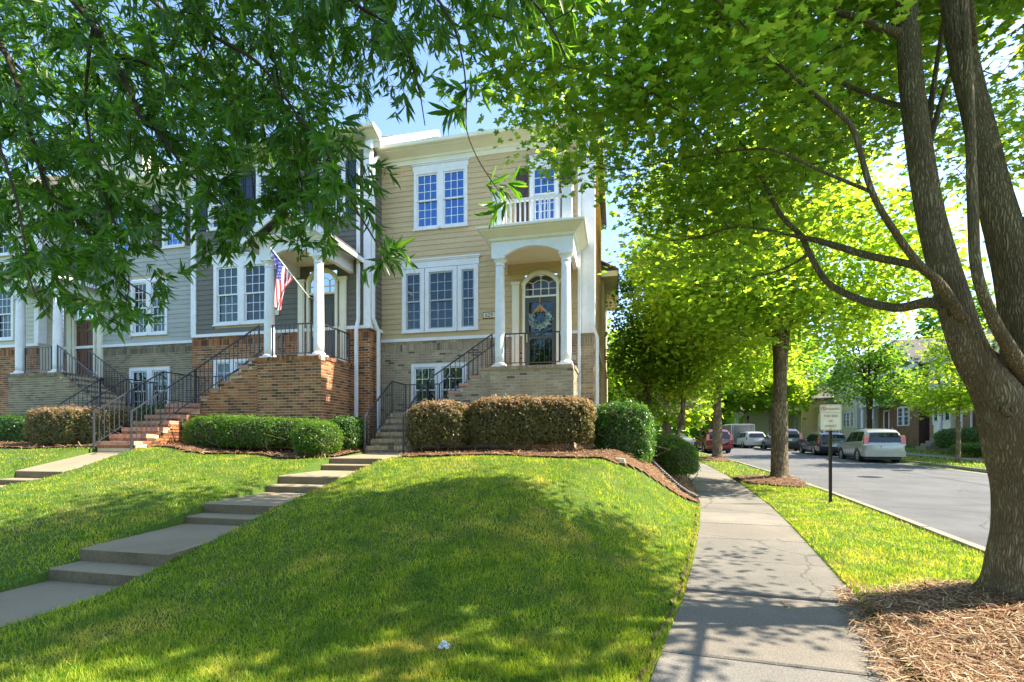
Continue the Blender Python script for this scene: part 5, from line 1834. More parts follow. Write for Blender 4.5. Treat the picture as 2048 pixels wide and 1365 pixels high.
# the old pruning collar and knots
for (kx, ky, kz, kr) in ((2.70, 4.62, 2.28, .04), (2.66, 4.64, 2.5, .032), (3.06, 4.59, 1.70, .065)):
    kb = MB()
    pts = []
    for i in range(15):
        a = 2 * PI * i / 14
        pts.append((kx + kr * math.cos(a), ky + .02 * math.cos(a), kz + kr * .7 * math.sin(a)))
    kb.tube(pts, kr * .35, 6, caps=False)
    kb.build('bark_knot', M['bark'], mp, smooth=True)
LIMBS = [
 [(2.66, 4.69, 2.58, 0.07), (2.56, 4.77, 2.63, 0.06), (2.42, 4.94, 2.64, 0.052), (2.26, 5.21, 2.8, 0.046), (2.08, 5.48, 3.07, 0.042), (1.98, 5.66, 3.44, 0.038), (1.96, 5.86, 3.72, 0.038), (1.81, 6.03, 4.04, 0.036), (1.73, 6.32, 4.54, 0.03), (1.66, 6.72, 5.08, 0.02), (1.4, 7.28, 5.86, 0.012)],
 [(2.7, 4.7, 2.79, 0.05), (2.59, 4.98, 3.02, 0.045), (2.35, 5.23, 3.22, 0.045), (2.05, 5.58, 3.53, 0.04), (1.9, 5.85, 3.71, 0.025), (1.41, 6.15, 3.99, 0.02), (1.01, 6.47, 4.04, 0.014), (0.61, 6.79, 4.17, 0.01), (0.16, 7.21, 4.56, 0.006)],
 [(2.73, 4.6, 2.43, 0.055), (2.52, 4.5, 2.7, 0.048), (2.33, 4.41, 2.84, 0.04), (2.14, 4.37, 3.1, 0.034), (1.96, 4.33, 3.42, 0.03), (1.87, 4.36, 3.86, 0.027), (1.8, 4.39, 4.06, 0.025), (1.6, 4.45, 4.33, 0.022), (1.38, 4.61, 4.74, 0.02), (1.09, 4.75, 5.17, 0.018), (0.78, 4.99, 5.77, 0.014), (0.47, 5.23, 6.36, 0.01)],
 [(1.96, 4.33, 3.42, 0.02), (1.72, 4.58, 3.74, 0.017), (1.36, 4.81, 4.12, 0.016), (0.99, 5.14, 4.33, 0.013), (0.6, 5.46, 4.5, 0.01), (0.02, 5.84, 4.67, 0.007), (-0.69, 6.3, 5.07, 0.005)],
 [(2.63, 5.09, 5.15, 0.06), (2.39, 5.14, 5.33, 0.045), (2.21, 5.31, 5.62, 0.04), (1.95, 5.55, 5.95, 0.03), (1.61, 5.89, 6.27, 0.02), (1.1, 6.29, 6.56, 0.012), (0.42, 6.75, 6.88, 0.007)],
 [(2.66, 4.99, 4.44, 0.04), (2.53, 5.17, 4.6, 0.03), (2.31, 5.53, 5.06, 0.026), (2.06, 5.89, 5.55, 0.02), (1.6, 6.5, 6.02, 0.012), (0.8, 7.35, 6.42, 0.008)],
 [(1.73, 6.32, 4.54, 0.02), (1.42, 6.46, 5.27, 0.015), (0.93, 6.76, 6.0, 0.012), (0.23, 7.22, 6.93, 0.008)],
 [(1.98, 5.66, 3.44, 0.02), (1.84, 6.14, 3.44, 0.015), (1.51, 6.58, 3.5, 0.01), (1.06, 7.2, 3.66, 0.007)],
 [(2.7, 5.0, 4.06, 0.04), (3.71, 6.46, 5.64, 0.03), (5.0, 8.07, 7.7, 0.02), (6.53, 9.64, 10.05, 0.01)],
 [(3.3, 4.9, 3.2, .05), (4.2, 5.5, 4.2, .035), (5.4, 6.2, 5.2, .02), (6.3, 6.6, 5.8, .008)],
 [(3.4, 4.7, 3.0, .05), (4.1, 3.9, 4.0, .035), (4.7, 2.9, 5.0, .02), (5.0, 2.0, 5.6, .008)],
 [(3.1, 5.1, 5.0, .05), (2.2, 3.9, 6.2, .035), (1.4, 2.9, 7.0, .02), (.6, 2.2, 7.6, .008)],
 [(3.1, 5.3, 6.0, .05), (2.6, 6.8, 7.0, .035), (2.3, 8.3, 7.8, .02), (2.0, 9.5, 8.2, .008)],
 [(0.47, 5.23, 6.36, .011), (-.2, 5.1, 6.35, .008), (-1.0, 4.9, 6.1, .005)],
 [(0.99, 5.14, 4.33, .015), (.4, 4.95, 4.85, .012), (-.3, 4.85, 5.15, .009), (-1.1, 4.7, 5.3, .005)],
 [(1.38, 4.61, 4.74, .017), (.85, 4.5, 5.3, .012), (.2, 4.5, 5.7, .007)],
 [(1.6, 6.5, 6.02, .02), (.6, 8.0, 6.6, .014), (-.3, 9.2, 6.9, .007)],
]
lm = MB()
skel = []
for P in LIMBS:
    skel += limb(lm, [(a, b, c, r_ * .74) for a, b, c, r_ in P], 9, 4, .04)
for P in (tB[3:], tC[3:], [q[:4] for q in trunk[11:]], tD[4:], tE[4:]):
    skel += smooth_path(P, 3)
lm.build('limb', M['bark'], mp, smooth=True)
ME = [(-.75, 6.0, 5.5, .7, .5, .6), (-.2, 6.1, 5.2, .8, .6, .6), (-1.0, 4.7, 5.4, .7, .5, .8), (-.6, 4.9, 6.3, .9, .6, .7), (3.75, 5.7, 4.6, .5, .5, .7), (3.2, 6.2, 8.2, 2.6, 2.0, 1.8), (1.4, 5.2, 7.6, 2.0, 1.2, 1.0), (.6, 4.6, 5.6, 1.4, .7, 1.0), (-.2, 4.9, 5.1, .9, .5, .6), (1.5, 4.4, 6.3, 1.1, .9, .9), (.4, 4.9, 4.7, .8, .4, .4), (1.2, 5.9, 5.2, 1.6, 1.5, 1.1), (.3, 6.8, 5.7, 1.6, 1.6, 1.2), (1.6, 6.9, 4.1, 1.3, 1.3, .75), (.7, 7.5, 4.6, 1.1, 1.2, .6), (2.0, 7.5, 6.2, 2.0, 2.0, 1.6), (-.3, 7.2, 6.6, 1.3, 1.4, 1.0),
      (2.8, 6.2, 8.2, 2.6, 2.4, 2.2), (1.0, 5.0, 7.2, 1.6, 1.5, 1.1), (4.4, 6.8, 6.6, 1.8, 1.8, 1.6), (5.5, 7.4, 8.2, 1.7, 1.7, 1.6), (2.9, 7.2, 8.4, 2.0, 1.4, 1.6), (1.1, 4.7, 4.7, 1.0, .7, .5), (2.0, 5.6, 5.0, 1.0, 1.0, .8),
      (4.6, 3.0, 5.6, 1.5, 1.5, 1.0), (1.2, 3.2, 7.4, 1.6, 1.4, .8), (3.0, 4.6, 10.0, 2.0, 2.0, 1.5), (-.6, 7.8, 7.0, 1.1, .8, .7), (2.6, 7.6, 5.0, 1.2, 1.0, .8), (5.9, 6.6, 6.0, 1.0, 1.0, .8), (4.6, 7.6, 5.0, 1.5, 1.3, .8), (5.0, 5.6, 4.6, .9, .9, .6), (3.6, 7.0, 9.6, 2.6, 2.2, 1.6), (5.6, 5.4, 7.8, 1.6, 1.6, 1.6), (.6, 6.8, 8.2, 1.8, 1.8, 1.3)]  # high boughs out of view are sized for their shade on the lawn
r1 = np.random.default_rng(5)
C = cluster_points(ME, 6000, r1, .1)
# layered sprays: pull the clusters into loose tiers, leave holes
C[:, 2] = np.round(C[:, 2] / .34) * .34 + r1.normal(0, .055, len(C))
hole = np.sin(C[:, 0] * 2.1 + 1.3) * np.sin(C[:, 1] * 1.9 + .4) * np.sin(C[:, 2] * 2.3)
C = C[(hole > -.42)]
# nothing hangs lower than the lowest boughs or touches the house
C = C[(C[:, 2] > 3.25 + .16 * np.abs(C[:, 0] - 1.5)) & (C[:, 1] < 10.3)]
# keep the lower half of the stems clear, as the pruned tree is
dx = np.hypot(C[:, 0] - 2.9, C[:, 1] - 4.9)
C = C[(dx > 1.0) | (C[:, 2] > 6.3)]
vv = C - np.array([0, 0, 1.45])
C = C[np.linalg.norm(vv, axis=1) > 3.2]
# crown shaped for the light: boughs culled whose shadow would fall on sunlit ground
hh = (C[:, 2] - .6) / math.tan(SUN_EL)
sx_, sy_ = C[:, 0] - math.cos(SUN_AZ) * hh, C[:, 1] - math.sin(SUN_AZ) * hh
lit = ((sy_ > 6.7 + .5 * np.sin(sx_ * 2.2)) & (sx_ < .6)) | ((sy_ > 4.9) & (sx_ >= .6)) | ((sx_ < -3.6) & (sy_ > 4.3 + .4 * np.sin(sx_ * 3)))
keep_p = np.where((sx_ < -3.6) & (sy_ < 6.2), .45, .07)
C = C[~lit | (r1.random(len(C)) < keep_p)]
tw = MB()
twigs_to(tw, skel, C, r1, .0065)
tag(tw.build('twig', M['twig'], mp), kind='stuff')
per = 20
n = len(C) * per
base = np.repeat(C, per, 0)
off = r1.normal(0, 1, (n, 3)) * np.array([.21, .21, .075])
pos = base + off
out = off.copy(); out[:, 2] = -.04 + r1.normal(0, .03, n)
out += r1.normal(0, .05, (n, 3))
upv = np.tile([0, 0, 1.0], (n, 1)) + r1.normal(0, .38, (n, 3))
fr = frames(out, upv)
scl = r1.uniform(.055, .108, n)
tv, tf = maple_template()
tv2, tf2 = star_template()
high = pos[:, 2] > 6.4                    # the top of the crown, well above the view: plainer leaves
k_ = high & (r1.random(n) < .55)
bt = blob_template()
tag(scatter('upper_foliage', bt[0], bt[1], pos[k_], fr[k_], scl[k_] * 1.55, M['maple'], mp), kind='stuff')
lo_ = ~high
leaf_split(mp, tv, tf, tv2, tf2, pos[lo_], fr[lo_], scl[lo_], M['maple'], 300)

# ---- the willow oak overhead on the left
ok = thing('willow_oak_tree', 'willow oak whose drooping leafy boughs hang across the upper left of the view', 'tree', (-5.2, -1.2, 0.0))
ot = [(-5.2, -1.2, -.1, .34), (-5.2, -1.2, .4, .29), (-5.15, -1.1, 2.5, .26), (-5.05, -.9, 4.6, .22), (-4.9, -.6, 7, .16), (-4.8, -.4, 10.5, .07)]
bark_trunk('trunk', [ot], M['bark'], ok, 40, .008, 16)
OL = [
 [(-5.1, -.9, 4.2, .09), (-5.2, .6, 5.6, .06), (-4.95, 2.0, 5.9, .045), (-4.63, 3.07, 5.38, 0.03), (-4.33, 3.03, 5.03, 0.026), (-4.06, 2.99, 4.74, 0.024), (-3.81, 2.95, 4.41, 0.02), (-3.56, 2.9, 4.03, 0.017), (-3.45, 2.87, 3.84, 0.015), (-3.26, 2.86, 3.68, 0.013), (-3.16, 2.88, 3.54, 0.011), (-3.05, 2.91, 3.39, 0.01), (-2.74, 2.88, 3.12, 0.007), (-2.55, 2.92, 2.91, 0.004)],
 [(-5.1, -.9, 4.0, .08), (-6.0, .8, 5.6, .05), (-6.1, 2.2, 5.9, .035), (-5.71, 3.24, 5.36, 0.024), (-5.41, 3.2, 5.02, 0.022), (-5.16, 3.16, 4.65, 0.02), (-4.95, 3.1, 4.26, 0.018), (-4.73, 3.05, 3.83, 0.016), (-4.55, 2.99, 3.53, 0.014), (-4.41, 3.02, 3.35, 0.012), (-4.05, 2.99, 3.04, 0.009), (-3.71, 2.97, 2.69, 0.006), (-3.53, 3.01, 2.58, 0.004)],
 [(-5.0, -.8, 5.2, .08), (-4.4, .9, 6.0, .05), (-3.9, 2.2, 5.6, .03), (-3.43, 2.93, 5.06, 0.02), (-2.98, 2.92, 4.56, 0.014), (-2.79, 2.86, 4.31, 0.012), (-2.41, 2.85, 4.04, 0.01), (-2.07, 2.82, 3.59, 0.009), (-1.91, 2.85, 3.39, 0.008), (-1.69, 2.8, 3.01, 0.007), (-1.49, 2.74, 2.71, 0.005), (-1.38, 2.77, 2.50, 0.003)],
 [(-5.0, -.7, 5.6, .07), (-3.4, .4, 6.2, .045), (-2.0, 1.8, 5.6, .025), (-1.35, 2.67, 4.48, 0.014), (-1.07, 2.63, 4.08, 0.009), (-0.91, 2.56, 3.79, 0.007), (-0.82, 2.48, 3.49, 0.005), (-0.79, 2.44, 3.26, 0.004), (-0.77, 2.39, 3.06, 0.003), (-0.7, 2.4, 2.89, 0.003), (-0.58, 2.43, 2.71, 0.002)],
 [(-3.9, 2.2, 5.6, .03), (-3.0, 3.43, 5.54, 0.02), (-2.8, 3.37, 5.03, 0.012), (-2.69, 3.29, 4.7, 0.01), (-2.55, 3.22, 4.19, 0.008), (-2.37, 3.16, 3.63, 0.006), (-2.3, 3.18, 3.18, 0.005), (-2.33, 3.17, 2.8, 0.003)],
 [(-2.0, 1.8, 5.6, .02), (-0.89, 2.47, 4.25, 0.012), (-0.6, 2.43, 3.9, 0.008), (-0.38, 2.37, 3.6, 0.006), (-0.26, 2.4, 3.38, 0.004)],
 [(-3.4, 2.6, 5.4, .02), (-2.14, 2.91, 4.83, 0.016), (-1.75, 2.89, 4.39, 0.01), (-1.41, 2.86, 4.1, 0.007), (-1.24, 2.8, 3.74, 0.005), (-1.18, 2.81, 3.42, 0.003)],
 [(-6.0, .8, 5.6, .03), (-5.3, 2.0, 4.6, .02), (-4.48, 2.49, 3.87, 0.014), (-4.15, 2.46, 3.45, 0.01), (-3.9, 2.41, 2.99, 0.007), (-3.83, 2.43, 2.52, 0.005), (-3.73, 2.45, 2.3, 0.003)],
 [(-4.06, 2.99, 4.74, 0.012), (-4.01, 2.9, 4.08, 0.01), (-3.83, 2.84, 3.52, 0.008), (-3.69, 2.87, 3.07, 0.006), (-3.58, 2.89, 2.66, 0.004), (-3.65, 2.88, 2.34, 0.003)],
 [(-3.81, 2.95, 4.41, 0.012), (-3.72, 3.17, 4.5, 0.01), (-3.49, 3.43, 4.36, 0.008), (-3.23, 3.58, 4.04, 0.006), (-3.11, 3.61, 3.56, 0.004), (-3.28, 3.58, 3.1, 0.003)],
 [(-3.4, .4, 6.2, .04), (-2.51, 4.15, 6.39, 0.02), (-2.04, 4.26, 5.96, 0.012), (-1.34, 4.41, 5.58, 0.008), (-0.75, 4.65, 5.47, 0.004)],
 [(-4.9, 2.0, 5.9, .03), (-4.6, 4.0, 5.9, .02), (-4.2, 4.6, 5.2, .012), (-3.9, 4.8, 4.6, .006)],
 [(-6.1, 2.2, 5.9, .03), (-6.4, 3.8, 5.6, .02), (-6.0, 4.4, 4.9, .012), (-5.6, 4.6, 4.2, .006)],
 [(-5.0, -.8, 6.0, .06), (-6.8, -.8, 7.2, .04), (-8.2, 0, 7.6, .02)],
 [(-4.9, -.6, 7, .06), (-3.4, -1.6, 8, .04), (-2.0, -2.0, 8.4, .02)],
]
lm = MB()
oskel = []
for P in OL:
    Q = limb(lm, P, 7, 4, .05)
    oskel += Q[4:]
lm.build('limb', M['twig'], ok, smooth=True)
OE = [(-2.15, 3.1, 3.35, .55, .4, .45), (-2.7, 3.0, 3.6, .5, .4, .5), (-3.3, 3.0, 3.0, .4, .3, .3), (-.35, 2.7, 4.35, .5, .3, .35), (-1.0, 2.9, 4.7, .6, .4, .4), (-4.6, 3.1, 4.8, 1.5, .8, 1.1), (-3.4, 3.1, 4.6, 1.2, .8, .95), (-4.3, 3.0, 3.6, 1.1, .5, .8), (-3.2, 3.0, 3.5, .8, .5, .65), (-2.4, 2.95, 4.5, 1.0, .7, .8), (-2.3, 3.05, 3.4, .42, .4, .55), (-1.75, 2.8, 3.1, .26, .3, .5), (-1.42, 2.8, 2.66, .14, .2, .26),
      (-1.6, 2.8, 4.5, .75, .5, .5), (-1.25, 2.8, 3.95, .28, .25, .4), (-.78, 2.45, 3.3, .12, .14, .3), (-.62, 2.42, 2.8, .12, .12, .16), (-.5, 2.42, 3.75, .42, .25, .26), (-2.0, 4.2, 5.9, 1.4, .7, .8), (-3.6, 4.5, 5.4, 1.6, .8, .9), (-5.8, 3.8, 4.9, 1.2, .8, 1.0), (-5.2, 3.4, 3.4, .8, .6, .6), (-3.65, 2.85, 2.6, .35, .25, .4), (-3.8, 2.6, 2.7, .3, .25, .35), (-2.75, 2.95, 3.0, .35, .25, .25), (-4.6, 3.4, 2.9, .7, .5, .4)]
r2 = np.random.default_rng(9)
C = cluster_points(OE, 2150, r2, .05)
far_ = cluster_points([(-5.4, -1.5, 8.0, 3.6, 2.8, 2.2), (-4.6, 1.2, 7.2, 3.4, 1.8, 1.3), (-7.4, .5, 6.4, 1.8, 1.8, 1.5)], 420, r2, .3)
v = C - np.array([0, 0, 1.45])
C = C[(np.linalg.norm(v, axis=1) > 1.9)]
tw = MB()
twigs_to(tw, oskel, C, r2, .0045, 4)
tag(tw.build('twig', M['twig'], ok), kind='stuff')
allC = np.concatenate([C, far_])
# each cluster: whorls of leaves along a short drooping shoot
whorl = []
axes = []
SK = np.array([q[:3] for q in oskel])
for c in allC:
    j = np.argmin(np.linalg.norm(SK - c, axis=1))
    dirn = c - SK[j]
    dirn = dirn / (np.linalg.norm(dirn) + 1e-6) + np.array([.25, 0, -.55]) + r2.normal(0, .3, 3)
    dirn /= np.linalg.norm(dirn)
    for k in range(3):
        whorl.append(c + dirn * (.06 * k - .10) + r2.normal(0, .012, 3))
        axes.append(dirn)
whorl, axes = np.array(whorl), np.array(axes)
per = 6
n = len(whorl) * per
W_ = np.repeat(whorl, per, 0)
A_ = np.repeat(axes, per, 0)
side = r2.normal(0, 1, (n, 3))
side -= (side * A_).sum(1)[:, None] * A_
side /= np.linalg.norm(side, axis=1)[:, None]
x = side * r2.uniform(.5, 1.0, n)[:, None] + A_ * r2.uniform(.35, 1.2, n)[:, None] + np.array([0, 0, -.38])
fr = frames(x, A_ + r2.normal(0, .25, (n, 3)))
scl = r2.uniform(.085, .145, n)
tv, tf = oak_template()
tv = [(a, b * .95, c) for a, b, c in tv]
tv2 = [(0, 0, 0), (.45, -.098, .03), (.48, 0, 0), (.45, .098, .03), (1.0, 0, -.13)]
tf2 = [(0, 1, 2), (0, 2, 3), (1, 4, 2), (2, 4, 3)]
leaf_split(ok, tv, tf, tv2, tf2, W_, fr, scl, M['oakleaf'], 300)

# ---- generic trees
def street_tree(name, label, x, y, H, tr, E, nc, per, ls, m_leaf, m_bark, lean=(0, 0), forks=3, fz=2.2, group=None, seed=1, spread=(.34, .34, .16), template=None, tier=0, dense_twigs=True, zofs=0.0):
    r = np.random.default_rng(seed)
    rr = random.Random(seed)
    z0 = float(terrain(x, y)) + zofs
    t = thing(name, label, 'tree', (x, y, z0), group=group)
    P = [(x, y, z0 - .2, tr * 1.5), (x, y, z0 + .05, tr * 1.22), (x + lean[0] * .1, y, z0 + .5, tr), (x + lean[0] * .5, y + lean[1] * .5, z0 + fz, tr * .88)]
    bark_trunk('trunk', [P], m_bark, t, 28, tr * .05, 9)
    mb = MB()
    sk = []
    for i in range(forks):
        a = 2 * PI * i / forks + rr.uniform(-.5, .5)
        sp = rr.uniform(.5, 1.0)
        Q = [(P[-1][0], P[-1][1], z0 + fz - .25, tr * .72)]
        for k in range(1, 5):
            u = k / 4
            Q.append((P[-1][0] + math.cos(a) * sp * (.25 + 1.15 * u) * u * H * .13, P[-1][1] + math.sin(a) * sp * (.25 + 1.15 * u) * u * H * .13, z0 + fz + (H * .92 - fz) * u, tr * (.7 - .62 * u)))
        sk += limb(mb, Q, 8, 4, .05)
        for k in range(6):
            q = Q[1 + k % 3]
            a2 = rr.uniform(0, 2 * PI)
            L = rr.uniform(.12, .26) * H
            R_ = [q[:3] + (tr * .22,), (q[0] + math.cos(a2) * L * .5, q[1] + math.sin(a2) * L * .5, q[2] + L * .35, tr * .13), (q[0] + math.cos(a2) * L, q[1] + math.sin(a2) * L, q[2] + L * .5, tr * .05)]
            sk += limb(mb, R_, 5, 3)
    mb.build('limb', m_bark, t, smooth=True)
    EE = [(x + e[0], y + e[1], z0 + e[2], e[3], e[4], e[5]) for e in E]
    C = cluster_points(EE, nc, r, .25)
    if tier:
        C[:, 2] = np.round(C[:, 2] / tier) * tier + r.normal(0, tier * .16, len(C))
    hole = np.sin(C[:, 0] * 1.7 + seed) * np.sin(C[:, 1] * 1.6 + .7 * seed) * np.sin(C[:, 2] * 1.9)
    C = C[hole > -.45]
    if dense_twigs:
        tw = MB()
        twigs_to(tw, sk, C[::2], r, .009, 3)
        tag(tw.build('twig', M['twig'], t), kind='stuff')
    n = len(C) * per
    pos = np.repeat(C, per, 0) + r.normal(0, 1, (n, 3)) * np.array(spread)
    tv, tf = (template or blob_template)()
    o = scatter('crown', tv, tf, pos, rots(n, None, .55, r), r.uniform(.7, 1.35, n) * ls, m_leaf, t)
    tag(o, kind='stuff')
    return t
street_tree('street_tree', 'tall street tree with scarred double trunk standing behind the parking sign', 5.2, 17.4, 12.5, .25,
            [(.0, .0, 6.6, 3.8, 3.6, 2.2), (-2.4, -2.2, 6.2, 2.6, 2.2, 1.6), (1.8, -2.0, 6.4, 2.4, 2.0, 1.6), (-2.2, -.5, 5.2, 2.4, 2.2, 1.2), (1.8, .3, 5.4, 2.0, 2.2, 1.2), (0, 0, 9.6, 2.8, 2.8, 2.6), (-.5, -2.2, 5.0, 1.8, 1.2, .9), (-2.9, -.5, 8.4, 2.2, 2.4, 2.0)], 1250, 26, .15, M['treeleaf'], M['bark2'], forks=3, fz=2.5,
            group='maples along the verge', seed=3, tier=.45)
street_tree('street_tree', 'second street tree on its pine straw mound in front of the dark red car', 5.55, 29.5, 13.5, .26,
            [(.0, .0, 6.8, 4.0, 3.8, 2.5), (-2.8, -1.5, 6.4, 2.8, 2.8, 2.0), (-2.2, -.5, 5.0, 2.4, 2.4, 1.3), (1.8, .3, 5.2, 2.2, 2.2, 1.4), (0, 0, 10.4, 3.2, 3, 2.8), (-1.0, -1.5, 4.2, 1.8, 1.4, .8)], 950, 24, .20, M['treeleaf'], M['bark2'], forks=4, fz=2.6,
            group='maples along the verge', seed=4, tier=.5)

# ------------------------------------------------------------ more trees beyond
street_tree('evergreen_tree', 'dense dark green tree rising behind the glossy hedge at the corner', 1.1, 20.0, 8.6, .16,
            [(0, 0, 4.6, 1.5, 1.5, 3.4), (.9, .4, 3.6, 1.4, 1.3, 2.4), (.2, .2, 6.6, 1.2, 1.2, 1.9), (-.4, -.2, 3.0, 1.1, 1.1, 1.8)], 560, 26, .12, M['darkleaf'], M['bark2'], forks=4, fz=.7, seed=6, spread=(.26, .26, .2), zofs=0)
street_tree('crape_myrtle', 'leaning crape myrtle over the small round-topped hedge', 1.9, 19.6, 6.6, .10,
            [(.9, -.2, 4.0, 1.5, 1.3, 1.2), (.4, -.3, 3.2, 1.2, 1.0, .8), (1.6, 0, 4.6, 1.2, 1.2, 1.3), (.4, .1, 5.6, 1.4, 1.2, 1.2)], 300, 26, .12, M['treeleaf'], M['bark2'], lean=(1.1, 0), forks=3, fz=1.7, seed=7)
street_tree('crape_myrtle', 'crape myrtle with faded pink blossom left of the second street tree', 3.6, 31.0, 6.4, .10,
            [(0, 0, 3.9, 1.1, 1.0, 1.1), (.3, 0, 4.9, .9, .9, .8)], 120, 24, .13, M['pinkflower'], M['bark2'], forks=3, fz=1.8, seed=8)
TL = [
 (3.6, 40, 10, 'pale-trunked tree standing behind the small hedge beyond the evergreen', .2, 'treeleaf'),
 (4.6, 47, 12, 'gray-trunked tree beside the parked silver sedan', .26, 'darkleaf'),
 (-1.0, 54, 13, 'leafy tree behind the evergreen at the edge of the sky gap', .25, 'treeleaf'),
 (1.5, 66, 15, 'tall green tree far down the bend of the street', .3, 'darkleaf'),
 (6.5, 74, 17, 'dark tall tree straight above the gray trailer', .34, 'darkleaf'),
 (12.5, 70, 16, 'broad dark tree behind the gray trailer', .34, 'darkleaf'),
 (9.5, 60, 12, 'bright green tree leaning over the road by the trailer', .24, 'treeleaf'),
 (16.5, 58, 13, 'bright tree over the low cream house beside the trailer', .26, 'treeleaf'),
 (19.5, 66, 17, 'tall dark tree behind the cream porch house', .32, 'darkleaf'),
 (-4, 78, 16, 'far tree closing the view left of the bend', .3, 'treeleaf'),
 (3.5, 92, 19, 'tallest far tree at the end of the street', .36, 'darkleaf'),
 (17, 88, 19, 'far dark tree behind the row of houses', .36, 'darkleaf'),
 (27, 84, 18, 'far tree above the roofs across the road', .34, 'darkleaf'),
 (33, 33, 17, 'tall tree standing behind the nearest house across the road', .34, 'treeleaf'),
 (35, 45, 18, 'broad tree behind the brown brick house across the road', .34, 'treeleaf'),
 (34, 58, 17, 'broad tree behind the cream houses across the road', .34, 'darkleaf'),
 (30, 23, 15, 'tree at the near end of the row across the road', .3, 'treeleaf'),
 (-9, 62, 13, 'far tree in the gap beside the tan house', .26, 'treeleaf'),
]
for i, (x, y, H, lab, tr, ml) in enumerate(TL):
    k = H / 13
    street_tree('tree', lab, x, y, H, tr, [(0, 0, H * .55, 3.6 * k, 3.4 * k, 3.6 * k), (-1.8 * k, .4, H * .42, 2.6 * k, 2.4 * k, 2.2 * k), (1.9 * k, -.3, H * .40, 2.6 * k, 2.4 * k, 2.2 * k), (0, 0, H * .8, 2.5 * k, 2.4 * k, 2.3 * k)],
                300, 17, .30 + .004 * y * .6, M[ml], M['bark2'], forks=3, fz=2.6, group='trees closing the view', seed=20 + i, spread=(.5, .5, .3), dense_twigs=False)
street_tree('dogwood_tree', 'dark-trunked tree on the far verge above the dark estate car', 15.8, 35.2, 9.0, .17,
            [(-.2, 0, 4.8, 2.6, 2.4, 1.8), (1.2, 0, 4.2, 1.8, 1.8, 1.2), (0, 0, 7.0, 2.2, 2.1, 1.6)], 380, 20, .17, M['darkleaf'], M['twig'], forks=4, fz=2.3, seed=51)
street_tree('young_tree', 'slim young tree with light layered leaves beside the silver car', 16.2, 27.6, 6.8, .10,
            [(0, 0, 3.9, 2.0, 1.9, 1.1), (-.9, -.2, 3.1, 1.5, 1.4, .6), (.8, .2, 3.1, 1.5, 1.4, .6), (0, 0, 5.6, 1.2, 1.2, 1.2)], 330, 22, .14, M['treeleaf'], M['bark2'], forks=2, fz=2.0, seed=52, tier=.42, template=star_template)

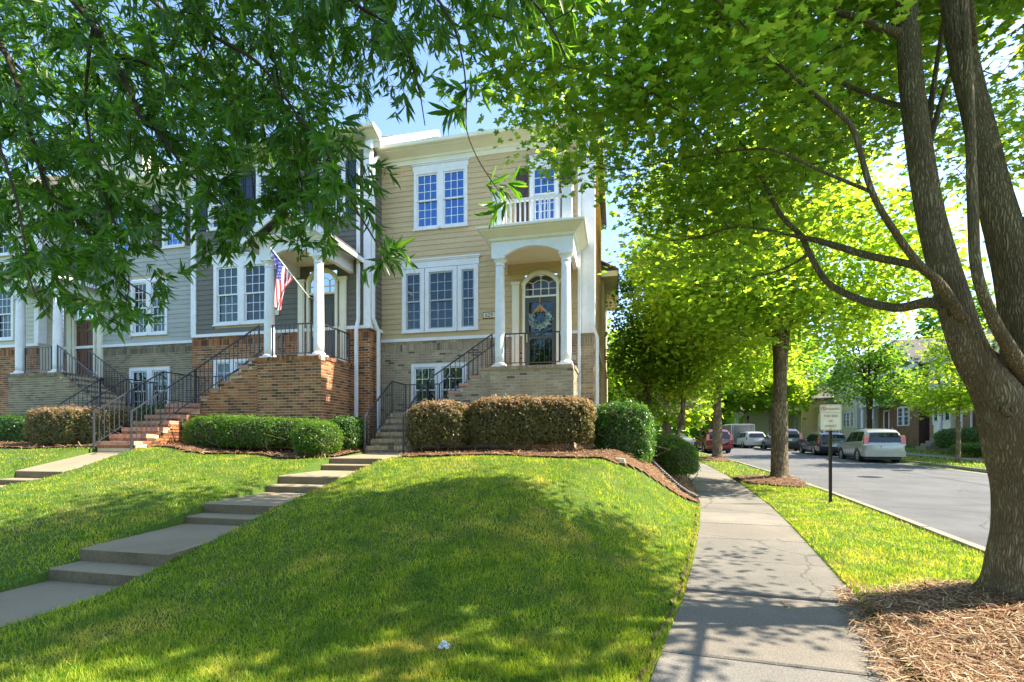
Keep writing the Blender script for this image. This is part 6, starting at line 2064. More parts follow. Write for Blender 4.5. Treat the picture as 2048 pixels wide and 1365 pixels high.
# ------------------------------------------------------------ hedges and shrubs
def hedge(name, label, m_, parts, nleaf, ls, group=None, seed=1, stems=True, flat_top=.0, core_k=.84):
    """clipped shrub made of leaves on rounded boxes (cx,cy,rx,ry,z0,z1,rounding)"""
    r = np.random.default_rng(seed)
    cx0, cy0 = parts[0][0], parts[0][1]
    t = thing(name, label, 'hedge', (cx0, cy0, parts[0][4]), group=group)
    Ps, Ns = [], []
    tot = sum((2 * p[2] + 2 * p[3]) * 2 * (p[5] - p[4]) + 4 * p[2] * p[3] for p in parts)
    core = MB()
    for (cx, cy, rx, ry, z0, z1, e) in parts:
        ar = (2 * rx + 2 * ry) * 2 * (z1 - z0) + 4 * rx * ry
        k = int(nleaf * ar / tot)
        # superellipsoid sampling by projecting random cube-surface points
        v = r.uniform(-1, 1, (k, 3))
        w3 = np.array([ry * (z1 - z0) * .5, rx * (z1 - z0) * .5, rx * ry])
        ax = r.choice(3, k, p=w3 / w3.sum())
        sg = r.choice([-1.0, 1.0], k)
        v[np.arange(k), ax] = sg
        nrm = (np.abs(v) ** e).sum(1) ** (1 / e)
        v = v / nrm[:, None]
        nn = np.sign(v) * np.abs(v) ** (e - 1)
        nn /= np.linalg.norm(nn, axis=1)[:, None]
        hz = (z1 - z0) / 2
        depth = 1 - np.abs(r.normal(0, .06, k)) + .035 * np.sin(v[:, 0] * 9 * rx + seed) * np.sin(v[:, 2] * 7 + v[:, 1] * 5) + .02 * np.sin(v[:, 0] * 23 * rx + v[:, 2] * 17)
        depth = np.where(v[:, 2] < -.55, depth - .10 * r.random(k), depth)
        P = v * np.array([rx, ry, hz]) * depth[:, None] + np.array([cx, cy, (z0 + z1) / 2])
        keep = ~((v[:, 2] < -.8) & (np.abs(v[:, 0]) < .85) & (np.abs(v[:, 1]) < .85))
        Ps.append(P[keep]); Ns.append(nn[keep])
        # twiggy inner body
        nu, nv = 22, 12
        b = len(core.v)
        for j in range(nv + 1):
            ph = -PI / 2 + PI * j / nv
            for i in range(nu):
                th_ = 2 * PI * i / nu
                q = np.array([math.cos(ph) * math.cos(th_), math.cos(ph) * math.sin(th_), math.sin(ph)])
                q = q / ((np.abs(q) ** e).sum() ** (1 / e))
                q = q * core_k
                zz = q[2] * hz + (z0 + z1) / 2
                core.v.append((q[0] * rx + cx, q[1] * ry + cy, zz + .04 * (q[2] < 0)))
        for j in range(nv):
            for i in range(nu):
                core.f.append((b + j * nu + i, b + j * nu + (i + 1) % nu, b + (j + 1) * nu + (i + 1) % nu, b + (j + 1) * nu + i)); core.mi.append(0)
    core.build('branches', M['core'], t, smooth=True)
    if stems:
        sb = MB()
        for (cx, cy, rx, ry, z0, z1, e) in parts:
            for i in range(int(3 + rx * 5)):
                x = cx + r.uniform(-.85, .85) * rx
                y = cy - ry * r.uniform(.2, .8)
                p = [(x, y, z0 - .12)]
                for k in range(3):
                    p.append((x + r.normal(0, .13) * (k + 1), y - ry * .12 * k, z0 + (z1 - z0) * (.12 + .2 * k)))
                sb.tube(p, [.014, .011, .008, .004], 5)
        sb.build('stem', M['bark2'], t)
    P, Nn = np.concatenate(Ps), np.concatenate(Ns)
    n = len(P)
    # short sprigs stick out of the clipped surface
    spr = r.random(n) < .10
    P[spr] += Nn[spr] * r.uniform(.01, .075, spr.sum())[:, None]
    lv = [(-.5, 0, 0), (0, -.30, .10), (.5, 0, 0), (0, .30, .10)]
    rt, sc_ = rots(n, Nn * .9 + np.array([0, 0, .45]), .75, r), r.uniform(.65, 1.4, n) * ls
    if m_ is M['loro']:
        ztop = max(p[5] for p in parts); zlo = min(p[4] for p in parts)
        new = r.random(n) < np.clip(((P[:, 2] - zlo) / (ztop - zlo) - .62) * 2.1, .05, .85)
        tag(scatter('new_growth', lv, [(0, 1, 2), (0, 2, 3)], P[new], rt[new], sc_[new], M['loro_new'], t), kind='stuff')
        P, rt, sc_ = P[~new], rt[~new], sc_[~new]
    o = scatter('foliage', lv, [(0, 1, 2), (0, 2, 3)], P, rt, sc_, m_, t)
    tag(o, kind='stuff')
    return t
G1 = None
hedge('bronze_hedge', 'bronze-leaved clipped hedge next to the tan brick stairs', M['loro'], [(-4.10, 10.75, .76, .50, 1.22, 2.36, 3.4)], 15000, .060, 'bronze shrubs', 1)
hedge('bronze_hedge', 'long bronze-leaved hedge under the balcony house porch', M['loro'], [(-2.45, 10.85, .98, .46, 1.26, 2.44, 4.2), (-1.25, 10.85, .74, .46, 1.26, 2.42, 3.4)], 30000, .060, 'bronze shrubs', 2)
hedge('glossy_hedge', 'glossy dark green hedge at the street corner of the tan house', M['laurel'], [(.08, 11.35, .62, .62, .82, 2.34, 3.6), (.35, 12.3, .50, .6, .75, 2.28, 3.4)], 24000, .055, None, 3)
hedge('boxwood_hedge', 'small round-topped hedge on the slope above the sidewalk', M['box'], [(1.30, 14.4, .62, .85, .50, 1.62, 2.8), (1.62, 13.9, .50, .7, .42, 1.42, 2.6)], 20000, .046, None, 4)
hedge('boxwood_hedge', 'long clipped green hedge below the red brick porch', M['box'], [(-9.5, 10.12, 1.15, .46, 1.22, 2.08, 3.0), (-7.75, 10.15, 1.30, .46, 1.22, 1.98, 3.0), (-8.6, 9.98, 1.0, .4, 1.22, 2.02, 3)], 36000, .042, 'clipped green hedges', 5)
hedge('boxwood_hedge', 'short green hedge behind the round bush against the brick pier', M['laurel'], [(-6.42, 10.45, .42, .42, 1.16, 2.02, 3.0)], 8000, .046, 'clipped green hedges', 6)
hedge('round_bush', 'round clipped boxwood ball beside the top of the garden path', M['box'], [(-6.50, 9.45, .50, .48, 1.08, 1.88, 2.3)], 13000, .038, None, 7)
hedge('bronze_hedge', 'bronze and tan clipped hedge between the two flights of stairs at left', M['loro'], [(-14.2, 9.85, 1.0, .5, 1.25, 2.32, 4.0), (-12.85, 9.9, .60, .45, 1.25, 2.30, 3.8)], 26000, .052, 'bronze shrubs', 8)
hedge('boxwood_hedge', 'low green hedge at the left edge below the gray-brown porch', M['laurel'], [(-17.2, 10.5, 1.5, .5, 1.25, 2.18, 3.2)], 14000, .055, 'clipped green hedges', 9)
hedge('boxwood_hedge', 'green hedge behind the railing under the light gray house window', M['laurel'], [(-13.6, 12.0, .9, .5, 1.2, 2.55, 3.2)], 9000, .055, 'clipped green hedges', 10)

# trees on the other side of the front sidewalk, behind the viewer: the windows mirror them
for i, (x, y, H, lab) in enumerate(((-16, -17, 12, 'tree behind the viewer mirrored in the left windows'), (-7.5, -20, 13, 'tree behind the viewer mirrored in the gray house windows'), (1.5, -19, 12, 'tree behind the viewer mirrored in the tan house windows'), (-26, -15, 12, 'tree behind the viewer far along the front street'))):
    street_tree('tree', lab, x, y, H, .26, [(0, 0, 6.3, 4.8, 3.4, 3.6), (-2.5, 0, 4.2, 2.8, 2.4, 2.0), (2.6, 0, 4.2, 2.8, 2.4, 2.0)], 240, 16, .42, M['treeleaf'], M['bark2'], group='trees behind the viewer', seed=70 + i, spread=(.6, .6, .4), dense_twigs=False)
# woods beyond the last houses
wr_ = np.random.default_rng(77)
nW = 16000
wx = wr_.uniform(-70, 95, nW); wy = wr_.uniform(98, 135, nW)
hh = 13 + 4 * np.sin(wx * .21) + 2.5 * np.sin(wx * .53 + 1)
wz = 1.5 + hh * wr_.random(nW) ** .8
o = scatter('distant_woods', blob_template()[0], blob_template()[1], np.stack([wx, wy, wz], -1), rots(nW, None, .8, wr_), wr_.uniform(1.2, 2.4, nW), M['darkleaf'])
tag(o, kind='stuff')

# ------------------------------------------------------------ small things near by
sg = thing('parking_sign', 'faded cream parking sign on a dark perforated post in the verge', 'sign', (4.55, 12.3, 0.02))
MBX = MB()
px_, py_ = 4.70, 12.2
sg.location = (px_, py_, float(terrain(px_, py_)))
zg = float(terrain(px_, py_))
mb = MB()
mb.box(px_ - .03, px_ + .03, py_ + .028, py_ + .034, zg - .2, 2.28)
mb.box(px_ - .03, px_ - .024, py_ - .0, py_ + .028, zg - .2, 2.28)
mb.box(px_ + .024, px_ + .03, py_ - .0, py_ + .028, zg - .2, 2.28)
mb.build('post', M['galv'], sg)
hb = MB()
z = zg + .05
while z < 1.68:
    hb.box(px_ - .034, px_ - .0315, py_ + .008, py_ + .02, z, z + .014)
    hb.box(px_ + .0315, px_ + .034, py_ + .008, py_ + .02, z, z + .014)
    z += .025
tag(hb.build('hole', M['brick_t'], sg), kind='stuff')
def rrect(cx, cz, w_, h_, rad, y, n=5):
    out = []
    for sx, sz, a0 in ((1, 1, 0), (-1, 1, 90), (-1, -1, 180), (1, -1, 270)):
        for i in range(n + 1):
            a = R(a0 + 90 * i / n)
            out.append((cx + sx * (w_ / 2 - rad) + rad * math.cos(a), y, cz + sz * (h_ / 2 - rad) + rad * math.sin(a)))
    return out
sx, sz = px_ + .0, 1.98
MB().extrude(rrect(sx, sz, .45, .59, .04, py_ - .004), (0, .003, 0)).build('sign_panel', M['signface'], sg)
a, b = rrect(sx, sz, .435, .575, .035, py_ - .0065), rrect(sx, sz, .415, .555, .03, py_ - .0065)
MB().band(a + a[:1], b + b[:1], (0, .002, 0)).build('border', M['signred'], sg)
MB().box(sx - .205, sx + .205, py_ - .0065, py_ - .0045, sz + .105, sz + .112).build('divider', M['signred'], sg)
cp = [(sx - .145 + .055 * math.cos(q), py_ - .0066, sz + .20 + .055 * math.sin(q)) for q in np.linspace(0, 2 * PI, 25)]
cq = [(sx - .145 + .043 * math.cos(q), py_ - .0066, sz + .20 + .043 * math.sin(q)) for q in np.linspace(0, 2 * PI, 25)]
ns_ = MB().band(cp, cq, (0, .002, 0))
ns_.hexa([(sx - .185, py_ - .0068, sz + .232), (sx - .177, py_ - .0068, sz + .240), (sx - .177, py_ - .006, sz + .240), (sx - .185, py_ - .006, sz + .232),
          (sx - .113, py_ - .0068, sz + .160), (sx - .105, py_ - .0068, sz + .168), (sx - .105, py_ - .006, sz + .168), (sx - .113, py_ - .006, sz + .160)])
ns_.build('no_symbol', M['signred'], sg)
textmesh('letter_p', 'P', .075, M['galv'], sg, (sx - .145, py_ - .0062, sz + .20))
for s_, size, zz, xx in (('PARKING', .070, .19, .045), ('THIS SIDE', .075, .03, 0), ('OF', .070, -.085, 0), ('STREET', .075, -.20, 0)):
    textmesh('lettering', s_, size, M['signred'], sg, (sx + xx, py_ - .0066, sz + zz), sx=.92)
for zz in (-.26, .26):
    MB().tube([(sx, py_ - .012, sz + zz), (sx, py_ - .003, sz + zz)], .009, 8).build('bolt', M['galv'], sg)

dp = thing('drain_pipe', 'black corrugated drain pipe lying across the pine straw slope', 'pipe', (1.0, 12.5, 0.8))
pth = [(.55, 12.6), (.8, 12.45), (1.05, 12.25), (1.35, 12.05), (1.6, 11.9), (1.78, 11.75)]
P = [(x, y, float(terrain(x, y)) + .085, .05) for x, y in pth]
Q = smooth_path(P, 14)
MB().tube([tuple(q[:3]) for q in Q], [.05 + .007 * (i % 2) for i in range(len(Q))], 12, caps=False).build('corrugated_tube', M['pipe'], dp, smooth=False)
MB().tube([tuple(Q[-1][:3]), tuple(Q[-1][:3] + (Q[-1][:3] - Q[-2][:3]) * .2)], .044, 12).build('dark_bore', M['dark'], dp)
st_ = MB()
zs = float(terrain(.02, 9.72))
st_.hexa([(-.07, 9.66, zs), (.13, 9.64, zs), (.14, 9.78, zs), (-.06, 9.80, zs), (-.06, 9.67, zs + .10), (.11, 9.65, zs + .085), (.12, 9.77, zs + .085), (-.05, 9.79, zs + .10)])
o = st_.build('paving_stone', M['stone'], None)
tag(o, 'pale stone block lying where the lawn meets the pine straw slope', 'stone')
# crumpled white scrap in the near grass
me_r = np.random.default_rng(3)
rb = MB()
k = 9
zc = float(terrain(-1.17, 3.12)) + .035
for i in range(k + 1):
    for j in range(k + 1):
        x, y = (i / k - .5), (j / k - .5)
        rb.v.append((-1.17 + x * .06 + me_r.normal(0, .007), 3.12 + y * .05 + me_r.normal(0, .006), zc + .032 * math.exp(-6 * (x * x + y * y)) + me_r.normal(0, .011)))
for i in range(k):
    for j in range(k):
        q = i * (k + 1) + j
        rb.f.append((q, q + 1, q + k + 2, q + k + 1)); rb.mi.append(0)
o = rb.build('paper_scrap', mat('crumpled_white_paper', [(0.45, 0.46, 0.48), (0.8, 0.8, 0.82)], 30, 0.7), None)
tag(o, 'small crumpled white scrap lying in the foreground grass', 'litter')
o = MB().tube([(1.42, 4.70, .012), (1.44, 4.62, .016), (1.435, 4.55, .012), (1.40, 4.52, .011)], [.006, .007, .006, .004], 6).build('fallen_twig', M['burlap'], None, smooth=True)
tag(o, 'short pale twig lying on the sidewalk just before the raised joint', 'twig')
for (x, y), lab in (((9.27, 20.6), 'round iron manhole cover nearer the verge in the road'), ((12.0, 24.0), 'round iron manhole cover farther out near the opposite kerb')):
    zr_ = float(zroad(y)) - .10 + .05 * math.sin(PI * min(1, (x - float(kerb(y))) / 9))
    t = thing('manhole_cover', lab, 'manhole cover', (x, y, zr_), group='manhole covers in the road')
    MB().lathe(x, y, [(.40, zr_ - .01), (.40, zr_ + .010), (.36, zr_ + .011), (.36, zr_ + .004)], 36).build('frame', M['manhole'], t)
    lb = MB()
    lb.lathe(x, y, [(.355, zr_ + .002), (.355, zr_ + .010)], 36)
    for i in range(-4, 5):
        h_ = math.sqrt(max(0, .33 ** 2 - (i * .075) ** 2))
        lb.box(x - h_, x + h_, y + i * .075 - .012, y + i * .075 + .012, zr_ + .010, zr_ + .015)
    lb.build('lid', M['manhole'], t)

# ------------------------------------------------------------ houses across the road
def boards_mass(root, m_, T, u0, u1, z0, z1, ops, ex=.18):
    mb = MB()
    n = int((z1 - z0) / ex)
    ex = (z1 - z0) / n
    for i in range(n):
        z = z0 + i * ex
        cuts = [(o[0], o[1]) for o in ops if o[2] < z + ex - .01 and o[3] > z + .01]
        for a, b in clip_intervals(u0, u1, cuts):
            mb.extrude([T(a, -.024, z), T(a, 0, z), T(a, 0, z + ex), T(a, -.006, z + ex)], tuple(np.array(T(b, 0, 0)) - np.array(T(a, 0, 0))))
    tag(mb.build('board', m_, root), kind='stuff')
def far_house(label, x, y, rz, W, m_wall, m_low, zfl, eave, peak, brick_up, px0, px1, gable=True, win=None, bay=None, seed=0, door='door_b'):
    z0 = float(terrain(x, y)) + .02
    t = thing('townhouse', label, 'house', (x, y, z0), rz, group='houses across the road', local=True)
    Tf = TX(0.0)
    win = win or [(.6, 1.5, 1.2, 2.7), (1.6, 2.5, 1.2, 2.7), (.6, 1.5, 4.0, 5.5), (1.6, 2.5, 4.0, 5.5), (W - 2.6, W - 1.7, 4.0, 5.5), (W - 1.6, W - .7, 4.0, 5.5)]
    win = [(a, b, c + zfl - .3, d + zfl - .3) for a, b, c, d in win]
    dx0 = (px0 + px1) / 2 - .45
    drs = (dx0, dx0 + .9, zfl, zfl + 2.1)
    ops = win + [drs]
    wb = MB()
    panel(wb, Tf, 0, W, -1.0, eave, ops)
    wb.poly([(0, 0, -1), (0, 9, -1), (0, 9, eave), (0, 0, eave)])
    wb.poly([(W, 0, -1), (W, 9, -1), (W, 9, eave), (W, 0, eave)])
    if gable:
        wb.poly([(0, 0, eave), (W, 0, eave), (W / 2, 0, peak - .1)])
    wb.build('wall', m_wall, t)
    tag_b = brick_up
    if tag_b > 0:
        bricks(t, Tf, 'X', 0, W, -.5, tag_b, [o for o in ops], m_low, 0)
    boards_mass(t, m_wall, Tf, 0, W, max(tag_b, 0.0) + .02, eave, ops)
    boards_mass(t, m_wall, TY(W), 0, 9, .4, eave, [])
    cb = MB()
    for u in (0, W - .16):
        cb.box(u, u + .16, -.05, 0, max(0, tag_b), eave)
    cb.box(0, W, -.06, 0, eave - .28, eave - .02)
    cb.build('corner_board', M['white'], t)
    rf = MB()
    if gable:
        ov = .4
        for s_, (ua, ub) in ((0, (-ov, W / 2)), (1, (W + ov, W / 2))):
            rf.extrude([(ua, -.45, eave - .1), (ub, -.45, peak), (ub, -.45, peak + .12), (ua, -.45, eave + .02)], (0, 10, 0))
    else:
        rf.hexa([(-.4, -.5, eave), (W + .4, -.5, eave), (W + .4, 9.4, eave), (-.4, 9.4, eave), (.6, 3.8, peak), (W - .6, 3.8, peak), (W - .6, 5, peak), (.6, 5, peak)])
    rf.build('roof', M['roof'], t)
    eb = MB()
    if gable:
        for ua, ub in ((-.4, W / 2), (W + .4, W / 2)):
            eb.extrude([(ua, -.5, eave - .30), (ub, -.5, peak - .22), (ub, -.5, peak + .05), (ua, -.5, eave - .03)], (0, .05, 0))
    else:
        eb.box(-.42, W + .42, -.52, -.02, eave - .14, eave - .001)
    eb.build('rake_board', M['white'], t)
    for a, b, c, d in win:
        mb = MB()
        for p, q, r_, s_ in ((a, a + .09, c, d), (b - .09, b, c, d), (a + .09, b - .09, d - .09, d), (a + .09, b - .09, c, c + .07), (a + .09, b - .09, (c + d) / 2 - .03, (c + d) / 2 + .03)):
            mb.box(p, q, -.05, .05, r_, s_)
        w_ = mb.build('window', M['white'], t)
        for zc, zd in ((c + .07, (c + d) / 2 - .03), ((c + d) / 2 + .03, d - .09)):
            ubox('pane', M['glass'], w_, a + .09, b - .09, .01, .015, zc, zd)
            g_ = MB()
            for k in (1, 2):
                u = a + .09 + (b - a - .18) * k / 3
                g_.box(u - .01, u + .01, -.005, .01, zc, zd)
            g_.box(a + .09, b - .09, -.004, .009, (zc + zd) / 2 - .01, (zc + zd) / 2 + .01)
            g_.build('glazing_bar', M['white'], w_)
        rb = MB(); panel(rb, Tf, a, b, c, d, [], .25); rb.build('unlit_room_box', M['dark'], w_)
    dm = MB(); dm.box(drs[0], drs[1], .02, .07, drs[2], drs[3])
    for i in range(2):
        for j in range(3):
            dm.box(drs[0] + .1 + i * .38, drs[0] + .42 + i * .38, .01, .02, zfl + .15 + j * .66, zfl + .66 + j * .66)
    dr = dm.build('door', M[door], t)
    MB().tube([(drs[0] + .07, -.03, zfl + .98), (drs[0] + .07, .02, zfl + .98)], .03, 8).build('handle', M['brass'], dr)
    cs = MB()
    for p, q, r_, s_ in ((drs[0] - .12, drs[0], zfl, drs[3] + .12), (drs[1], drs[1] + .12, zfl, drs[3] + .12), (drs[0], drs[1], drs[3], drs[3] + .12)):
        cs.box(p, q, -.06, .03, r_, s_)
    cs.build('door_casing', M['white'], t)
    # porch
    pb = MB(); pb.box(px0, px1, -1.7, -.001, -1, zfl - .001)
    pb.build('porch_base', m_low if tag_b > 0 else M['mortar'], t)
    for cx in (px0 + .16, px1 - .16):
        column(t, cx, -1.52, zfl, zfl + 2.55, .14)
    en = MB(); en.box(px0 - .05, px1 + .05, -1.72, -.005, zfl + 2.55, zfl + 3.0); en.box(px0 - .25, px1 + .25, -1.92, -.006, zfl + 3.0, zfl + 3.14)
    en.build('entablature', M['white'], t)
    pr = MB(); pr.hexa([(px0 - .25, -1.92, zfl + 3.14), (px1 + .25, -1.92, zfl + 3.14), (px1 + .25, -.01, zfl + 3.14), (px0 - .25, -.01, zfl + 3.14),
                        (px0 + .4, -1.0, zfl + 3.55), (px1 - .4, -1.0, zfl + 3.55), (px1 - .4, -.01, zfl + 3.55), (px0 + .4, -.01, zfl + 3.55)])
    pr.build('porch_roof', M['roof'], t)
    for i in range(max(1, int(zfl / .18))):
        zt = zfl - .18 * (i + 1)
        MB().box(drs[0] - .2, drs[1] + .2, -1.7 - .3 * (i + 1), -1.7 - .3 * i - .001, -1, zt).build('step', M['kerb'], t)
    rl = MB()
    for (a, b) in ((px0 + .3, drs[0] - .25), (drs[1] + .25, px1 - .3)):
        if b - a < .3: continue
        rl.box(a, b, -1.6, -1.57, zfl + .82, zfl + .86)
        u = a
        while u < b:
            rl.box(u, u + .015, -1.592, -1.578, zfl, zfl + .82); u += .11
    if rl.v: rl.build('porch_rail', M['iron'], t)
    if bay:
        a, b, c, d, mm = bay
        bb = MB(); bb.box(a, b, -.7, -.002, c, d); bb.box(a - .08, b + .08, -.78, -.003, d, d + .12)
        by_ = bb.build('bay', mm, t)
        k = 3
        w_ = (b - a) / k
        for i in range(k):
            ubox('pane', M['glass'], by_, a + i * w_ + .12, a + (i + 1) * w_ - .12, -.715, -.705, c + .95, d - .25)
            fr_ = MB()
            p, q, r_, s_ = a + i * w_ + .06, a + (i + 1) * w_ - .06, c + .89, d - .19
            for e in ((p, p + .06, r_, s_), (q - .06, q, r_, s_), (p + .06, q - .06, r_, r_ + .06), (p + .06, q - .06, s_ - .06, s_), (p + .06, q - .06, (r_ + s_) / 2 - .02, (r_ + s_) / 2 + .02)):
                fr_.box(e[0], e[1], -.74, -.70, e[2], e[3])
            fr_.build('window_frame', M['white'], by_)
    return t
M['plum'] = mat('gray_brown_siding', [(0.17, 0.14, 0.125), (0.22, 0.185, 0.165)], .9, .65, fine=(14, .86, .5))
M['brick_o'] = mat('orange_brown_brick', [(0.75, 0.72, 0.70), (1.1, 1.05, 1.0)], 1.6, 0.85, 0.6, 90, island=[(0.27, 0.15, 0.08), (0.32, 0.18, 0.10), (0.23, 0.125, 0.07), (0.29, 0.17, 0.09)], fine=(35, 0.72, 0.7))
far_house('gray-brown gabled house seen between the stems of the big maple', 23.4, 36.3, R(-92), 7.6, M['plum'], M['brick_o'], .9, 6.6, 9.3, .9, 4.4, 7.0,
          win=[(.6, 1.5, 1.0, 2.6), (1.6, 2.5, 1.0, 2.6), (.8, 1.7, 4.0, 5.4), (3.2, 4.1, 4.0, 5.4), (5.4, 6.3, 4.0, 5.4)])
far_house('brown brick house with a cream bay and tall white columns behind the dark hedges', 23.9, 44.0, R(-93), 7.6, M['offwhite'], M['brick_o'], .9, 6.6, 9.0, 3.4, 4.3, 6.9,
          win=[(.5, 1.4, 1.0, 2.6), (.7, 1.6, 4.0, 5.6), (1.75, 2.65, 4.0, 5.6), (5.4, 6.3, 4.0, 5.4)], bay=(2.0, 4.1, .9, 3.6, M['cream']), gable=False)
far_house('dark brick house half hidden behind the slim young tree', 24.0, 51.8, R(-95), 7.5, M['brown'], M['brick_o'], .7, 6.4, 8.8, 3.2, .5, 3.0,
          win=[(3.9, 4.9, 1.0, 2.6), (5.0, 6.0, 1.0, 2.6), (3.9, 4.9, 4.0, 5.5), (5.0, 6.0, 4.0, 5.5), (1.2, 2.1, 4.0, 5.4)])
far_house('cream house with paired windows directly above the silver car', 23.6, 60.5, R(-98), 8.2, M['offwhite'], M['brick_o'], .6, 6.2, 8.6, 0.0, .4, 3.0,
          win=[(3.8, 4.8, 1.0, 2.5), (4.9, 5.9, 1.0, 2.5), (6.3, 7.2, 1.0, 2.5), (3.8, 4.8, 4.0, 5.4), (6.3, 7.2, 4.0, 5.4)], door='door_d')
far_house('tan house with a white portico left of the parking sign', 22.4, 69.5, R(-102), 8.4, M['tan'], M['brick_o'], .6, 4.4, 6.4, 0.0, 4.6, 8.0,
          win=[(.7, 1.6, 1.0, 2.5), (1.8, 2.7, 1.0, 2.5), (3.2, 4.0, 1.0, 2.5)], door='door_d')
far_house('low cream house with a long flag beside the gray trailer', 19.5, 79.5, R(-108), 9.0, M['offwhite'], M['brick_o'], .5, 3.6, 5.6, 0.0, .6, 3.8,
          win=[(4.6, 5.4, 1.0, 2.4), (6.2, 7.0, 1.0, 2.4), (7.6, 8.4, 1.0, 2.4)], door='door_d')
for fx_, fy_, lab in ((17.6, 70.6, 'striped flag hanging at the low cream house beside the trailer'), (19.6, 64.2, 'striped flag hanging at the tan portico house')):
    z0 = float(terrain(fx_, fy_))
    t = thing('flag', lab, 'flag', (fx_, fy_, z0 + 2.2), group='small flags on far porches')
    MB().tube([(fx_, fy_, z0 + 2.3), (fx_ - .9, fy_ - .5, z0 + 3.5)], .02, 6).build('pole', M['white'], t)
    mb = MB()
    for i in range(13):
        for j in range(6):
            def fp(a, b):
                return (fx_ - .35 - .045 * a + .05 * math.sin(a * .9), fy_ - .2 - .03 * a + .06 * math.sin(a * 1.1 + b), z0 + 3.25 - .03 * (13 - a) * .2 - b * .28)
            mb.poly([fp(i, j), fp(i + 1, j), fp(i + 1, j + 1), fp(i, j + 1)], 2 if (i < 7 and j < 2) else i % 2)
    mb.build('cloth', [M['red'], M['flagwhite'], M['flagblue']], t)

# shrubs on the far side
hedge('far_hedge', 'tall dark green hedge behind the silver car by the slim tree trunk', M['laurel'], [(20.3, 33.4, .9, 2.6, .85, 2.2, 3.5)], 6000, .12, 'far hedges', 31, stems=False)
hedge('far_hedge', 'bright green low hedge across the road right of the slim trunk', M['box'], [(19.2, 28.4, .7, 1.3, .75, 1.55, 3.0)], 5000, .09, 'far hedges', 32, stems=False)
hedge('far_hedge', 'purple-black shrub mass under the white columns across the road', M['loro'], [(21.2, 29.8, .9, 1.6, .9, 2.2, 3.0)], 5000, .10, 'far hedges', 33, stems=False)
hedge('far_hedge', 'dark shrubs in front of the low cream house beside the trailer', M['laurel'], [(17.4, 60.5, 1.0, 2.4, 1.5, 2.4, 3.0)], 3500, .16, 'far hedges', 34, stems=False)
hedge('far_hedge', 'low spreading green ground shrub across the road', M['box'], [(18.9, 31.2, .7, .9, .8, 1.3, 2.4)], 3500, .09, 'far hedges', 35, stems=False)
ys = thing('yard_sign', 'small pale yard sign stuck in the bed across the road', 'sign', (19.3, 26.9, 1.0))
zz = float(terrain(19.3, 26.2))
ys.location = (19.3, 26.2, zz)
MB().box(19.05, 19.45, 26.19, 26.2, zz + .25, zz + .85).build('board', M['flagwhite'], ys)
for dx_ in (.07, .36):
    MB().box(19.05 + dx_, 19.06 + dx_, 26.201, 26.21, zz - .1, zz + .85).build('stake', M['galv'], ys)

# ------------------------------------------------------------ vehicles
def loft(mb, rings, m=0):
    k = len(rings[0])
    b = len(mb.v)
    for r_ in rings:
        mb.v += r_
    for i in range(len(rings) - 1):
        for j in range(k - 1):
            q = b + i * k + j
            mb.f.append((q, q + k, q + k + 1, q + 1)); mb.mi.append(m)
    mb.f.append(tuple(b + j for j in range(k))); mb.mi.append(m)
    e = b + (len(rings) - 1) * k
    mb.f.append(tuple(e + j for j in range(k))[::-1]); mb.mi.append(m)

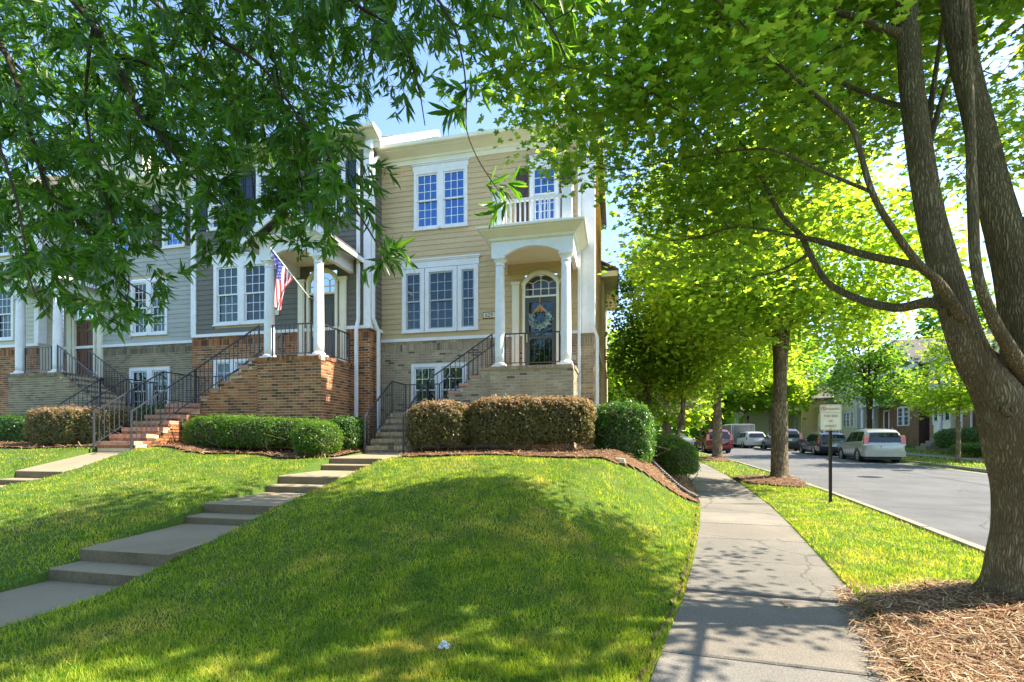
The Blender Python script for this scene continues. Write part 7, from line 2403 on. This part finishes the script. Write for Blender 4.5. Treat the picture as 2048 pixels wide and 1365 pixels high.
def car(name, label, cat, x, y, heading, m_body, st, L, W, wheels, wr, rear_win, side_win, lamps, rack=False, group=None, plate=True, bumper=None, spare=False, wiper=True):
    """st: stations (y, zbottom, zbelt, zroof, half_belt, half_roof). local +y is forward; y=0 at the tail"""
    z0 = float(zroad(y)) - .09
    t = thing(name, label, cat, (x, y, z0), -heading, group=group, local=True)
    st = [tuple(s) for s in st]
    # refine stations
    S2 = []
    for i in range(len(st) - 1):
        a, b = np.array(st[i]), np.array(st[i + 1])
        m = 3
        for j in range(m):
            S2.append(a + (b - a) * j / m)
    S2.append(np.array(st[-1]))
    rings = []
    for (yy, zb, zw, zr_, hb, hr) in S2:
        right = [(hb * .90, zb), (hb * .985, zb + .10), (hb * 1.0, zb + .28), (hb * 1.0, (zb + zw) / 2 + .12), (hb * .985, zw - .05), (hb * .955, zw)]
        cab = zr_ - zw
        right += [(hb * .94 + (hr - hb * .94) * .5, zw + cab * .5), (hr, zw + cab * .86), (hr * .93, zw + cab * .96), (hr * .55, zr_ + .012)]
        ring = [(u, yy, v) for u, v in right]
        ring += [(-u, yy, v) for u, v in right[::-1]]
        rings.append(ring)
    mb = MB()
    loft(mb, rings)
    body = mb.build('body', m_body, t, smooth=True)
    try:
        md = body.modifiers.new('edge', 'EDGE_SPLIT'); md.split_angle = R(32)
    except Exception:
        pass
    def at(yy):
        for i in range(len(S2) - 1):
            a, b = S2[i], S2[i + 1]
            if a[0] <= yy <= b[0]:
                k = (yy - a[0]) / max(1e-6, b[0] - a[0])
                return a + (b - a) * k
        return S2[-1]
    def side(yy, f, s_, off=.008):
        q = at(yy)
        hb, hr, zw, zr_ = q[4], q[5], q[2], q[3]
        if f < .5:
            u = hb * .955 + (hb * .94 + (hr - hb * .94) * .5 - hb * .955) * f / .5
        else:
            a = hb * .94 + (hr - hb * .94) * .5
            u = a + (hr - a) * min(1, (f - .5) / .36)
        return ((u + off) * s_, yy, zw + (zr_ - zw) * f)
    for s_ in (-1, 1):
        for (ya, yb, yc, yd) in side_win:           # bottom-rear, bottom-front, top-front, top-rear
            gm = MB()
            n = 5
            for i in range(n):
                k0, k1 = i / n, (i + 1) / n
                f0, f1 = .06 + .76 * k0, .06 + .76 * k1
                gm.poly([side(ya + (yd - ya) * k0, f0, s_), side(yb + (yc - yb) * k0, f0, s_), side(yb + (yc - yb) * k1, f1, s_), side(ya + (yd - ya) * k1, f1, s_)])
            gm.build('side_window', M['glass_dark'], t, smooth=True)
    # rear window
    pts_, hw0, hw1 = rear_win
    z_a, y0 = pts_[0][1], pts_[0][0]
    n = 6
    gm = MB()
    for j_ in range(len(pts_) - 1):
        (ya_, za_), (yb_, zb_) = pts_[j_], pts_[j_ + 1]
        wa = hw0 + (hw1 - hw0) * j_ / (len(pts_) - 1)
        wb_ = hw0 + (hw1 - hw0) * (j_ + 1) / (len(pts_) - 1)
        for i in range(n):
            u0, u1 = -1 + 2 * i / n, -1 + 2 * (i + 1) / n
            cv = lambda u: .02 * (1 - u * u) + .022
            gm.poly([(u0 * wa, ya_ - cv(u0), za_ + .012), (u1 * wa, ya_ - cv(u1), za_ + .012), (u1 * wb_, yb_ - cv(u1), zb_ + .016), (u0 * wb_, yb_ - cv(u0), zb_ + .016)])
    gm.build('rear_window', M['glass_dark'], t, smooth=True)
    if wiper:
        MB().tube([(.02, y0 - .07, z_a + .03), (-.3, y0 - .07, z_a + .06)], .01, 5).build('wiper', M['blackplastic'], t)
    for (x0_, x1_, yy, za, zb_, dep, nm, mk) in lamps:
        for s_ in (-1, 1):
            lb = MB()
            xa, xb = sorted((x0_ * s_, x1_ * s_))
            lb.hexa([(xa, yy - .02, za), (xb, yy - .02, za), (xb, yy + dep, za), (xa, yy + dep, za), (xa + .01, yy - .0, zb_), (xb - .01, yy - .0, zb_), (xb - .01, yy + dep, zb_), (xa + .01, yy + dep, zb_)])
            lb.build(nm, M[mk], t)
    for wy in wheels:
        for s_ in (-1, 1):
            xo = (W / 2 - .005) * s_
            xi = xo - .22 * s_
            tb = MB()
            prof = [(wr * .62, 0), (wr * .93, .0), (wr, .035), (wr, .185), (wr * .93, .22), (wr * .62, .22)]
            nn = 28
            b0 = len(tb.v)
            for r_, dxx in prof:
                for k in range(nn):
                    an = 2 * PI * k / nn
                    tb.v.append((xo - dxx * s_, wy + r_ * math.cos(an), wr + r_ * math.sin(an)))
            for i in range(len(prof) - 1):
                for k in range(nn):
                    q = b0 + i * nn
                    tb.f.append((q + k, q + (k + 1) % nn, q + nn + (k + 1) % nn, q + nn + k)); tb.mi.append(0)
            wh = tb.build('wheel', M['tyre'], t, smooth=False)
            rm = MB()
            rm.poly([(xo - .045 * s_, wy + wr * .63 * math.cos(2 * PI * k / 24), wr + wr * .63 * math.sin(2 * PI * k / 24)) for k in range(24)])
            rm.build('rim_back', M['blackplastic'], wh)
            rm = MB()
            for k in range(6):
                an = 2 * PI * k / 6
                ca, sa = math.cos(an), math.sin(an)
                for q0, q1, hw in ((.05, .6, .09),):
                    p = [(q0, -hw), (q1, -hw * .8), (q1, hw * .8), (q0, hw)]
                    pts = [(xo - .015 * s_, wy + wr * (u * ca - v * sa), wr + wr * (u * sa + v * ca)) for u, v in p]
                    rm.extrude(pts, (-.02 * s_, 0, 0))
            rp = [(xo - .01 * s_, wy + wr * .64 * math.cos(2 * PI * k / 24), wr + wr * .64 * math.sin(2 * PI * k / 24)) for k in range(25)]
            rq = [(xo - .01 * s_, wy + wr * .56 * math.cos(2 * PI * k / 24), wr + wr * .56 * math.sin(2 * PI * k / 24)) for k in range(25)]
            rm.band(rp, rq, (-.02 * s_, 0, 0))
            rm.build('rim', M['rim'], wh)
            ab = MB()
            ra = [((W / 2 + .004) * s_, wy + wr * 1.17 * math.cos(a_), wr + wr * 1.17 * math.sin(a_)) for a_ in np.linspace(-.25, PI + .25, 20)]
            rc = [((W / 2 + .004) * s_, wy + wr * 1.0 * math.cos(a_), wr + wr * 1.0 * math.sin(a_)) for a_ in np.linspace(-.25, PI + .25, 20)]
            ab.band(ra, rc, (-.08 * s_, 0, 0))
            ab.build('wheel_arch', M['blackplastic'], t)
    if bumper:
        z_, h_, mm = bumper
        bb = MB()
        bb.hexa([(-W / 2 + .05, -.09, z_), (W / 2 - .05, -.09, z_), (W / 2 - .01, .35, z_), (-W / 2 + .01, .35, z_), (-W / 2 + .05, -.10, z_ + h_), (W / 2 - .05, -.10, z_ + h_), (W / 2 - .0, .35, z_ + h_), (-W / 2 + .0, .35, z_ + h_)])
        bb.build('bumper', mm, t)
    MB().box(-W / 2 + .15, W / 2 - .15, .2, L - .2, .20, .34).build('underbody', M['blackplastic'], t)
    if plate:
        zp = plate if not isinstance(plate, bool) else .85
        MB().box(-.16, .16, -.075, -.055, zp, zp + .15).build('number_plate', M['plate'], t)
        MB().box(-.28, .28, -.07, -.045, zp + .17, zp + .20).build('tailgate_trim', M['rim'], t)
    for s_ in (-1, 1):
        ym = side_win[0][1] if len(side_win) == 1 else side_win[-1][1]
        q = at(ym)
        MB().hexa([(s_ * (q[4] - .02), ym - .1, q[2] + .0), (s_ * (q[4] + .17), ym - .1, q[2] + .02), (s_ * (q[4] + .17), ym, q[2] + .02), (s_ * (q[4] - .02), ym + .05, q[2] + .0),
                   (s_ * (q[4] - .02), ym - .1, q[2] + .13), (s_ * (q[4] + .17), ym - .1, q[2] + .16), (s_ * (q[4] + .17), ym, q[2] + .16), (s_ * (q[4] - .02), ym + .05, q[2] + .13)]).build('mirror', m_body, t)
        for hy in [(w_[0] + w_[1]) / 2 - .3 for w_ in side_win[-2:]]:
            q = at(hy)
            MB().box(min(s_ * q[4], s_ * (q[4] + .03)), max(s_ * q[4], s_ * (q[4] + .03)), hy - .1, hy + .1, q[2] - .12, q[2] - .09).build('handle', m_body, t)
    if rack:
        for s_ in (-1, 1):
            q0, q1 = at(rack[0]), at(rack[1])
            MB().tube([(s_ * q0[5] * .86, rack[0], q0[3]), (s_ * q0[5] * .86, rack[0] + .1, q0[3] + .07), (s_ * q1[5] * .86, rack[1] - .1, q1[3] + .07), (s_ * q1[5] * .86, rack[1], q1[3])], .018, 6).build('roof_rail', M['blackplastic'] if rack[2] else M['rim'], t)
    return t

m_, n_, out_ = newmat('dark_tinted_glass')
p_ = N(n_, 'ShaderNodeBsdfPrincipled')
p_.inputs['Base Color'].default_value = (.012, .016, .02, 1)
p_.inputs['Roughness'].default_value = .05
p_.inputs['Specular IOR Level'].default_value = .6
n_.links.new(p_.outputs[0], out_.inputs[0])
M['glass_dark'] = m_
silver = flat('silver_car_paint', (0.33, 0.34, 0.33), .3, .5, coat=.5)
darkblue = flat('dark_blue_car_paint', (0.03, 0.035, 0.045), .25, .3, coat=1)
maroon = flat('maroon_car_paint', (0.16, 0.012, 0.018), .25, .3, coat=1)
whitep = flat('white_car_paint', (0.5, 0.5, 0.48), .3, .0, coat=.6)
graycar = flat('gray_car_paint', (0.30, 0.32, 0.35), .25, .5, coat=1)
SUVst = [(0.0, .42, 1.02, 1.03, .80, .70), (.06, .36, 1.10, 1.36, .90, .74), (.22, .34, 1.14, 1.66, .935, .73), (.48, .33, 1.15, 1.80, .94, .70), (1.4, .33, 1.13, 1.86, .94, .70), (2.5, .33, 1.10, 1.84, .94, .69), (2.95, .33, 1.09, 1.76, .935, .68),
         (3.55, .33, 1.08, 1.16, .93, .80), (4.2, .34, 1.00, 1.04, .92, .76), (4.6, .38, .90, .93, .86, .70), (4.78, .45, .70, .72, .70, .6)]
SUVwin = [(.42, 1.30, 1.24, .62), (1.36, 2.25, 2.2, 1.32), (2.32, 3.28, 2.72, 2.28)]
car('parked_suv', 'silver SUV with red and amber tail lamps parked beyond the parking sign', 'car', 13.72, 29.0, R(6.5), silver, SUVst, 4.78, 1.89, (1.02, 3.82), .38, ([(.014, 1.10), (.06, 1.36), (.19, 1.61)], .74, .62), SUVwin,
    [(.70, .93, .02, 1.02, 1.38, .12, 'tail_lamp', 'redlamp'), (.70, .90, .035, 1.38, 1.50, .12, 'amber_lamp', 'amber'), (.72, .93, .01, .96, 1.02, .12, 'reverse_lamp', 'clearlamp')], rack=(.7, 2.7, True), bumper=(.36, .32, silver), plate=.80)
WAG = [(0.0, .40, .95, .96, .78, .66), (.07, .34, 1.02, 1.18, .88, .70), (.18, .32, 1.03, 1.43, .92, .70), (.38, .32, 1.02, 1.54, .925, .68), (1.6, .32, .99, 1.59, .93, .67), (2.6, .32, .96, 1.56, .93, .66), (3.0, .32, .95, 1.46, .92, .66),
       (3.6, .32, .93, 1.0, .92, .78), (4.3, .33, .86, .90, .90, .74), (4.7, .38, .76, .79, .82, .66), (4.83, .45, .62, .64, .70, .56)]
WAGwin = [(.45, 1.30, 1.24, .7), (1.36, 2.25, 2.2, 1.32), (2.32, 3.32, 2.75, 2.28)]
car('parked_estate_car', 'dark blue estate car with tall red tail lamps ahead of the silver SUV', 'car', 14.05, 36.0, R(3), darkblue, WAG, 4.83, 1.86, (1.0, 3.76), .34, ([(.03, 1.04), (.07, 1.18), (.17, 1.42)], .68, .58), WAGwin,
    [(.74, .92, .06, .86, 1.10, .16, 'tail_lamp', 'redlamp'), (.67, .78, .28, 1.10, 1.46, .10, 'upper_tail_lamp', 'redlamp')], rack=(.7, 2.8, False), bumper=(.34, .30, darkblue), plate=.62)
car('parked_suv', 'black-windowed gray SUV mostly hidden behind the scarred street tree', 'car', 13.6, 43.0, R(0), flat('charcoal_car_paint', (0.09, 0.095, 0.10), .3, .4, coat=.5), SUVst, 4.78, 1.89, (1.02, 3.82), .38, ([(.014, 1.10), (.06, 1.36), (.19, 1.61)], .74, .62), SUVwin,
    [(.70, .93, .02, 1.0, 1.45, .12, 'tail_lamp', 'redlamp')], rack=(.7, 2.7, True), bumper=(.36, .32, M['blackplastic']))
car('parked_car', 'white car whose front end shows left of the scarred street tree', 'car', 12.3, 47.5, R(-4), whitep, WAG, 4.83, 1.86, (1.0, 3.76), .34, ([(.03, 1.04), (.07, 1.18), (.17, 1.42)], .68, .58), WAGwin,
    [(.70, .90, .05, .8, 1.05, .16, 'tail_lamp', 'redlamp')], bumper=(.34, .28, whitep))
car('parked_suv', 'dark red SUV parked behind the second street tree', 'car', 7.35, 38.2, R(-3), maroon, SUVst, 4.78, 1.92, (1.02, 3.82), .40, ([(.014, 1.10), (.06, 1.36), (.19, 1.61)], .74, .62), SUVwin,
    [(.72, .92, .02, 1.0, 1.45, .12, 'tail_lamp', 'redlamp')], rack=(.7, 2.7, True), bumper=(.38, .26, maroon), plate=.9)
SED = [(0.0, .38, .80, .81, .72, .58), (.1, .30, .98, 1.0, .86, .60), (.6, .30, 1.0, 1.05, .90, .62), (.95, .30, .99, 1.14, .905, .62), (1.45, .30, .96, 1.38, .91, .60), (2.0, .30, .94, 1.43, .91, .60), (2.7, .30, .92, 1.40, .91, .60), (3.4, .30, .90, 1.0, .90, .7), (4.2, .32, .80, .84, .88, .7), (4.6, .36, .70, .72, .78, .6), (4.72, .42, .55, .57, .66, .5)]
car('parked_sedan', 'silver sedan parked beyond the dark red SUV', 'car', 6.2, 48.5, R(-16), graycar, SED, 4.72, 1.82, (.95, 3.7), .33, ([(.97, 1.145), (1.2, 1.26), (1.42, 1.365)], .58, .48), [(1.15, 2.05, 1.95, 1.5), (2.1, 3.1, 2.55, 2.05)],
    [(.50, .86, .05, .74, .92, .14, 'tail_lamp', 'redlamp')], bumper=(.32, .26, graycar), wiper=False, plate=.6)
car('parked_sedan', 'dark car farthest down the near side of the street', 'car', 3.9, 55.5, R(-18), darkblue, SED, 4.72, 1.82, (.95, 3.7), .33, ([(.97, 1.145), (1.2, 1.26), (1.42, 1.365)], .58, .48), [(1.15, 2.05, 1.95, 1.5), (2.1, 3.1, 2.55, 2.05)],
    [(.50, .86, .05, .74, .92, .14, 'tail_lamp', 'redlamp')], bumper=(.32, .26, darkblue), wiper=False, plate=.6)
# enclosed trailer
M['trailer'] = mat('gray_trailer_panel', [(0.15, 0.15, 0.135), (0.19, 0.19, 0.17)], 1.5, .5, metal=.2)
M['alu'] = flat('aluminium_trim', (0.5, 0.5, 0.48), .4, .6)
z0 = float(zroad(50)) - .09
tl = thing('cargo_trailer', 'gray enclosed cargo trailer parked at the bend of the street', 'trailer', (11.75, 50.2, z0), R(4), local=True)
MB().box(-1.06, 1.06, 0.02, 4.2, .40, 2.25).build('body', M['trailer'], tl)
MB().extrude([(-1.06, .0, 2.25), (1.06, .0, 2.25), (.7, .0, 2.33), (-.7, .0, 2.33)], (0, 4.2, 0)).build('roof', M['alu'], tl)
mb = MB()
for a, b, c, d in ((-1.09, -1.01, .38, 2.26), (1.01, 1.09, .38, 2.26), (-1.01, 1.01, 2.17, 2.26), (-1.01, 1.01, .38, .47)):
    mb.box(a, b, -.03, .03, c, d)
mb.build('corner_trim', M['alu'], tl)
MB().box(-.99, .99, -.02, .018, .49, 2.15).build('ramp_door', M['trailer'], tl)
for s_ in (-1, 1):
    MB().tube([(s_ * .88, -.045, .5), (s_ * .88, -.045, 2.1)], .018, 6).build('lock_bar', M['alu'], tl)
    MB().box(s_ * .93 - .05, s_ * .93 + .05, -.05, -.03, .62, .74).build('tail_lamp', M['redlamp'], tl)
for k in (0, 1):
    for s_ in (-1, 1):
        wb = MB()
        yy = 1.7 + .85 * k
        pr = [(.20, 0), (.33, 0), (.34, .04), (.34, .18), (.2, .2)]
        for r_, dd in pr:
            for q in range(20):
                wb.v.append((s_ * (1.07 - dd), yy + r_ * math.cos(2 * PI * q / 20), .34 + r_ * math.sin(2 * PI * q / 20)))
        for i in range(4):
            for q in range(20):
                wb.f.append((i * 20 + q, i * 20 + (q + 1) % 20, i * 20 + 20 + (q + 1) % 20, i * 20 + 20 + q)); wb.mi.append(0)
        wb.f.append(tuple(range(20))); wb.mi.append(0)
        wb.build('wheel', M['tyre'], tl)
MB().lathe(0, 0, [(.07, -.002), (.07, .002)], 16).build('round_sticker', M['white'], tl).matrix_local = Matrix.Translation((.1, -.024, 1.45)) @ Matrix.Rotation(R(90), 4, 'X')
